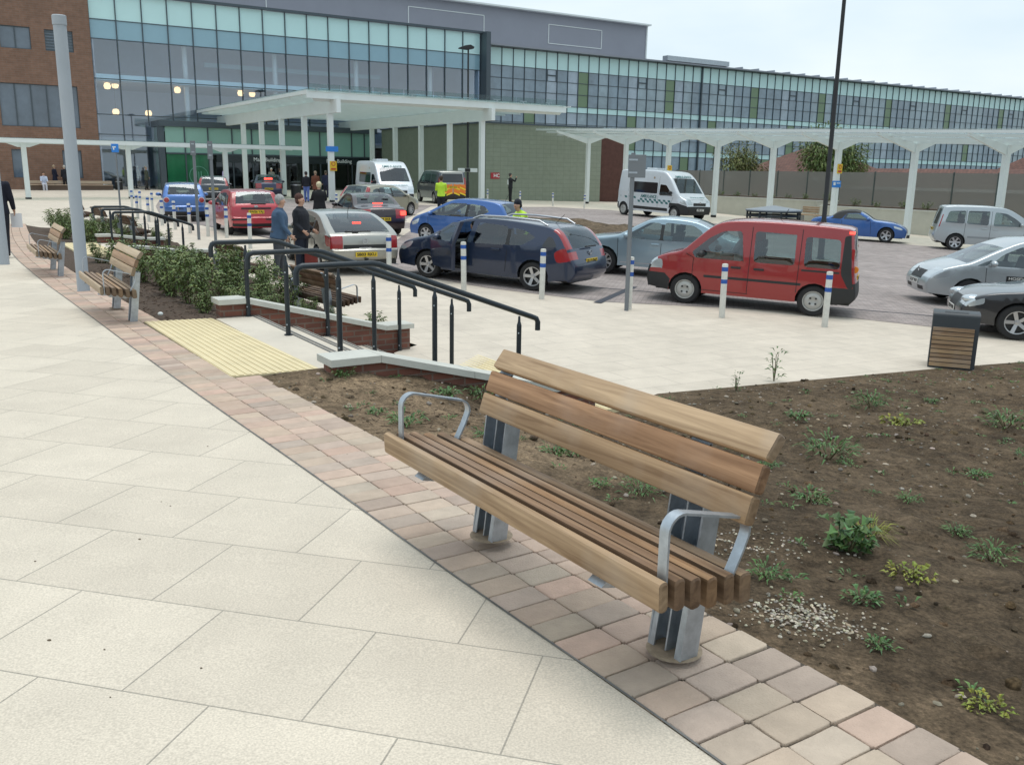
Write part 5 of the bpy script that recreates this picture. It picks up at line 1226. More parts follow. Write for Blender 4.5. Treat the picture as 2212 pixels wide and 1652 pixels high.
# --- small hatchbacks
PH = [(-1.98, .28), (-2.08, .42), (-2.09, .60), (-2.03, .64), (-2.0, .92), (-1.90, 1.06), (-1.66, 1.36), (-1.5, 1.45), (-.8, 1.49), (-.1, 1.49), (.3, 1.43), (.72, 1.24), (1.12, 1.02), (1.4, .93), (1.8, .82), (2.02, .68), (2.13, .48), (2.08, .26)]
def hatch(name, label, pt, **k):
    S = dict(prof=PH, hw=.90, zb=.26, belt=[(-2, .97), (2, .88)], tumble=.2, wb=2.62, wr=.31, rim='5', paint=pt, seatx=(.05, -.8), seatz=.5,
    win=[('side_window', M_cglz, [(-.04, .93), (-.06, 1.38), (.30, 1.34), (.68, 1.16), (1.02, .92)]), ('side_window', M_cglz, [(-.98, .97), (-.96, 1.38), (-.16, 1.40), (-.14, .94)]), ('quarter_window', M_cglz, [(-1.62, 1.02), (-1.42, 1.28), (-1.06, 1.36), (-1.08, .98)])],
    over=[('tail_light', M_red, [(-2.0, .94), (-1.84, .90), (-1.58, 1.32), (-1.68, 1.36)]), ('headlight', M_head, [(1.76, .62), (1.74, .76), (2.06, .62), (2.0, .54)])],
    strip=[(4.9, 6.6, 0, .84, 'rear_window', M_cglz), (4.2, 6.2, .88, 1, 'tail_light', M_red), (10, 12, 0, .88, 'windscreen', M_cglz), (13.9, 14.9, .62, 1, 'headlight', M_head), (.5, 1, 0, 1, 'bumper_trim', M_trim)],
    mirror=(.92, .98), handles=[(.04, .84), (-.86, .86)], seams=[[(-.1, .3), (-.1, .92)], [(1.05, .36), (1.1, .9)]], plate_rear=(-2.05, .80, 'SW56 YAJ', 0), sharp=(2, 3))
    S.update(k); return car(name, label, 'car', S)
t, Wd_, pk = hatch('hatchback_car', 'bright red hatchback seen from behind, left of the man in denim', paint('bright_red', (.40, .015, .03), .1))
put(t, -1, -1, (603, 505), 117, 2.62, .9, .95)
mb = MB(); mb.box((-2.045, .0, .92), (.03, 1.0, .05)); mb.bbox((-1.94, -.1, 1.07), (.04, .5, .03), .01); extra('tailgate_strip', mb, M_trim, t)
mb = MB(); mb.box((-2.1, 0, .55), (.03, 1.7, .05)); extra('rubbing_strip', mb, M_trim, t)
mb = MB(); mb.lathe([(.001, .014), (.06, .012), (.06, 0)], 16, M=Matrix.Rotation(R(-90), 3, 'Y') @ Matrix.Diagonal((.6, 1.2, 1)), c=(-2.02, 0, .98)); extra('badge', mb, M_alloy, t)
mblue = paint('mid_blue', (.045, .13, .36), .4)
t, Wd_, pk = hatch('hatchback_car', 'mid blue small hatchback with round red lamps at the far left of the road', mblue, hw=.85, wb=2.5, wr=.295, over=[], strip=[(4.9, 6.6, 0, .82, 'rear_window', M_cglz), (10, 12, 0, .88, 'windscreen', M_cglz), (0, .9, 0, 1, 'bumper_trim', M_trim)], plate_rear=(-2.11, .52, 'SD55 LXV', 0))
put(t, -1, -1, (447, 477), 111, 2.5, .85, .97)
for s in (1, -1):
    mb = MB(); M = Matrix.Rotation(R(-90), 3, 'Y') ; mb.lathe([(.12, -.06), (.12, .02), (.10, .03)], 18, M=M, c=(-2.0, s * .66, .86)); l_ = extra('tail_light', mb, M_alloy, t); mb = MB(); mb.lathe([(.10, .03), (.06, .05), (.001, .055)], 18, M=M, c=(-2.0, s * .66, .86)); obj('lens', mb, M_red, l_)
mb = MB(); mb.bbox((-1.92, -.1, 1.05), (.04, .5, .03), .01); extra('rear_wiper', mb, M_trim, t)
t, Wd_, pk = hatch('hatchback_car', 'dark grey hatchback partly hidden between the blue and red cars', paint('dark_grey', (.03, .04, .05), .4), plate_rear=(-2.05, .80, 'SK52 RDU', 0))
put(t, -1, -1, (497, 437), 108, 2.62, .9, .95)
# --- beige people carrier turning right
t, Wd_, pk = hatch('people_carrier', 'beige compact people carrier turning right beyond the maroon saloon', paint('beige', (.36, .34, .26), .5), rim='9', plate_rear=(-2.05, .80, 'SF04 EKJ', 0))
t['label'] = 'beige compact people carrier turning right beyond the maroon saloon'; 
put(t, 1, -1, (889, 466), 58, 2.62, .9, .93)
# --- bright blue small car with rising window line
bblue = paint('bright_blue', (.035, .12, .36), .4)
PY = [(-1.78, .28), (-1.86, .42), (-1.86, .62), (-1.80, .92), (-1.72, 1.1), (-1.55, 1.34), (-1.38, 1.44), (-.8, 1.50), (-.1, 1.51), (.3, 1.45), (.72, 1.26), (1.15, 1.04), (1.4, .95), (1.75, .82), (1.92, .66), (1.98, .48), (1.94, .26)]
t, Wd_, pk = car('small_car', 'bright blue small car with curved roof directly behind the navy estate', 'car', dict(prof=PY, hw=.85, zb=.26, belt=[(-1.9, 1.05), (2, .86)], tumble=.2, wb=2.46, wr=.30, rim='6', paint=bblue, seatx=(.05, -.7), seatz=.5,
    win=[('side_window', M_cglz, [(-.28, .94), (-.3, 1.38), (.30, 1.36), (.72, 1.17), (1.14, .93)]), ('side_window', M_cglz, [(-1.18, 1.16), (-.75, .98), (-.38, .95), (-.4, 1.38), (-.95, 1.33)])],
    over=[('headlight', M_head, [(1.56, .62), (1.5, .80), (1.88, .64), (1.84, .54)]), ('tail_light', M_red, [(-1.8, .8), (-1.62, .8), (-1.6, 1.05), (-1.72, 1.1)])],
    strip=[(4, 5.8, 0, .84, 'rear_window', M_cglz), (10, 11.9, 0, .88, 'windscreen', M_cglz)], mirror=(1.0, .98), handles=[(-.12, .82)], seams=[[(-.34, .3), (-.34, .92)], [(1.1, .36), (1.16, .9)]], plate_rear=(-1.87, .7, 'SG58 OYP', 0)))
put(t, 1, 1, (918, 524), 153, 2.46, .85, .93); mb = MB(); mb.tube([(-1.3, 0, 1.46), (-1.45, 0, 1.75)], .006, 5); extra('aerial', mb, M_trim, t)
# --- ambulances
M_aw = paint('ambulance_white', (.60, .64, .67), .15); M_teal = mat('ambulance_teal', (.02, .13, .13), .4)
PA = [(-2.52, .34), (-2.60, .48), (-2.58, .72), (-2.55, 1.3), (-2.50, 2.25), (-2.36, 2.47), (-1.4, 2.52), (.3, 2.52), (1.0, 2.46), (1.35, 2.28), (1.65, 2.02), (2.18, 1.40), (2.45, 1.18), (2.72, 1.06), (2.84, .82), (2.90, .62), (2.86, .34)]
def ambulance(label, pl):
    t, W, pk = car('ambulance', label, 'ambulance', dict(prof=PA, hw=1.02, zb=.32, belt=[(-3, 1.25), (3, 1.25)], tumble=.12, wb=4.0, wr=.35, rim='steel', paint=M_aw, r=.07, crown=.02, seats=False, taper=(.2, .06),
      win=[('side_window', M_dgl, [(-1.55, 1.3), (-1.55, 1.88), (.62, 1.88), (.66, 1.3)]), ('door_window', M_cglz, [(.82, 1.22), (.82, 1.80), (1.28, 1.78), (1.85, 1.24)])],
      over=[('bumper_side', M_trim, [(-2.8, .2), (-2.42, .2), (-2.42, .72), (-2.8, .72)]), ('bumper_side', M_trim, [(2.36, .2), (3, .2), (3, .72), (2.3, .88), (1.62, .88), (1.6, .62), (2.3, .62)]), ('sill_trim', M_trim, [(-1.5, .42), (-1.5, .58), (1.5, .58), (1.5, .42)]), ('headlight', M_head, [(2.3, .92), (2.22, 1.16), (2.5, 1.1), (2.84, .86), (2.8, .8)])],
      strip=[(0, 1.8, 0, 1, 'bumper', M_trim), (3.1, 3.9, 0, .8, 'rear_window', M_dgl), (9.6, 11.1, 0, .9, 'windscreen', M_cglz), (14.4, 16, 0, 1, 'bumper', M_trim), (12.4, 14, .66, 1, 'headlight', M_head)],
      mirror=(1.75, 1.42), mirror_mat=M_trim, seams=[[(.72, .45), (.72, 2.2)], [(-1.62, .6), (-1.62, 2.2)], [(1.62, .6), (1.9, 1.22)]], plate_front=(2.945, .58, pl)))
    for s in (1, -1):
        for k in range(11):
            x = -2.3 + k * .36; z = 1.02 if k < 4 else .84; mb = MB(); y = s * (W(x, z) + .004)
            mb.add([(x, y, z + .06), (x + .18, y, z + .06), (x + .24, y, z - .05), (x + .06, y, z - .05)], [(0, 1, 2, 3)]); 
            if k > 3: mb.add([(x + .18, y, z + .16), (x + .36, y, z + .16), (x + .42, y, z + .06), (x + .24, y, z + .06)], [(0, 1, 2, 3)])
            extra('checker_mark', mb, M_teal, t)
        lettering('AMBULANCE', .24, M_teal, t, frame((-s, 0, 0), (0, 0, 1), (.0, s * (W(0, 1.1) + .006), 1.12)), .002, .004, width=1.25)
        mb = MB(); mb.lathe([(.07, 0), (.07, .004), (.001, .005)], 12, M=Matrix.Rotation(R(90), 3, 'X'), c=(.3, s * (W(.3, 2.15) + .004), 2.12)); extra('crest_emblem', mb, mat('crest', (.35, .28, .2), .5), t)
    d = Vector((2.18 - 1.65, 0, 1.40 - 2.02)).normalized()
    # writing above the windscreen and on the bonnet is mirrored, as on the vehicles
    u = Vector((1.35 - 1.65, 0, 2.28 - 2.02)).normalized(); lettering('AMBULANCE', .22, M_teal, t, frame((0, 1, 0), tuple(u), (1.46, 0, 2.19)) @ Matrix.Translation((0, 0, .06)), .002, .004, width=1.2)
    u = Vector((2.45 - 2.72, 0, 1.18 - 1.06)).normalized(); lettering('AMBULANCE', .17, M_teal, t, frame((0, -1, 0), tuple(u), (2.64, 0, 1.14)) @ Matrix.Translation((0, 0, -.075)), .002, .004, width=1.1)
    mb = MB(); mb.bbox((2.86, 0, .86), (.03, .9, .15), .02); g_ = extra('grille', mb, M_trim, t); mb = MB(); mb.sphere((2.9, 0, .96), .06, (.3, 1, 1)); obj('badge', mb, M_alloy, g_)
    mb = MB(); mb.bbox((-.6, 0, 2.58), (.8, .7, .12), .05); extra('roof_vent', mb, M_aw, t, 40)
    return t
t = ambulance('white ambulance van with teal checker marks parked before the walkway canopy', 'SF08 HCY'); put(t, 1, -1, (1453, 476), -55, 4.0, 1.02)
t = ambulance('white ambulance van seen head on under the entrance canopy columns', 'SF09 AVN'); put(t, 1, 1, (890, 447), -64, 4.0, 1.02, .96)
# --- dark van with orange chevron rear
dgrey = paint('van_grey', (.065, .08, .095), .3)
PX = [(-2.28, .32), (-2.36, .46), (-2.35, .66), (-2.32, 1.0), (-2.22, 1.75), (-2.10, 1.88), (-1.4, 1.93), (.2, 1.93), (.7, 1.84), (1.0, 1.66), (1.5, 1.25), (1.75, 1.12), (2.15, 1.0), (2.32, .8), (2.38, .6), (2.34, .32)]
M_or = mat('chevron_orange', (.80, .22, .02), .4); M_yl = mat('chevron_yellow', (.80, .62, .03), .4)
t, W, pk = car('patrol_van', 'dark grey van with silver roof and orange chevron tail beside the green wall', 'van', dict(prof=PX, hw=.94, zb=.3, belt=[(-3, 1.12), (3, 1.12)], tumble=.12, wb=3.0, wr=.33, rim='steel', paint=dgrey, r=.06, seats=False,
    win=[('side_window', M_dgl, [(-1.95, 1.15), (-1.95, 1.70), (-1.0, 1.72), (-1.0, 1.15)]), ('side_window', M_dgl, [(-.9, 1.15), (-.9, 1.72), (.25, 1.72), (.25, 1.13)]), ('door_window', M_cglz, [(.36, 1.12), (.36, 1.70), (.72, 1.66), (1.3, 1.14)])],
    strip=[(3.25, 3.95, 0, .84, 'rear_window', M_dgl), (4.2, 8, 0, 1, 'silver_roof', silver), (1.9, 4.2, 0, .89, 'rear_door', silver), (8.7, 10.1, 0, .88, 'windscreen', M_cglz), (0, 1.9, 0, 1, 'bumper', M_trim), (2.4, 3.8, .9, 1, 'tail_light', M_red)], plate_rear=(-2.40, .98, 'SF07 HNZ', 0)))
put(t, -1, -1, (1000, 441), 113, 3.0, .94)
for k in range(8):
    for s in (1, -1):
        mb = MB(); z = .62 + (k % 4) * .16; y0 = .06 if k < 4 else .42; x = -2.412 + (z - .62) * .05
        if k < 4 or True: mb.add([(x, s * y0, z), (x, s * (y0 + .36), z - .14), (x, s * (y0 + .36), z - .06), (x, s * y0, z + .08)], [(0, 1, 2, 3)])
        extra('chevron', mb, M_or if k % 2 else M_yl, t)
for s in (1, -1):
    mb = MB(); x = -2.405; mb.add([(x, s * .03, .6), (x + .03, s * .78, .6), (x + .06, s * .78, 1.14), (x + .03, s * .03, 1.14)], [(0, 1, 2, 3)]); extra('chevron_board', mb, M_or, t)
# --- blue convertible
PC = [(-1.85, .24), (-1.96, .40), (-1.95, .62), (-1.86, .80), (-1.55, .90), (-1.15, .93), (-.85, 1.14), (-.45, 1.235), (-.05, 1.23), (.3, 1.08), (.62, .89), (.95, .86), (1.45, .80), (1.8, .66), (1.96, .50), (1.92, .22)]
t, W, pk = car('convertible', 'bright blue two seat convertible with black soft top by the planters', 'car', dict(prof=PC, hw=.86, zb=.2, belt=[(-2, .83), (2, .80)], tumble=.2, wb=2.33, wr=.305, rim='5', paint=bblue, r=.06, seatx=(-.35,), seatz=.32, dash=.45,
    win=[('side_window', M_cglz, [(-.62, .88), (-.5, 1.10), (-.02, 1.14), (.28, .98), (.45, .87)]), ('soft_top', M_trim, [(-1.2, .88), (-1.2, 1.3), (.4, 1.4), (.25, 1.06), (-.02, 1.15), (-.5, 1.11), (-.66, .87)])],
    over=[('headlight', M_head, [(1.45, .62), (1.42, .72), (1.8, .62), (1.76, .55)])], strip=[(5.2, 8.4, 0, 1, 'soft_top', M_trim), (8.4, 10, 0, .9, 'windscreen', M_cglz), (13.9, 14.9, 0, .4, 'grille', M_trim)], mirror=(.4, .93), seams=[[(.55, .3), (.5, .85)], [(-.62, .3), (-.66, .85)]], plate_front=(1.985, .44, 'SM06 HVP')))
put(t, 1, -1, (1911, 525), -24, 2.33, .86)
# --- silver leisure van on the right
silb = paint('silver_blue', (.42, .46, .48), .55)
PB = [(-2.08, .32), (-2.18, .46), (-2.18, .66), (-2.10, 1.0), (-1.96, 1.62), (-1.82, 1.74), (-1.0, 1.79), (0, 1.79), (.45, 1.72), (.85, 1.52), (1.35, 1.2), (1.65, 1.08), (2.0, .94), (2.16, .76), (2.2, .55), (2.14, .28)]
t, W, pk = car('leisure_van', 'pale silver tall leisure van at the right edge by the planters', 'van', dict(prof=PB, hw=.90, zb=.27, belt=[(-2, 1.05), (2, 1.02)], tumble=.13, wb=2.73, wr=.325, rim='6', paint=silb, r=.055, seatx=(.1, -.8), seatz=.62,
    win=[('side_window', M_cglz, [(-1.85, 1.1), (-1.72, 1.55), (-1.1, 1.60), (-1.12, 1.08)]), ('side_window', M_cglz, [(-1.04, 1.08), (-1.02, 1.60), (-.22, 1.62), (-.24, 1.06)]), ('door_window', M_cglz, [(-.06, 1.05), (-.04, 1.60), (.38, 1.56), (.72, 1.38), (1.1, 1.08)])],
    over=[('tail_light', M_red, [(-2.12, .9), (-2.02, .9), (-1.92, 1.4), (-1.98, 1.42)]), ('side_moulding', mat('moulding', (.25, .27, .28), .5), [(-.95, .52), (-.95, .60), (.95, .60), (.95, .52)])],
    strip=[(3, 3.95, 0, .82, 'rear_window', M_cglz), (8.5, 10.4, 0, .9, 'windscreen', M_cglz), (12.2, 13.2, .62, 1, 'headlight', M_head)], mirror=(.95, 1.15), handles=[(.05, .92), (-.36, .92)], seams=[[(-.14, .34), (-.15, 1.62)], [(-1.08, .55), (-1.08, 1.62)], [(1.05, .4), (1.12, 1.05)]], plate_rear=(-2.2, .8, 'SP59 KTE', 0)))
put(t, -1, -1, (2060, 541), -17, 2.73, .9, .97)
# --- silver people carrier facing left
PZ = [(-2.1, .3), (-2.24, .42), (-2.23, .65), (-2.16, .95), (-2.0, 1.3), (-1.8, 1.55), (-1.0, 1.63), (-.1, 1.64), (.35, 1.56), (.85, 1.33), (1.35, 1.06), (1.6, .98), (1.95, .86), (2.16, .70), (2.25, .5), (2.2, .26)]
t, W, pk = car('people_carrier', 'silver people carrier facing left with a dark name strip on its door', 'car', dict(prof=PZ, hw=.90, zb=.25, belt=[(-2, 1.0), (2, .92)], tumble=.2, wb=2.7, wr=.32, rim='10', paint=silb, seatx=(.05, -.85), seatz=.55, dash=1.0,
    win=[('side_window', M_cglz, [(.0, .98), (.0, 1.50), (.34, 1.46), (.72, 1.27), (1.0, 1.0)]), ('quarter_window', M_cglz, [(1.06, .99), (.92, 1.16), (1.30, .98)]), ('side_window', M_cglz, [(-1.0, 1.0), (-.98, 1.5), (-.08, 1.53), (-.08, .98)]), ('side_window', M_cglz, [(-1.85, 1.05), (-1.7, 1.42), (-1.08, 1.48), (-1.1, 1.02)])],
    over=[('headlight', M_head, [(1.72, .72), (1.66, .90), (2.0, .80), (2.16, .66), (2.08, .62)]), ('tail_light', M_red, [(-2.2, .8), (-2.0, .82), (-1.95, 1.2), (-2.05, 1.22)])],
    strip=[(3.2, 4.9, 0, .84, 'rear_window', M_cglz), (8.6, 10.4, 0, .9, 'windscreen', M_cglz), (12, 13.2, .58, 1, 'headlight', M_head), (12.8, 13.7, 0, .5, 'grille', M_trim), (14.3, 14.8, .3, .8, 'fog_lamp', M_trim)], mirror=(.95, 1.06), handles=[(.12, .86), (-.8, .88)], seams=[[(-.04, .32), (-.04, .96)], [(1.02, .4), (1.06, .95)]], plate_front=(2.29, .5, 'SL57 VDF')))
put(t, 1, 1, (2088, 665), 174, 2.7, .9, .95, .95)
mb = MB(); mb.box((.30, W(.3, .72) + .004, .72), (.62, .006, .13)); st_ = extra('name_strip', mb, M_ltr, t); lettering('HOSEVILLE', .085, M_plw, st_, frame((-1, 0, 0), (0, 0, 1), (.30, W(.3, .72) + .009, .73)), .001, .001, width=.52)
mb = MB(); mb.lathe([(.065, 0), (.065, .012), (.05, .012), (.05, 0)], 14, M=Matrix.Rotation(R(90), 3, 'Y'), c=(2.2, 0, .78)); extra('badge', mb, M_alloy, t)
# --- dark saloon nose at the right edge
anth = paint('anthracite', (.028, .030, .035), .5)
t, W, pk = saloon('estate_car', 'dark anthracite car nose at the right edge behind the litter bin', anth, wb=2.8, hw=.92, rim='5', wr=.335, plate_front=(2.37, .45, 'SK10 VPM'))
t['label'] = 'dark anthracite car nose at the right edge behind the litter bin'
put(t, 1, 1, (2192, 736), 164, 2.8, .92, .95, .94)
mb = MB(); mb.sphere((2.12, .62, .70), .2, (1.1, .9, .42)); mb.sphere((2.12, -.62, .70), .2, (1.1, .9, .42)); extra('headlight', mb, M_head, t, 60)
# ---------------------------------------------------------------- people; local frame: facing +x, left +y
M_skin = mat('skin', (.52, .30, .21), .55, var=.06, vscale=20)
def skinned(name, V, E, m, parent, sub=1, smooth=True):
    me = bpy.data.meshes.new(name); names = list(V); ix = {n: i for i, n in enumerate(names)}
    me.from_pydata([V[n][0] for n in names], [(ix[a], ix[b]) for a, b in E], [])
    o = bpy.data.objects.new(name, me); C.objects.link(o)
    o.modifiers.new('s', 'SKIN'); sm = o.modifiers.new('u', 'SUBSURF'); sm.levels = sub; sm.render_levels = sub
    if not me.skin_vertices: me.skin_vertices.new() if hasattr(me.skin_vertices, 'new') else None
    sk = me.skin_vertices[0].data
    for n in names:
        r = V[n][1]; r = r if isinstance(r, tuple) else (r, r); sk[ix[n]].radius = r; sk[ix[n]].use_root = (n == names[0])
    dg = bpy.context.evaluated_depsgraph_get(); dg.update(); m2 = bpy.data.meshes.new_from_object(o.evaluated_get(dg)); bpy.data.objects.remove(o)
    m2.name = name; m2.materials.clear(); m2.materials.append(m)
    if smooth: m2.shade_smooth()
    return link(name, m2, parent)
def rotv(v, ax, a): return Matrix.Rotation(a, 3, ax) @ v
def person(label, P, az, top=(.1, .1, .12), low=(.04, .045, .06), hair=(.05, .03, .02), lean=0, head=(0, 0), arms=((0, 15, 8), (0, 15, 8)), legs=((0, 0), (0, 0)), H=1.72, sit=False, fingers=False, coat=0, sleeve=True, shoe=(.02, .02, .02), hairlong=False, hairup=0, fat=1.0, group=None, topmat=None, z=None, zf=zlo, hat=None, vest=None):
    k = H / 1.72; t = thing('person', label, 'person', (P[0], P[1], z or 0), az, group)
    V = {}; hip = Vector((0, 0, .93 * k)) if not sit else Vector((0, 0, .0))
    B = Matrix.Rotation(R(lean), 3, 'Y')
    def up(x, y, z): return hip + B @ Vector((x * k, y * k, z * k))
    f = fat
    V['pelvis'] = (hip, (.12 * k, .09 * k)); V['waist'] = (up(0.01, 0, .17), (.10 * k, .08 * k)); V['chest'] = (up(.0, 0, .36), (.11 * k, .08 * k)); V['uchest'] = (up(-.01, 0, .45), (.08 * k, .06 * k))
    V['neck'] = (up(.0, 0, .575), .052 * k); hy, hp = head
    hd = lambda x, y, z: V['neck'][0] + Matrix.Rotation(R(hy), 3, 'Z') @ (Matrix.Rotation(R(hp), 3, 'Y') @ Vector((x * k, y * k, z * k)))
    V['jaw'] = (hd(.03, 0, .075), (.058 * k, .062 * k)); V['face'] = (hd(.018, 0, .14), (.074 * k, .088 * k)); V['crown'] = (hd(.0, 0, .20), (.066 * k, .078 * k))
    E = [('pelvis', 'waist'), ('waist', 'chest'), ('chest', 'uchest'), ('uchest', 'neck'), ('neck', 'jaw'), ('jaw', 'face'), ('face', 'crown')]
    V['nose'] = (hd(.104, 0, .112), .013 * k); V['nose0'] = (hd(.08, 0, .135), .02 * k); E += [('face', 'nose0'), ('nose0', 'nose')]
    hands = []
    for s, (pit, elb, abd), nm in ((1, arms[0], 'l'), (-1, arms[1], 'r')):
        sh = up(-.01, s * .175, .475); V['sh' + nm] = (sh, .046 * k)
        d = Vector((0, 0, -1)); d = rotv(d, 'X', R(s * abd)); d = rotv(d, 'Y', R(-pit)); el = sh + d * .28 * k
        d2 = Vector((0, 0, -1)); d2 = rotv(d2, 'X', R(s * abd * .3)); d2 = rotv(d2, 'Y', R(-(pit + elb))); wr_ = el + d2 * .25 * k; pa = wr_ + d2 * .05 * k; ti = pa + d2 * .035 * k
        V['el' + nm] = (el, .043 * k); V['wr' + nm] = (wr_, (.026 * k, .030 * k)); V['pa' + nm] = (pa, (.02 * k, .038 * k)); V['kn' + nm] = (ti, (.014 * k, .034 * k))
        E += [('uchest', 'sh' + nm), ('sh' + nm, 'el' + nm), ('el' + nm, 'wr' + nm), ('wr' + nm, 'pa' + nm), ('pa' + nm, 'kn' + nm)]
        hands.append(ti)
        side = Vector((1, 0, 0)); side = (side - d2 * side.dot(d2)); side = side.normalized() if side.length > .2 else Vector((0, 0, 1)); cu = Vector((0, -s, 0))
        if fingers:
            for q in range(4):
                b = ti + side * (.027 - .018 * q) * k; L_ = (.036, .042, .038, .03)[q] * k
                V[f'f{nm}{q}a'] = (b, .0085 * k); V[f'f{nm}{q}b'] = (b + (d2 * .9 + cu * .3) * L_, .0078 * k); V[f'f{nm}{q}c'] = (b + (d2 * .9 + cu * .3) * L_ + (d2 * .45 + cu * .8) * L_ * .7, .0065 * k)
                E += [('kn' + nm, f'f{nm}{q}a'), (f'f{nm}{q}a', f'f{nm}{q}b'), (f'f{nm}{q}b', f'f{nm}{q}c')]
            b = wr_ + d2 * .03 * k + side * .03 * k; V[f't{nm}a'] = (b, .011 * k); V[f't{nm}b'] = (b + (d2 * .6 + side * .5 + cu * .4) * .05 * k, .0085 * k); E += [('pa' + nm, f't{nm}a'), (f't{nm}a', f't{nm}b')]
        V['ear' + nm] = (hd(.0, s * .088, .13), (.012 * k, .022 * k)); E.append(('face', 'ear' + nm))
    for s, (hpit, kn), nm in ((1, legs[0], 'l'), (-1, legs[1], 'r')):
        hj = hip + Vector((0, s * .09 * k, -.03 * k)); d = rotv(Vector((0, 0, -1)), 'Y', R(-hpit)); kj = hj + d * .42 * k; d2 = rotv(Vector((0, 0, -1)), 'Y', R(-(hpit - kn))); aj = kj + d2 * .42 * k
        V['hj' + nm] = (hj, .075 * k); V['kn_' + nm] = (kj, .060 * k); V['cf' + nm] = (kj + d2 * .14 * k, .056 * k); V['aj' + nm] = (aj, .040 * k)
        ft = rotv(Vector((1, 0, 0)), 'Y', R(0 if kn < 30 else min(20, kn * .3))); V['toe' + nm] = (aj + ft * .15 * k + Vector((0, 0, -.035 * k)), (.04 * k, .026 * k)); V['heel' + nm] = (aj + Vector((-.03, 0, -.04)) * k, .032 * k)
        E += [('pelvis', 'hj' + nm), ('hj' + nm, 'kn_' + nm), ('kn_' + nm, 'cf' + nm), ('cf' + nm, 'aj' + nm), ('aj' + nm, 'toe' + nm), ('aj' + nm, 'heel' + nm)]
    low_z = min(V['heell'][0].z, V['heelr'][0].z) - .034 * k
    if not sit:
        for n_ in V: V[n_] = (V[n_][0] - Vector((0, 0, low_z)), V[n_][1])
        hands = [h - Vector((0, 0, low_z)) for h in hands]
    skinned('body', V, E, M_skin, t, 1)
    def sub(keys, grow, E2, nm, m, lvl=1, extra=None):
        W = {}
        for q in keys: p, r = V[q]; r = r if isinstance(r, tuple) else (r, r); W[q] = (p, (r[0] + grow, r[1] + grow))
        if extra: W.update(extra)
        return skinned(nm, W, E2, m, t, lvl)
    mn = lambda n_, c: mat(f'cloth_{n_}_{int(c[0]*1000)}_{int(c[1]*1000)}_{int(c[2]*1000)}', c, .9, var=.18, vscale=9, bump=.5, bscale=40)
    # clothes: overlapping lofts fused into one skin by a voxel remesh
    def loft(mb, rings, n=16):
        vs = []
        for c, X, Y, rx, ry in rings:
            for q in range(n): u = 2 * math.pi * q / n; vs.append(c + X * (rx * math.cos(u)) + Y * (ry * math.sin(u)))
        m_ = len(rings); mb.add(vs, [(i * n + q, i * n + (q + 1) % n, (i + 1) * n + (q + 1) % n, (i + 1) * n + q) for i in range(m_ - 1) for q in range(n)] + [tuple(range(n))[::-1], tuple(range((m_ - 1) * n, m_ * n))])
    def fuse(nm, mb, m, vox=.015, it=4):
        o = bpy.data.objects.new(nm, mb.mesh(nm, m)); C.objects.link(o); r_ = o.modifiers.new('r', 'REMESH'); r_.mode = 'VOXEL'; r_.voxel_size = vox; s_ = o.modifiers.new('s', 'SMOOTH'); s_.iterations = it; s_.factor = .5
        dg = bpy.context.evaluated_depsgraph_get(); dg.update(); m2 = bpy.data.meshes.new_from_object(o.evaluated_get(dg)); bpy.data.objects.remove(o); m2.name = nm; m2.materials.clear(); m2.materials.append(m); m2.shade_smooth(); return link(nm, m2, t)
    BX, BY, BZ = B @ Vector((1, 0, 0)), Vector((0, 1, 0)), B @ Vector((0, 0, 1)); pv = V['pelvis'][0]; wf = 1 + (f - 1) * .8
    T_ = lambda x, z, rx, ry: (pv + BX * x * k + BZ * z * k, BX, BY, rx * k * f, ry * k * wf)
    mb = MB(); loft(mb, [(pv + Vector((0, 0, .10 * k)), BX, BY, .125 * k * f, .165 * k * wf), (pv, BX, BY, .13 * k * f, .175 * k * wf), (pv + Vector((0, 0, -.10 * k)), Vector((1, 0, 0)), BY, .10 * k * f, .15 * k * wf)])
    for nm in 'lr':
        pts = [(V['hj' + nm][0] + Vector((0, 0, .03 * k)), .098 * f), (V['hj' + nm][0].lerp(V['kn_' + nm][0], .5), .088 * (1 + f) / 2), (V['kn_' + nm][0], .072), (V['cf' + nm][0], .069), (V['aj' + nm][0].lerp(V['cf' + nm][0], -.08), .066)]
        mb.tube([p for p, r in pts], [r * k for p, r in pts], 14)
    fuse('trousers', mb, mn('low', low))
    for nm in 'lr':
        mb = MB(); aj, toe, he = V['aj' + nm][0], V['toe' + nm][0], V['heel' + nm][0]; mb.sphere(he + Vector((.02, 0, .012)) * k, .05 * k, (1, .8, .8), 12, 8); mb.sphere(toe, .05 * k, (1.1, .95, .62), 12, 8); mb.sphere(he.lerp(toe, .5) + Vector((0, 0, .012 * k)), .055 * k, (1.4, .72, .75), 12, 8); fuse('shoe', mb, mn('shoe', shoe), .010, 2)
    mb = MB(); hz = -max(coat, .04) if not sit else .02
    loft(mb, [T_(0, hz, .135 + max(0, coat) * .12, .185 + max(0, coat) * .12), T_(0, 0 if not sit else .04, .137, .185), T_(.01, .14, .128, .165), T_(.012, .28, .132, .172), T_(.0, .40, .132, .188), T_(-.008, .475, .112, .196 / (wf ** .6)), T_(-.012, .52, .085, .15 / wf), T_(-.012, .55, .062, .085 / wf), T_(-.008, .58, .056, .062 / wf)])
    for nm in 'lr':
        sh, el, wr_ = V['sh' + nm][0], V['el' + nm][0], V['wr' + nm][0]; ce = wr_.lerp(el, .06) if sleeve else el
        mb.sphere(sh + Vector((0, 0, -.008 * k)), .072 * k, n=14, m=10); mb.tube([sh, sh.lerp(el, .5), el, el.lerp(ce, .5), ce], [.068 * k, .062 * k, .054 * k, .048 * k, .042 * k], 14)
    tm = topmat or mn('top', top); fuse('jacket', mb, tm)
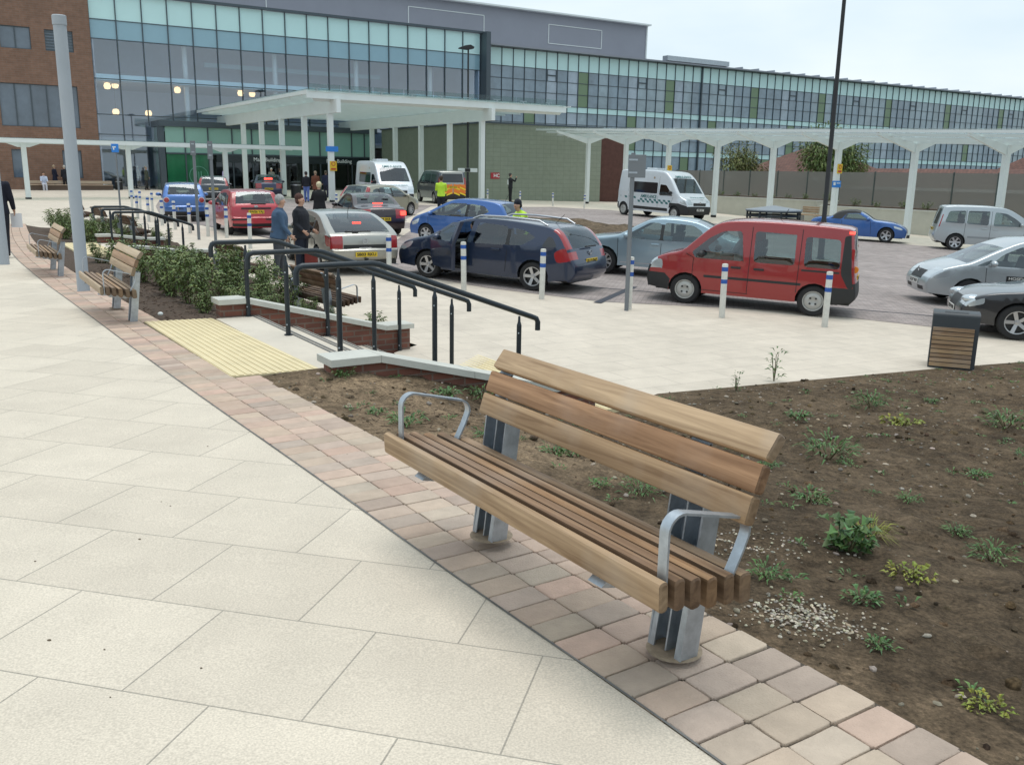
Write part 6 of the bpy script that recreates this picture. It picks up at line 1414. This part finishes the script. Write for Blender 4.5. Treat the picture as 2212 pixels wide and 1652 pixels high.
    # hair
    hm = mat('hair_%d_%d' % (hair[0] * 1000, hair[2] * 1000), hair, .8, var=.35, vscale=30, bump=1, bscale=90); mb = MB(); c = hd(-.018, 0, .185 + .012 + hairup); Mh = Matrix.Rotation(R(hy), 3, 'Z')
    if not sit: c = c  # V already shifted, hd follows V['neck']
    mb.sphere(hd(-.022, 0, .178 + hairup), .1 * k, (1.0, .93, 1.02), 18, 12, Mh); mb.sphere(hd(-.05, 0, .12), (.058 if hairup == 0 else .072) * k, (.8, 1.25, 1.1 if not hairlong else 1.7), 16, 10, Mh)
    for i, v in enumerate(mb.v): q = Vector(v); nzv = noise.noise(q * 34) * .006 + noise.noise(q * 80) * .004; mb.v[i] = tuple(q + (q - c).normalized() * nzv)
    obj('hair' if not hat else 'hat', mb, hm, t, smooth=80)
    for s in (1, -1): mb = MB(); mb.sphere(hd(.082, s * .032, .135), .0105 * k, n=8, m=6); obj('eye', mb, M_ltr, t)
    mb = MB(); mb.sphere(hd(.086, 0, .068), .02 * k, (.35, 1.1, .3), 8, 6, Mh); obj('mouth', mb, mat('lip', (.35, .13, .11), .5), t)
    if not sit and z is None: t.location.z = zf(P[0], P[1])
    return t, hands, V, hd
GP = None
def toward(a): return R(a)
# couple beside the handrails
denim = mat('denim', (.055, .10, .17), .9, var=.2, vscale=7, bump=.5, bscale=60)
P = L(606, 606); man, hands, V_, hd_ = person('grey haired man in a blue denim jacket leaning on a walking stick', (P.x, P.y), R(15), topmat=denim, low=(.06, .065, .075), hair=(.36, .36, .35), lean=5, fat=1.3, head=(5, 6), arms=((2, 22, 7), (12, 28, 6)), legs=((6, 6), (-6, 3)), H=1.68, fingers=True, coat=.06, shoe=(.08, .06, .05))
h = hands[1]; st = thing('walking_stick', 'thin wooden walking stick held by the man in denim', 'walking stick', (0, 0, 0)); mb = MB(); ca, sa = math.cos(R(15)), math.sin(R(15)); hw_ = Vector((P.x + h.x * ca - h.y * sa, P.y + h.x * sa + h.y * ca, zlo(P.x, P.y) + h.z)); st.location = (hw_.x, hw_.y, zlo(P.x, P.y))
mb.tube([(.02, 0, 0), (0, 0, hw_.z - st.location.z - .02)], .011, 8); obj('shaft', mb, M_wooddk, st); mb = MB(); mb.tube([(-.06, 0, hw_.z - st.location.z - .02), (0, 0, hw_.z - st.location.z), (.05, 0, hw_.z - st.location.z - .01)], .014, 8); obj('handle', mb, M_wooddk, st)
P = L(654, 596); wo, hands, V_, hd_ = person('woman with short brown hair in a black cardigan standing beside the man in denim', (P.x, P.y), R(-12), top=(.012, .014, .02), low=(.012, .018, .035), hair=(.075, .03, .022), head=(8, 0), arms=((0, 55, 8), (-6, 60, 8)), legs=((3, 3), (-3, 2)), H=1.67, fingers=True, coat=.12, fat=1.32, hairup=.006)
bg = thing('handbag', 'dark red handbag hanging beside the woman in black', 'handbag', (P.x + .22, P.y - .1, zlo(P.x, P.y) + .42)); mb = MB(); mb.bbox((0, 0, 0), (.26, .12, .3), .04); obj('body', mb, mat('bag_red', (.16, .02, .015), .5), bg)
mb = MB(); mb.tube([(-.1, 0, .14), (-.07, 0, .38), (0, 0, .45), (.07, 0, .38), (.1, 0, .14)], .01, 6); obj('strap', mb, M_trim, bg)
# man walking at the left edge
P = hit(8, 556, zup); wk, hands, V_, hd_ = person('person in a dark suit walking away at the left edge holding white papers', (P.x, P.y), R(112), top=(.008, .009, .02), low=(.008, .009, .016), head=(0, 0), arms=((-4, 12, 10), (6, 22, 12)), legs=((12, 10), (-10, 8)), H=1.80, fingers=True, coat=.1, zf=zup)
h = hands[1]; ca, sa = math.cos(R(112)), math.sin(R(112)); pw = Vector((P.x + h.x * ca - h.y * sa, P.y + h.x * sa + h.y * ca, wk.location.z + h.z))
pp = thing('papers', 'white papers held by the walking person at the left edge', 'papers', pw, R(22)); mb = MB(); mb.bbox((.02, 0, -.14), (.21, .006, .29), .002); obj('sheet', mb, mat('paper', (.8, .8, .82), .7), pp)
# officer in the road, officer behind the navy estate
hiv = mat('high_visibility', (.50, .75, .04), .6, var=.1, vscale=8); refl = mat('reflective_band', (.6, .62, .62), .3)
P = L(953, 470); pr, *_ = person('officer in yellow high visibility jacket standing in the road behind the blue car', (P.x, P.y), R(95), topmat=hiv, low=(.01, .012, .02), arms=((30, 60, 8), (25, 60, 8)), coat=.02, H=1.78)
P = L(1140, 583); pr, *_ = person('officer in dark cap and yellow jacket behind the roof of the navy estate', (P.x, P.y), R(-150), topmat=hiv, low=(.01, .012, .02), hair=(.008, .01, .02), hat=True, hairup=.012, arms=((35, 60, 10), (35, 60, 10)), lean=30, head=(0, 15), H=1.72)
# person by the green wall
P = L(1102, 437); pr, *_ = person('person in white shirt and black waistcoat raising an arm by the green wall', (P.x, P.y), R(20), top=(.015, .016, .02), low=(.012, .012, .015), arms=((5, 20, 8), (60, 105, 20)), hair=(.06, .05, .045), coat=.1, H=1.82)
mb = MB(); mb.bbox((-.13, .12, 1.3), (.06, .2, .32), .02); obj('shirt_panel', mb, M_white, pr)
# people near the entrance
EN = [(301, 408, 40, 'person in a pale cream coat walking towards the lobby', (.55, .50, .38), (.02, .02, .03), (.6, .56, .48), .16), (318, 411, 40, 'person in a dark olive coat beside the one in cream', (.06, .07, .05), (.03, .03, .03), (.25, .22, .18), .2),
      (368, 404, 60, 'dark clothed person in front of the green graphic, left one', (.015, .018, .03), (.01, .01, .02), (.02, .02, .02), .3), (393, 404, 60, 'dark clothed person in front of the green graphic, right one', (.02, .022, .04), (.015, .015, .02), (.12, .05, .03), .1),
      (489, 411, -70, 'person in lilac top and teal skirt waiting by the doors', (.45, .38, .62), (.02, .16, .15), (.3, .2, .12), .0), (588, 413, -80, 'grey haired man in a grey fleece between the canopy columns', (.22, .21, .18), (.08, .08, .08), (.6, .58, .55), .06),
      (570, 411, 100, 'short person in brown half hidden by a canopy column', (.14, .10, .06), (.03, .03, .03), (.10, .06, .04), .1), (606, 415, 30, 'person in black beside the entrance door', (.012, .013, .018), (.012, .012, .016), (.06, .04, .03), .15),
      (663, 437, 100, 'person in black top and blue jeans behind the couple', (.012, .012, .018), (.10, .15, .38), (.03, .02, .02), .0), (683, 432, 100, 'person in a rust brown padded coat at the entrance', (.17, .06, .035), (.05, .03, .025), (.35, .25, .18), .3),
      (705, 428, 100, 'person in navy partly behind a canopy column', (.02, .025, .06), (.02, .02, .04), (.1, .08, .06), .1),
      (121, 410, 60, 'person in a long dark robe by the brick wall', (.01, .012, .03), (.01, .01, .025), (.4, .3, .2), .5), (143, 411, 120, 'dark dressed person beside the one in a long robe', (.012, .012, .018), (.02, .018, .02), (.45, .42, .38), .1)]
for x, y, az, lab, tp, lw, hr, ct in EN:
    P = L(x, y); person(lab, (P.x, P.y), R(az), top=tp, low=lw, hair=hr, coat=ct, legs=((8, 6), (-8, 4)), arms=((0, 30, 8), (5, 25, 8)), H=1.70 if 'short' not in lab else 1.5, group=None)
P = L(692, 505); person('broad person in black coat with blonde hair behind the silver hatchback', (P.x, P.y), R(110), top=(.010, .010, .012), low=(.02, .02, .025), hair=(.62, .55, .36), fat=1.25, arms=((25, 60, 14), (25, 60, 14)), coat=.2, H=1.66)
# seated person by the brick wall
bx = thing('wall_bench', 'wooden topped low wall bench before the brick block, left part', 'bench', FP(-5.2, 2.2, zlo(-30, 60) + .0), FAZ, 'timber wall benches by the brick block'); 
def wallbench(t, ln):
    mb = MB(); mb.box((ln / 2, .25, .2), (ln, .5, .4)); obj('plinth', mb, mat('plinth_brown', (.12, .085, .065), .9), t)
    mb = MB()
    for q in range(3): mb.bbox((ln / 2, -.02 + q * .16, .43), (ln, .14, .05), .01)
    obj('seat', mb, M_woodold, t)
    mb = MB(); mb.bbox((ln / 2, .46, .62), (ln, .05, .22), .01); obj('backrest', mb, M_woodold, t)
wallbench(bx, 2.6)
by = thing('wall_bench', 'wooden topped low wall bench before the brick block, right part', 'bench', FP(-1.9, 2.2, zlo(-30, 60)), FAZ, 'timber wall benches by the brick block'); wallbench(by, 2.3)
q = FP(-4.2, 2.45, zlo(-30, 60) + .52); person('seated person in pale blue on the wall bench at the far left', (q.x, q.y), FAZ - R(90), top=(.45, .50, .62), low=(.5, .5, .55), sit=True, legs=((85, 85), (85, 85)), arms=((30, 40, 6), (30, 40, 6)), z=q.z, H=1.68)
wbn = thing('waste_bin', 'black cylindrical waste bin near the glass corner', 'waste bin', FP(.9, 1.6, zlo(-30, 65))); mb = MB(); mb.lathe([(.24, 0), (.26, .02), (.27, .8), (.2, .86), (.001, .88)], 16); obj('body', mb, M_trim, wbn, smooth=40)
mb = MB(); mb.lathe([(.275, .62), (.275, .66), (.27, .66)], 16); obj('band', mb, M_alloy, wbn)
wbn = thing('waste_bin', 'black waste bin between the canopy columns left of the couple', 'waste bin', L(640, 428)); mb = MB(); mb.lathe([(.30, 0), (.32, .02), (.33, 1.0), (.24, 1.06), (.001, 1.08)], 16); obj('body', mb, M_trim, wbn, smooth=40)
mb = MB(); mb.lathe([(.335, .8), (.335, .86), (.33, .86)], 16); obj('band', mb, M_alloy, wbn)
# drivers
def incar(car_, x, y, z, label, az=0, **k):
    M = Matrix.LocRotScale(car_.location, car_.rotation_euler, None); p = M @ Vector((x, y, z)); return person(label, (p.x, p.y), car_.rotation_euler.z + az, sit=True, z=p.z, **k)
incar(EST, .40, .40, .50, 'driver in dark clothes sitting inside the navy estate with the open door', top=(.02, .02, .025), low=(.02, .02, .03), legs=((97, 52), (97, 56)), arms=((35, 50, 10), (45, 40, 10)), hair=(.02, .015, .01), H=1.66)
RV = bpy.data.objects['red_van']
incar(RV, .36, -.38, .72, 'driver in white shirt inside the red van', top=(.5, .5, .55), low=(.02, .02, .03), legs=((95, 58), (95, 58)), arms=((40, 45, 6), (40, 45, 6)), hair=(.03, .02, .02), H=1.66)
# ---------------------------------------------------------------- planting
def leafmat(n, c, c2, rough=.5):
    m = mat(n, c, rough, vscale=2.5, col2=c2, attr=True, spec=.4); b = m.node_tree.nodes['Principled BSDF']; b.inputs['Subsurface Weight'].default_value = 0; return m
M_leaf = leafmat('laurel_leaf', (.065, .115, .028), (.17, .22, .07)); M_leafy = leafmat('willow_leaf', (.09, .115, .03), (.18, .19, .06)); M_leafd = leafmat('dark_leaf', (.02, .04, .014), (.05, .085, .025)); M_weed = leafmat('weed_leaf', (.05, .115, .035), (.11, .21, .065)); M_weedy = leafmat('yellow_weed_leaf', (.14, .17, .02), (.24, .25, .04)); M_stem = mat('plant_stem', (.10, .085, .04), .8); M_bark = mat('bark', (.08, .06, .045), .9, var=.3)
def leaf(mb, p, d, ln, wd, up=Vector((0, 0, 1)), droop=.25, rn=random):
    d = d.normalized(); s = d.cross(up); s = s.normalized() if s.length > .05 else Vector((1, 0, 0)); n = s.cross(d)
    a = rn.uniform(-.5, .5); s = (s * math.cos(a) + n * math.sin(a)); g = rn.uniform(.6, 1.35); mb.cur = (g * rn.uniform(.85, 1.2), g, g * rn.uniform(.8, 1.1))
    m1 = p + d * ln * .5 + n * ln * .06; e = p + d * ln - Vector((0, 0, ln * droop)); dn = n * wd * .25
    mb.add([p, m1 + s * wd / 2 + dn, e, m1 - s * wd / 2 + dn, m1], [(0, 1, 4), (1, 2, 4), (0, 4, 3), (4, 2, 3)])
def shrub(seed, h, w_, ns, nl, ln, wd):
    rn = random.Random(seed); st = MB(); lf = MB()
    for k in range(ns):
        a = rn.uniform(0, 6.28); r = w_ * rn.uniform(.2, 1) * .5; top = Vector((math.cos(a) * r, math.sin(a) * r, h * rn.uniform(.55, 1.05)))
        P = [Vector((math.cos(a) * r * .25, math.sin(a) * r * .25, 0)), Vector((math.cos(a) * r * .6, math.sin(a) * r * .6, top.z * .55)), top, top + Vector((math.cos(a) * .05, math.sin(a) * .05, -.015))]
        st.tube(P, [.007, .005, .003, .002], 4, cap=False)
        for i in range(nl):
            t = rn.random() ** .7; q = P[0].lerp(P[1], t * 2) if t < .5 else P[1].lerp(P[2], t * 2 - 1); b = rn.uniform(0, 6.28); leaf(lf, q, Vector((math.cos(b), math.sin(b), rn.uniform(-.5, .5))), ln * rn.uniform(.6, 1.15), wd * rn.uniform(.7, 1.1), rn=rn)
        for i in range(4): b = rn.uniform(0, 6.28); leaf(lf, P[2], Vector((math.cos(b), math.sin(b), .4)), ln, wd, rn=rn)
    return st.mesh('stem', M_stem), lf.mesh('foliage', M_leaf, fixn=False)
SH = [shrub(s, h, w_, 13, 24, .13, .045) for s, h, w_ in ((1, .72, .85), (2, .6, .8), (3, .85, .8), (4, .66, .95))]
def plant(src, label, P, sc, rz, name='shrub', cat='shrub', group=None):
    t = thing(name, label, cat, P, rz, group); t.scale = (sc,) * 3; link('stem', src[0], t); link('foliage', src[1], t); return t
rn = random.Random(21)
# positions: rows through the bed from near the steps up the slope
LM = [((330, 640), 'the second bench'), ((560, 640), 'the far coping wall of the steps'), ((450, 560), 'the grey column'), ((250, 520), 'the distant steps'), ((80, 500), 'the third bench'), ((700, 660), 'the handrails')]
cnt = 0; placed = []
tries = 0
while cnt < 165 and tries < 6000:
    tries += 1
    x = rn.uniform(-16, -1.2); y = rn.uniform(9.8, 30.5)
    if not inside((x, y), shrubpoly): continue
    a = dline((x, y), sb_up[::4]); b = dline((x, y), sb_low)
    if a < .75 or b < .4: continue
    # keep the distant flight of steps free
    q = Vector((x, y)) - _o2; s_, w_ = q.dot(E_), q.dot(CC)
    if -2.9 < s_ < 2.6 and -2.35 < w_ < 2.6: continue
    q = Vector((x, y)) - O1; s_, w_ = q.dot(E_), q.dot(CC)
    if w_ > -2.35 or (-3.0 < s_ < -1.0 and w_ > -2.9): continue
    if any((x - u) ** 2 + (y - v) ** 2 < (.5 if y < 18 else .62) ** 2 for u, v in placed): continue
    placed.append((x, y)); cnt += 1
placed.sort(key=lambda p: p[1])
def where(x, y):
    v = _r * x + _u * (0) ; return ''
for i, (x, y) in enumerate(placed):
    lab = 'leafy green shrub in the bed between the steps and the grey column' if y < 14.5 else ('leafy green shrub in the bed beyond the grey column' if y < 21 else 'leafy green shrub in the far part of the bed')
    plant(SH[i % 4], lab, (x, y, zshr(x, y) - .02), rn.uniform(.62, 1.12) * min(1.0, .20 + .20 * dline((x, y), sb_low) + (.20 * max(0, -2.9 - (Vector((x, y)) - O1).dot(CC)) if y < 17 else .3)), rn.random() * 6, group='leafy shrubs between the steps and the grey column' if y < 14.5 else ('leafy shrubs beyond the grey column' if y < 21 else 'leafy shrubs in the far part of the bed'))
for (s_, w_, sc, lab) in ((.5, -2.5, .62, 'small leafy shrub just behind the middle of the far coping wall'), (1.1, -2.55, .55, 'small leafy shrub behind the lower part of the far coping wall'), (1.75, -2.45, .55, 'small leafy shrub at the lower end of the far coping wall')):
    x, y = S1(s_, w_); plant(SH[1], lab, (x, y, zlo(x, y) + .05), sc, s_ * 3)
# trees beyond the fence
def tree(label, P, h, w_, n, lm, ln, seed, trunk=.12, zc=.55, name='tree'):
    rn = random.Random(seed); t = thing(name, label, 'tree', P); tr = MB(); tr.tube([(0, 0, 0), (.05, .03, h * .4), (0, 0, h * .8)], [trunk, trunk * .7, trunk * .2], 8)
    cl = []
    for k in range(9):
        a = rn.uniform(0, 6.28); r = w_ * .5 * rn.uniform(.2, .75); e = Vector((math.cos(a) * r, math.sin(a) * r, h * rn.uniform(.35, .92))); cl.append((e, w_ * rn.uniform(.16, .30))); tr.tube([(0, 0, h * rn.uniform(.2, .5)), e * .6 + Vector((0, 0, h * .15)), e], [trunk * .4, trunk * .25, .02], 5)
    obj('trunk', tr, M_bark, t, smooth=40); lf = MB()
    for i in range(n):
        c, r = cl[i % len(cl)]; d = Vector((rn.gauss(0, 1), rn.gauss(0, 1), rn.gauss(0, .8))).normalized(); q = c + d * r * rn.random() ** .45; leaf(lf, q, d + Vector((rn.uniform(-.6, .6), rn.uniform(-.6, .6), rn.uniform(-.8, .3))), ln * rn.uniform(.6, 1.3), ln * .4, rn=rn)
    obj('crown', lf, lm, t, fixn=False); return t
q = Vector(PP(.6, 12)); tree('small yellow green tree behind the ambulance and fence', (q.x, q.y, -.2), 4.7, 4.8, 3600, M_leafy, .26, 5)
q = Vector(PP(2.0, 14.5)); tree('rounded olive green tree behind the fence between two canopy columns', (q.x, q.y, -.2), 5.4, 6.4, 5200, M_leaf, .28, 6)
q = Vector(PP(7.6, 12.5)); tree('dark green tree behind the fence at the right edge', (q.x, q.y, -.6), 3.9, 4.6, 4200, M_leafd, .22, 9)
q = Vector(PP(5.9, 12.0)); tree('low dark shrub tree above the fence near the right edge', (q.x, q.y, -.6), 3.3, 2.2, 1600, M_leafd, .2, 12)
# planting on the planters
pg = [shrub(s, .38, .6, 8, 16, .1, .04) for s in (31, 32)]
for i in range(26):
    k = 1.9 + i * .335; o = (4.9 if k < 4 else (3.9 if k < 6.5 else 3.3)); x, y = PP(k, o + rn.uniform(-.2, .3)); plant(pg[i % 2], 'low green plant growing on the planter tops before the fence', (x, y, zlo(*PP(1.7 if k < 4 else (4.15 if k < 6.5 else 6.7), o)) + 1.02), rn.uniform(.6, 1.2), i * 1.7, 'low_plant', 'plant', 'low plants on the planter tops')
# planter benches
for k, o, lab in ((1.35, 4.0, 'timber bench between planter walls behind the ambulance nose'), (3.75, 3.3, 'timber bench against the middle planter, left of the lamp column'), (6.35, 2.7, 'timber bench behind the soft top of the convertible')):
    x, y = PP(k, o); t = thing('planter_bench', lab, 'bench', (x, y, zlo(x, y)), ca_, 'timber benches set against the planter walls')
    mb = MB(); mb.bbox((1.1, .1, .46), (1.9, .42, .06), .01); obj('seat', mb, M_wood, t); mb = MB()
    for z in (.62, .74, .86): mb.bbox((1.1, .33, z), (1.9, .04, .1), .01)
    obj('backrest', mb, M_wood, t)
    for xx in (.3, 1.9): mb = MB(); mb.box((xx, .12, .22), (.06, .38, .44)); mb.box((xx, -.05, .58), (.04, .04, .22)); mb.box((xx, .08, .7), (.04, .3, .03)); obj('leg', mb, M_galv, t)
# low round tree guard with slatted top beyond the red van
P = L(1668, 502); tg = thing('round_seat', 'round dark slatted seat with pale conical top behind the red van roof', 'seat', P)
mb = MB()
for z in (.32, .52, .72, .92): mb.lathe([(1.2, z), (1.23, z), (1.23, z + .09), (1.2, z + .09), (1.2, z)], 28)
obj('slatted_ring', mb, M_dark, tg, smooth=30); mb = MB(); mb.lathe([(1.27, .98), (1.27, 1.03), (.001, 1.22)], 28); obj('top', mb, mat('seat_top', (.22, .25, .28), .5), tg)
for a in range(8): mb = MB(); mb.box((1.21 * math.cos(a * .785), 1.21 * math.sin(a * .785), .5), (.07, .07, 1.0), a * .785); obj('leg', mb, M_dark, tg)
# weeds on the soil bed
def weed(seed, n, ln, wd, spread, h, m):
    rn = random.Random(seed); lf = MB(); st = MB()
    for i in range(n):
        a = rn.uniform(0, 6.28); q = Vector((math.cos(a), math.sin(a), 0)) * spread * rn.random() ** .8 * .6; leaf(lf, q + Vector((0, 0, rn.uniform(.005, h))), Vector((math.cos(a) + rn.uniform(-.3, .3), math.sin(a) + rn.uniform(-.3, .3), rn.uniform(.1, 1.1))), ln * rn.uniform(.5, 1.2), wd * rn.uniform(.6, 1.2), rn=rn)
    for i in range(4): a = rn.uniform(0, 6.28); st.tube([(0, 0, -.01), (math.cos(a) * spread * .3, math.sin(a) * spread * .3, h * .8)], [.004, .002], 4)
    return st.mesh('stem', M_stem), lf.mesh('foliage', m, fixn=False)
WD = [weed(1, 90, .055, .012, .14, .05, M_weed), weed(2, 60, .045, .018, .12, .03, M_weed), weed(3, 120, .06, .010, .17, .08, M_weed), weed(4, 120, .05, .042, .13, .12, M_weed), weed(5, 110, .11, .005, .13, .03, M_weedy), weed(6, 90, .028, .018, .15, .02, M_weedy), weed(7, 40, .05, .014, .09, .2, M_weed)]
def S_(px, py): return hit(px, py, zsoil)
WL = [(1832, 1195, 3, 1.35, 'broad leaved green weed, the largest on the soil bed'), (1875, 1160, 4, 1.2, 'spiky yellow grass tuft behind the broad leaved weed'), (1965, 1245, 5, 1.2, 'creeping yellow green weed patch right of the broad leaved weed'), (1860, 1300, 1, 1.0, 'low green weed below the broad leaved weed'), (2140, 1210, 2, 1.1, 'feathery green weed towards the right edge'), (2172, 925, 2, 1.5, 'tall green weed at the right edge of the soil bed'),
      (1880, 880, 2, 1.3, 'bushy green weed in the upper middle of the soil bed'), (1945, 918, 5, 1.6, 'flat light green weed patch right of the bushy weed'), (1722, 905, 1, 1.2, 'small green weed above the bench back near the bin side'), (1790, 990, 2, 1.5, 'dense green weed clump right of the bench end'), (1750, 1085, 0, 1.3, 'green weed clump just right of the bench back'), (2110, 1030, 1, 1.2, 'sparse green weed on the right part of the bed'), (1385, 1070, 2, 1.1, 'green weed seen between seat and backrest of the nearest bench'), (1250, 985, 2, 1.0, 'green weed seen through the gap behind the left of the bench back'), (1205, 985, 0, .9, 'small weed behind the left upright of the bench'), (1055, 945, 0, .9, 'small weed left of the bench back'), (965, 857, 1, 1.1, 'green weed inside the far armrest'), (1040, 862, 2, 1.0, 'green weed below the coping end beside the bench back'), (880, 920, 0, 1.0, 'grassy tuft behind the far armrest post'), (740, 815, 0, .8, 'small weed at the corner of the near brick wall'), (815, 895, 1, .7, 'tiny weed on the bare soil left of the armrest'), (1660, 1250, 0, .9, 'grass tuft just right of the seat end'), (1895, 1395, 1, .6, 'tiny weed low on the soil bed'), (2130, 1530, 5, .9, 'pale creeping weed near the lower right edge'), (1672, 820, 6, 1.5, 'tall thin weed against the plaza edge'), (1590, 845, 6, .9, 'short thin weed at the plaza edge'), (2070, 1155, 0, .8, 'small green weed right of the yellow tuft'), (1660, 1010, 1, .9, 'small weed beside the backrest end'), (2010, 870, 1, .8, 'small weed below the litter bin'), (1965, 1085, 0, .8, 'small weed in the middle of the bed')]
for x, y, k, sc, lab in WL:
    P = S_(x, y); plant(WD[k], lab, P, sc * (1.35 if y < 1000 else 1.0), x * .37, 'weed', 'weed')
# scattered weeds as ground cover, pebbles and gravel
rn = random.Random(77); wl = MB(); n = 0
bed_pts = []
while n < 380:
    x = rn.uniform(-2, 9); y = rn.uniform(1.6, 14)
    if not inside((x, y), soilpoly): continue
    if dline((x, y), up_edge[::4]) < .15: continue
    n += 1; q0 = Vector((x, y, zsoil(x, y)))
    for i in range(rn.randrange(6, 22)):
        a = rn.uniform(0, 6.28); leaf(wl, q0 + Vector((math.cos(a), math.sin(a), 0)) * rn.random() * .05 + Vector((0, 0, .004)), Vector((math.cos(a), math.sin(a), rn.uniform(.2, 1))), rn.uniform(.02, .055), rn.uniform(.006, .016), rn=rn)
obj('small_weeds', wl, M_weed, kind='stuff', fixn=False)
M_peb = mat('pebble', (.25, .225, .19), .85, var=.25, vscale=40, attr=True)
pb = MB()
def pebble(mb, p, r, rn):
    g = rn.uniform(.4, 1.5); mb.cur = (g * rn.uniform(.95, 1.15), g, g * rn.uniform(.8, 1.05)); o = len(mb.v)
    M = Matrix.Rotation(rn.uniform(0, 6.28), 3, 'Z') @ Matrix.Rotation(rn.uniform(-.4, .4), 3, 'X'); mb.sphere(p, r, (1, rn.uniform(.6, .9), rn.uniform(.4, .65)), 6, 4, M)
    for i in range(o, len(mb.v)): v = Vector(mb.v[i]); mb.v[i] = tuple(v + (v - Vector(p)) * rn.uniform(-.18, .18))
n = 0
while n < 3000:
    x = rn.uniform(-2.2, 9); y = rn.uniform(1.2, 13.5)
    if not inside((x, y), soilpoly): continue
    n += 1; r = .003 + .02 * rn.random() ** 5 + (.006 if y > 6 else 0); pebble(pb, (x, y, zsoil(x, y) + r * .2), r, rn)
obj('pebbles', pb, M_peb, kind='stuff', smooth=60, fixn=False)
gv = MB()
c1_ = S_(1740, 1330); c2_ = S_(1640, 1180)
for c_, n_, s_ in ((c1_, 520, .12), (c2_, 160, .2), (S_(1500, 1170), 120, .12)):
    for i in range(n_):
        x, y = c_.x + rn.gauss(0, s_), c_.y + rn.gauss(0, s_ * .8)
        if inside((x, y), soilpoly): pebble(gv, (x, y, zsoil(x, y) + .004), rn.uniform(.003, .010), rn)
obj('gravel', gv, mat('white_gravel', (.38, .355, .30), .85, var=.15, vscale=30, attr=True), kind='stuff', smooth=60, fixn=False)
cl = MB()
for i in range(2600):
    x = rn.uniform(-2.2, 8); y = rn.uniform(1.2, 12)
    if inside((x, y), soilpoly): cl.cur = (rn.uniform(.6, 1.5),) * 3; pebble(cl, (x, y, zsoil(x, y)), rn.uniform(.006, .02) + .03 * rn.random() ** 6, rn)
obj('soil_clods', cl, M_soil, kind='stuff', smooth=60, fixn=False)
# dead twigs on the bare patch of soil and mulch chips below the shrubs
tw = MB()
for i in range(260):
    x, y = rn.uniform(-1.6, .5), rn.uniform(5.8, 8.4)
    if inside((x, y), soilpoly): a = rn.uniform(0, 6.28); l_ = rn.uniform(.02, .09); z = zsoil(x, y) + .006; tw.tube([(x, y, z), (x + math.cos(a) * l_, y + math.sin(a) * l_, z + rn.uniform(0, .015))], [.003, .002], 4)
for i in range(2600):
    x, y = rn.uniform(-8, -1), rn.uniform(10, 18)
    if inside((x, y), shrubpoly): a = rn.uniform(0, 6.28); l_ = rn.uniform(.03, .09); z = zshr(x, y) + .008; tw.tube([(x, y, z), (x + math.cos(a) * l_, y + math.sin(a) * l_, z + rn.uniform(0, .03))], [.005, .003], 4)
obj('mulch_chips', tw, mat('mulch_chip', (.06, .038, .024), .95, var=.4), kind='stuff')
# litter
P = U(347, 683); lt = thing('litter_scrap', 'crumpled white scrap of litter at the edge of the shrub bed', 'litter', P); mb = MB(); mb.sphere((0, 0, .03), .035, (1, .8, .7), 7, 5); obj('paper', mb, M_white, lt)
# fallen leaves and specks on the slabs
dk_ = MB()
for (x, y) in ((750, 982), (1040, 940)) + tuple((rn.uniform(60, 1000), rn.uniform(900, 1600)) for _ in range(9)):
    try: P = U(x, y)
    except ValueError: continue
    s_ = rn.uniform(.003, .008); dk_.sphere((P.x, P.y, P.z + .002), s_, (1, .7, .4), 6, 4)
obj('debris', dk_, mat('debris', (.12, .09, .06), .9), kind='stuff')
# sand patch beside the seat end
c_ = S_(1590, 1330); sp_ = [(c_.x + .26 * math.cos(a) * (1 + .25 * math.sin(3 * a)), c_.y + .12 * math.sin(a)) for a in [k * .35 for k in range(18)]]
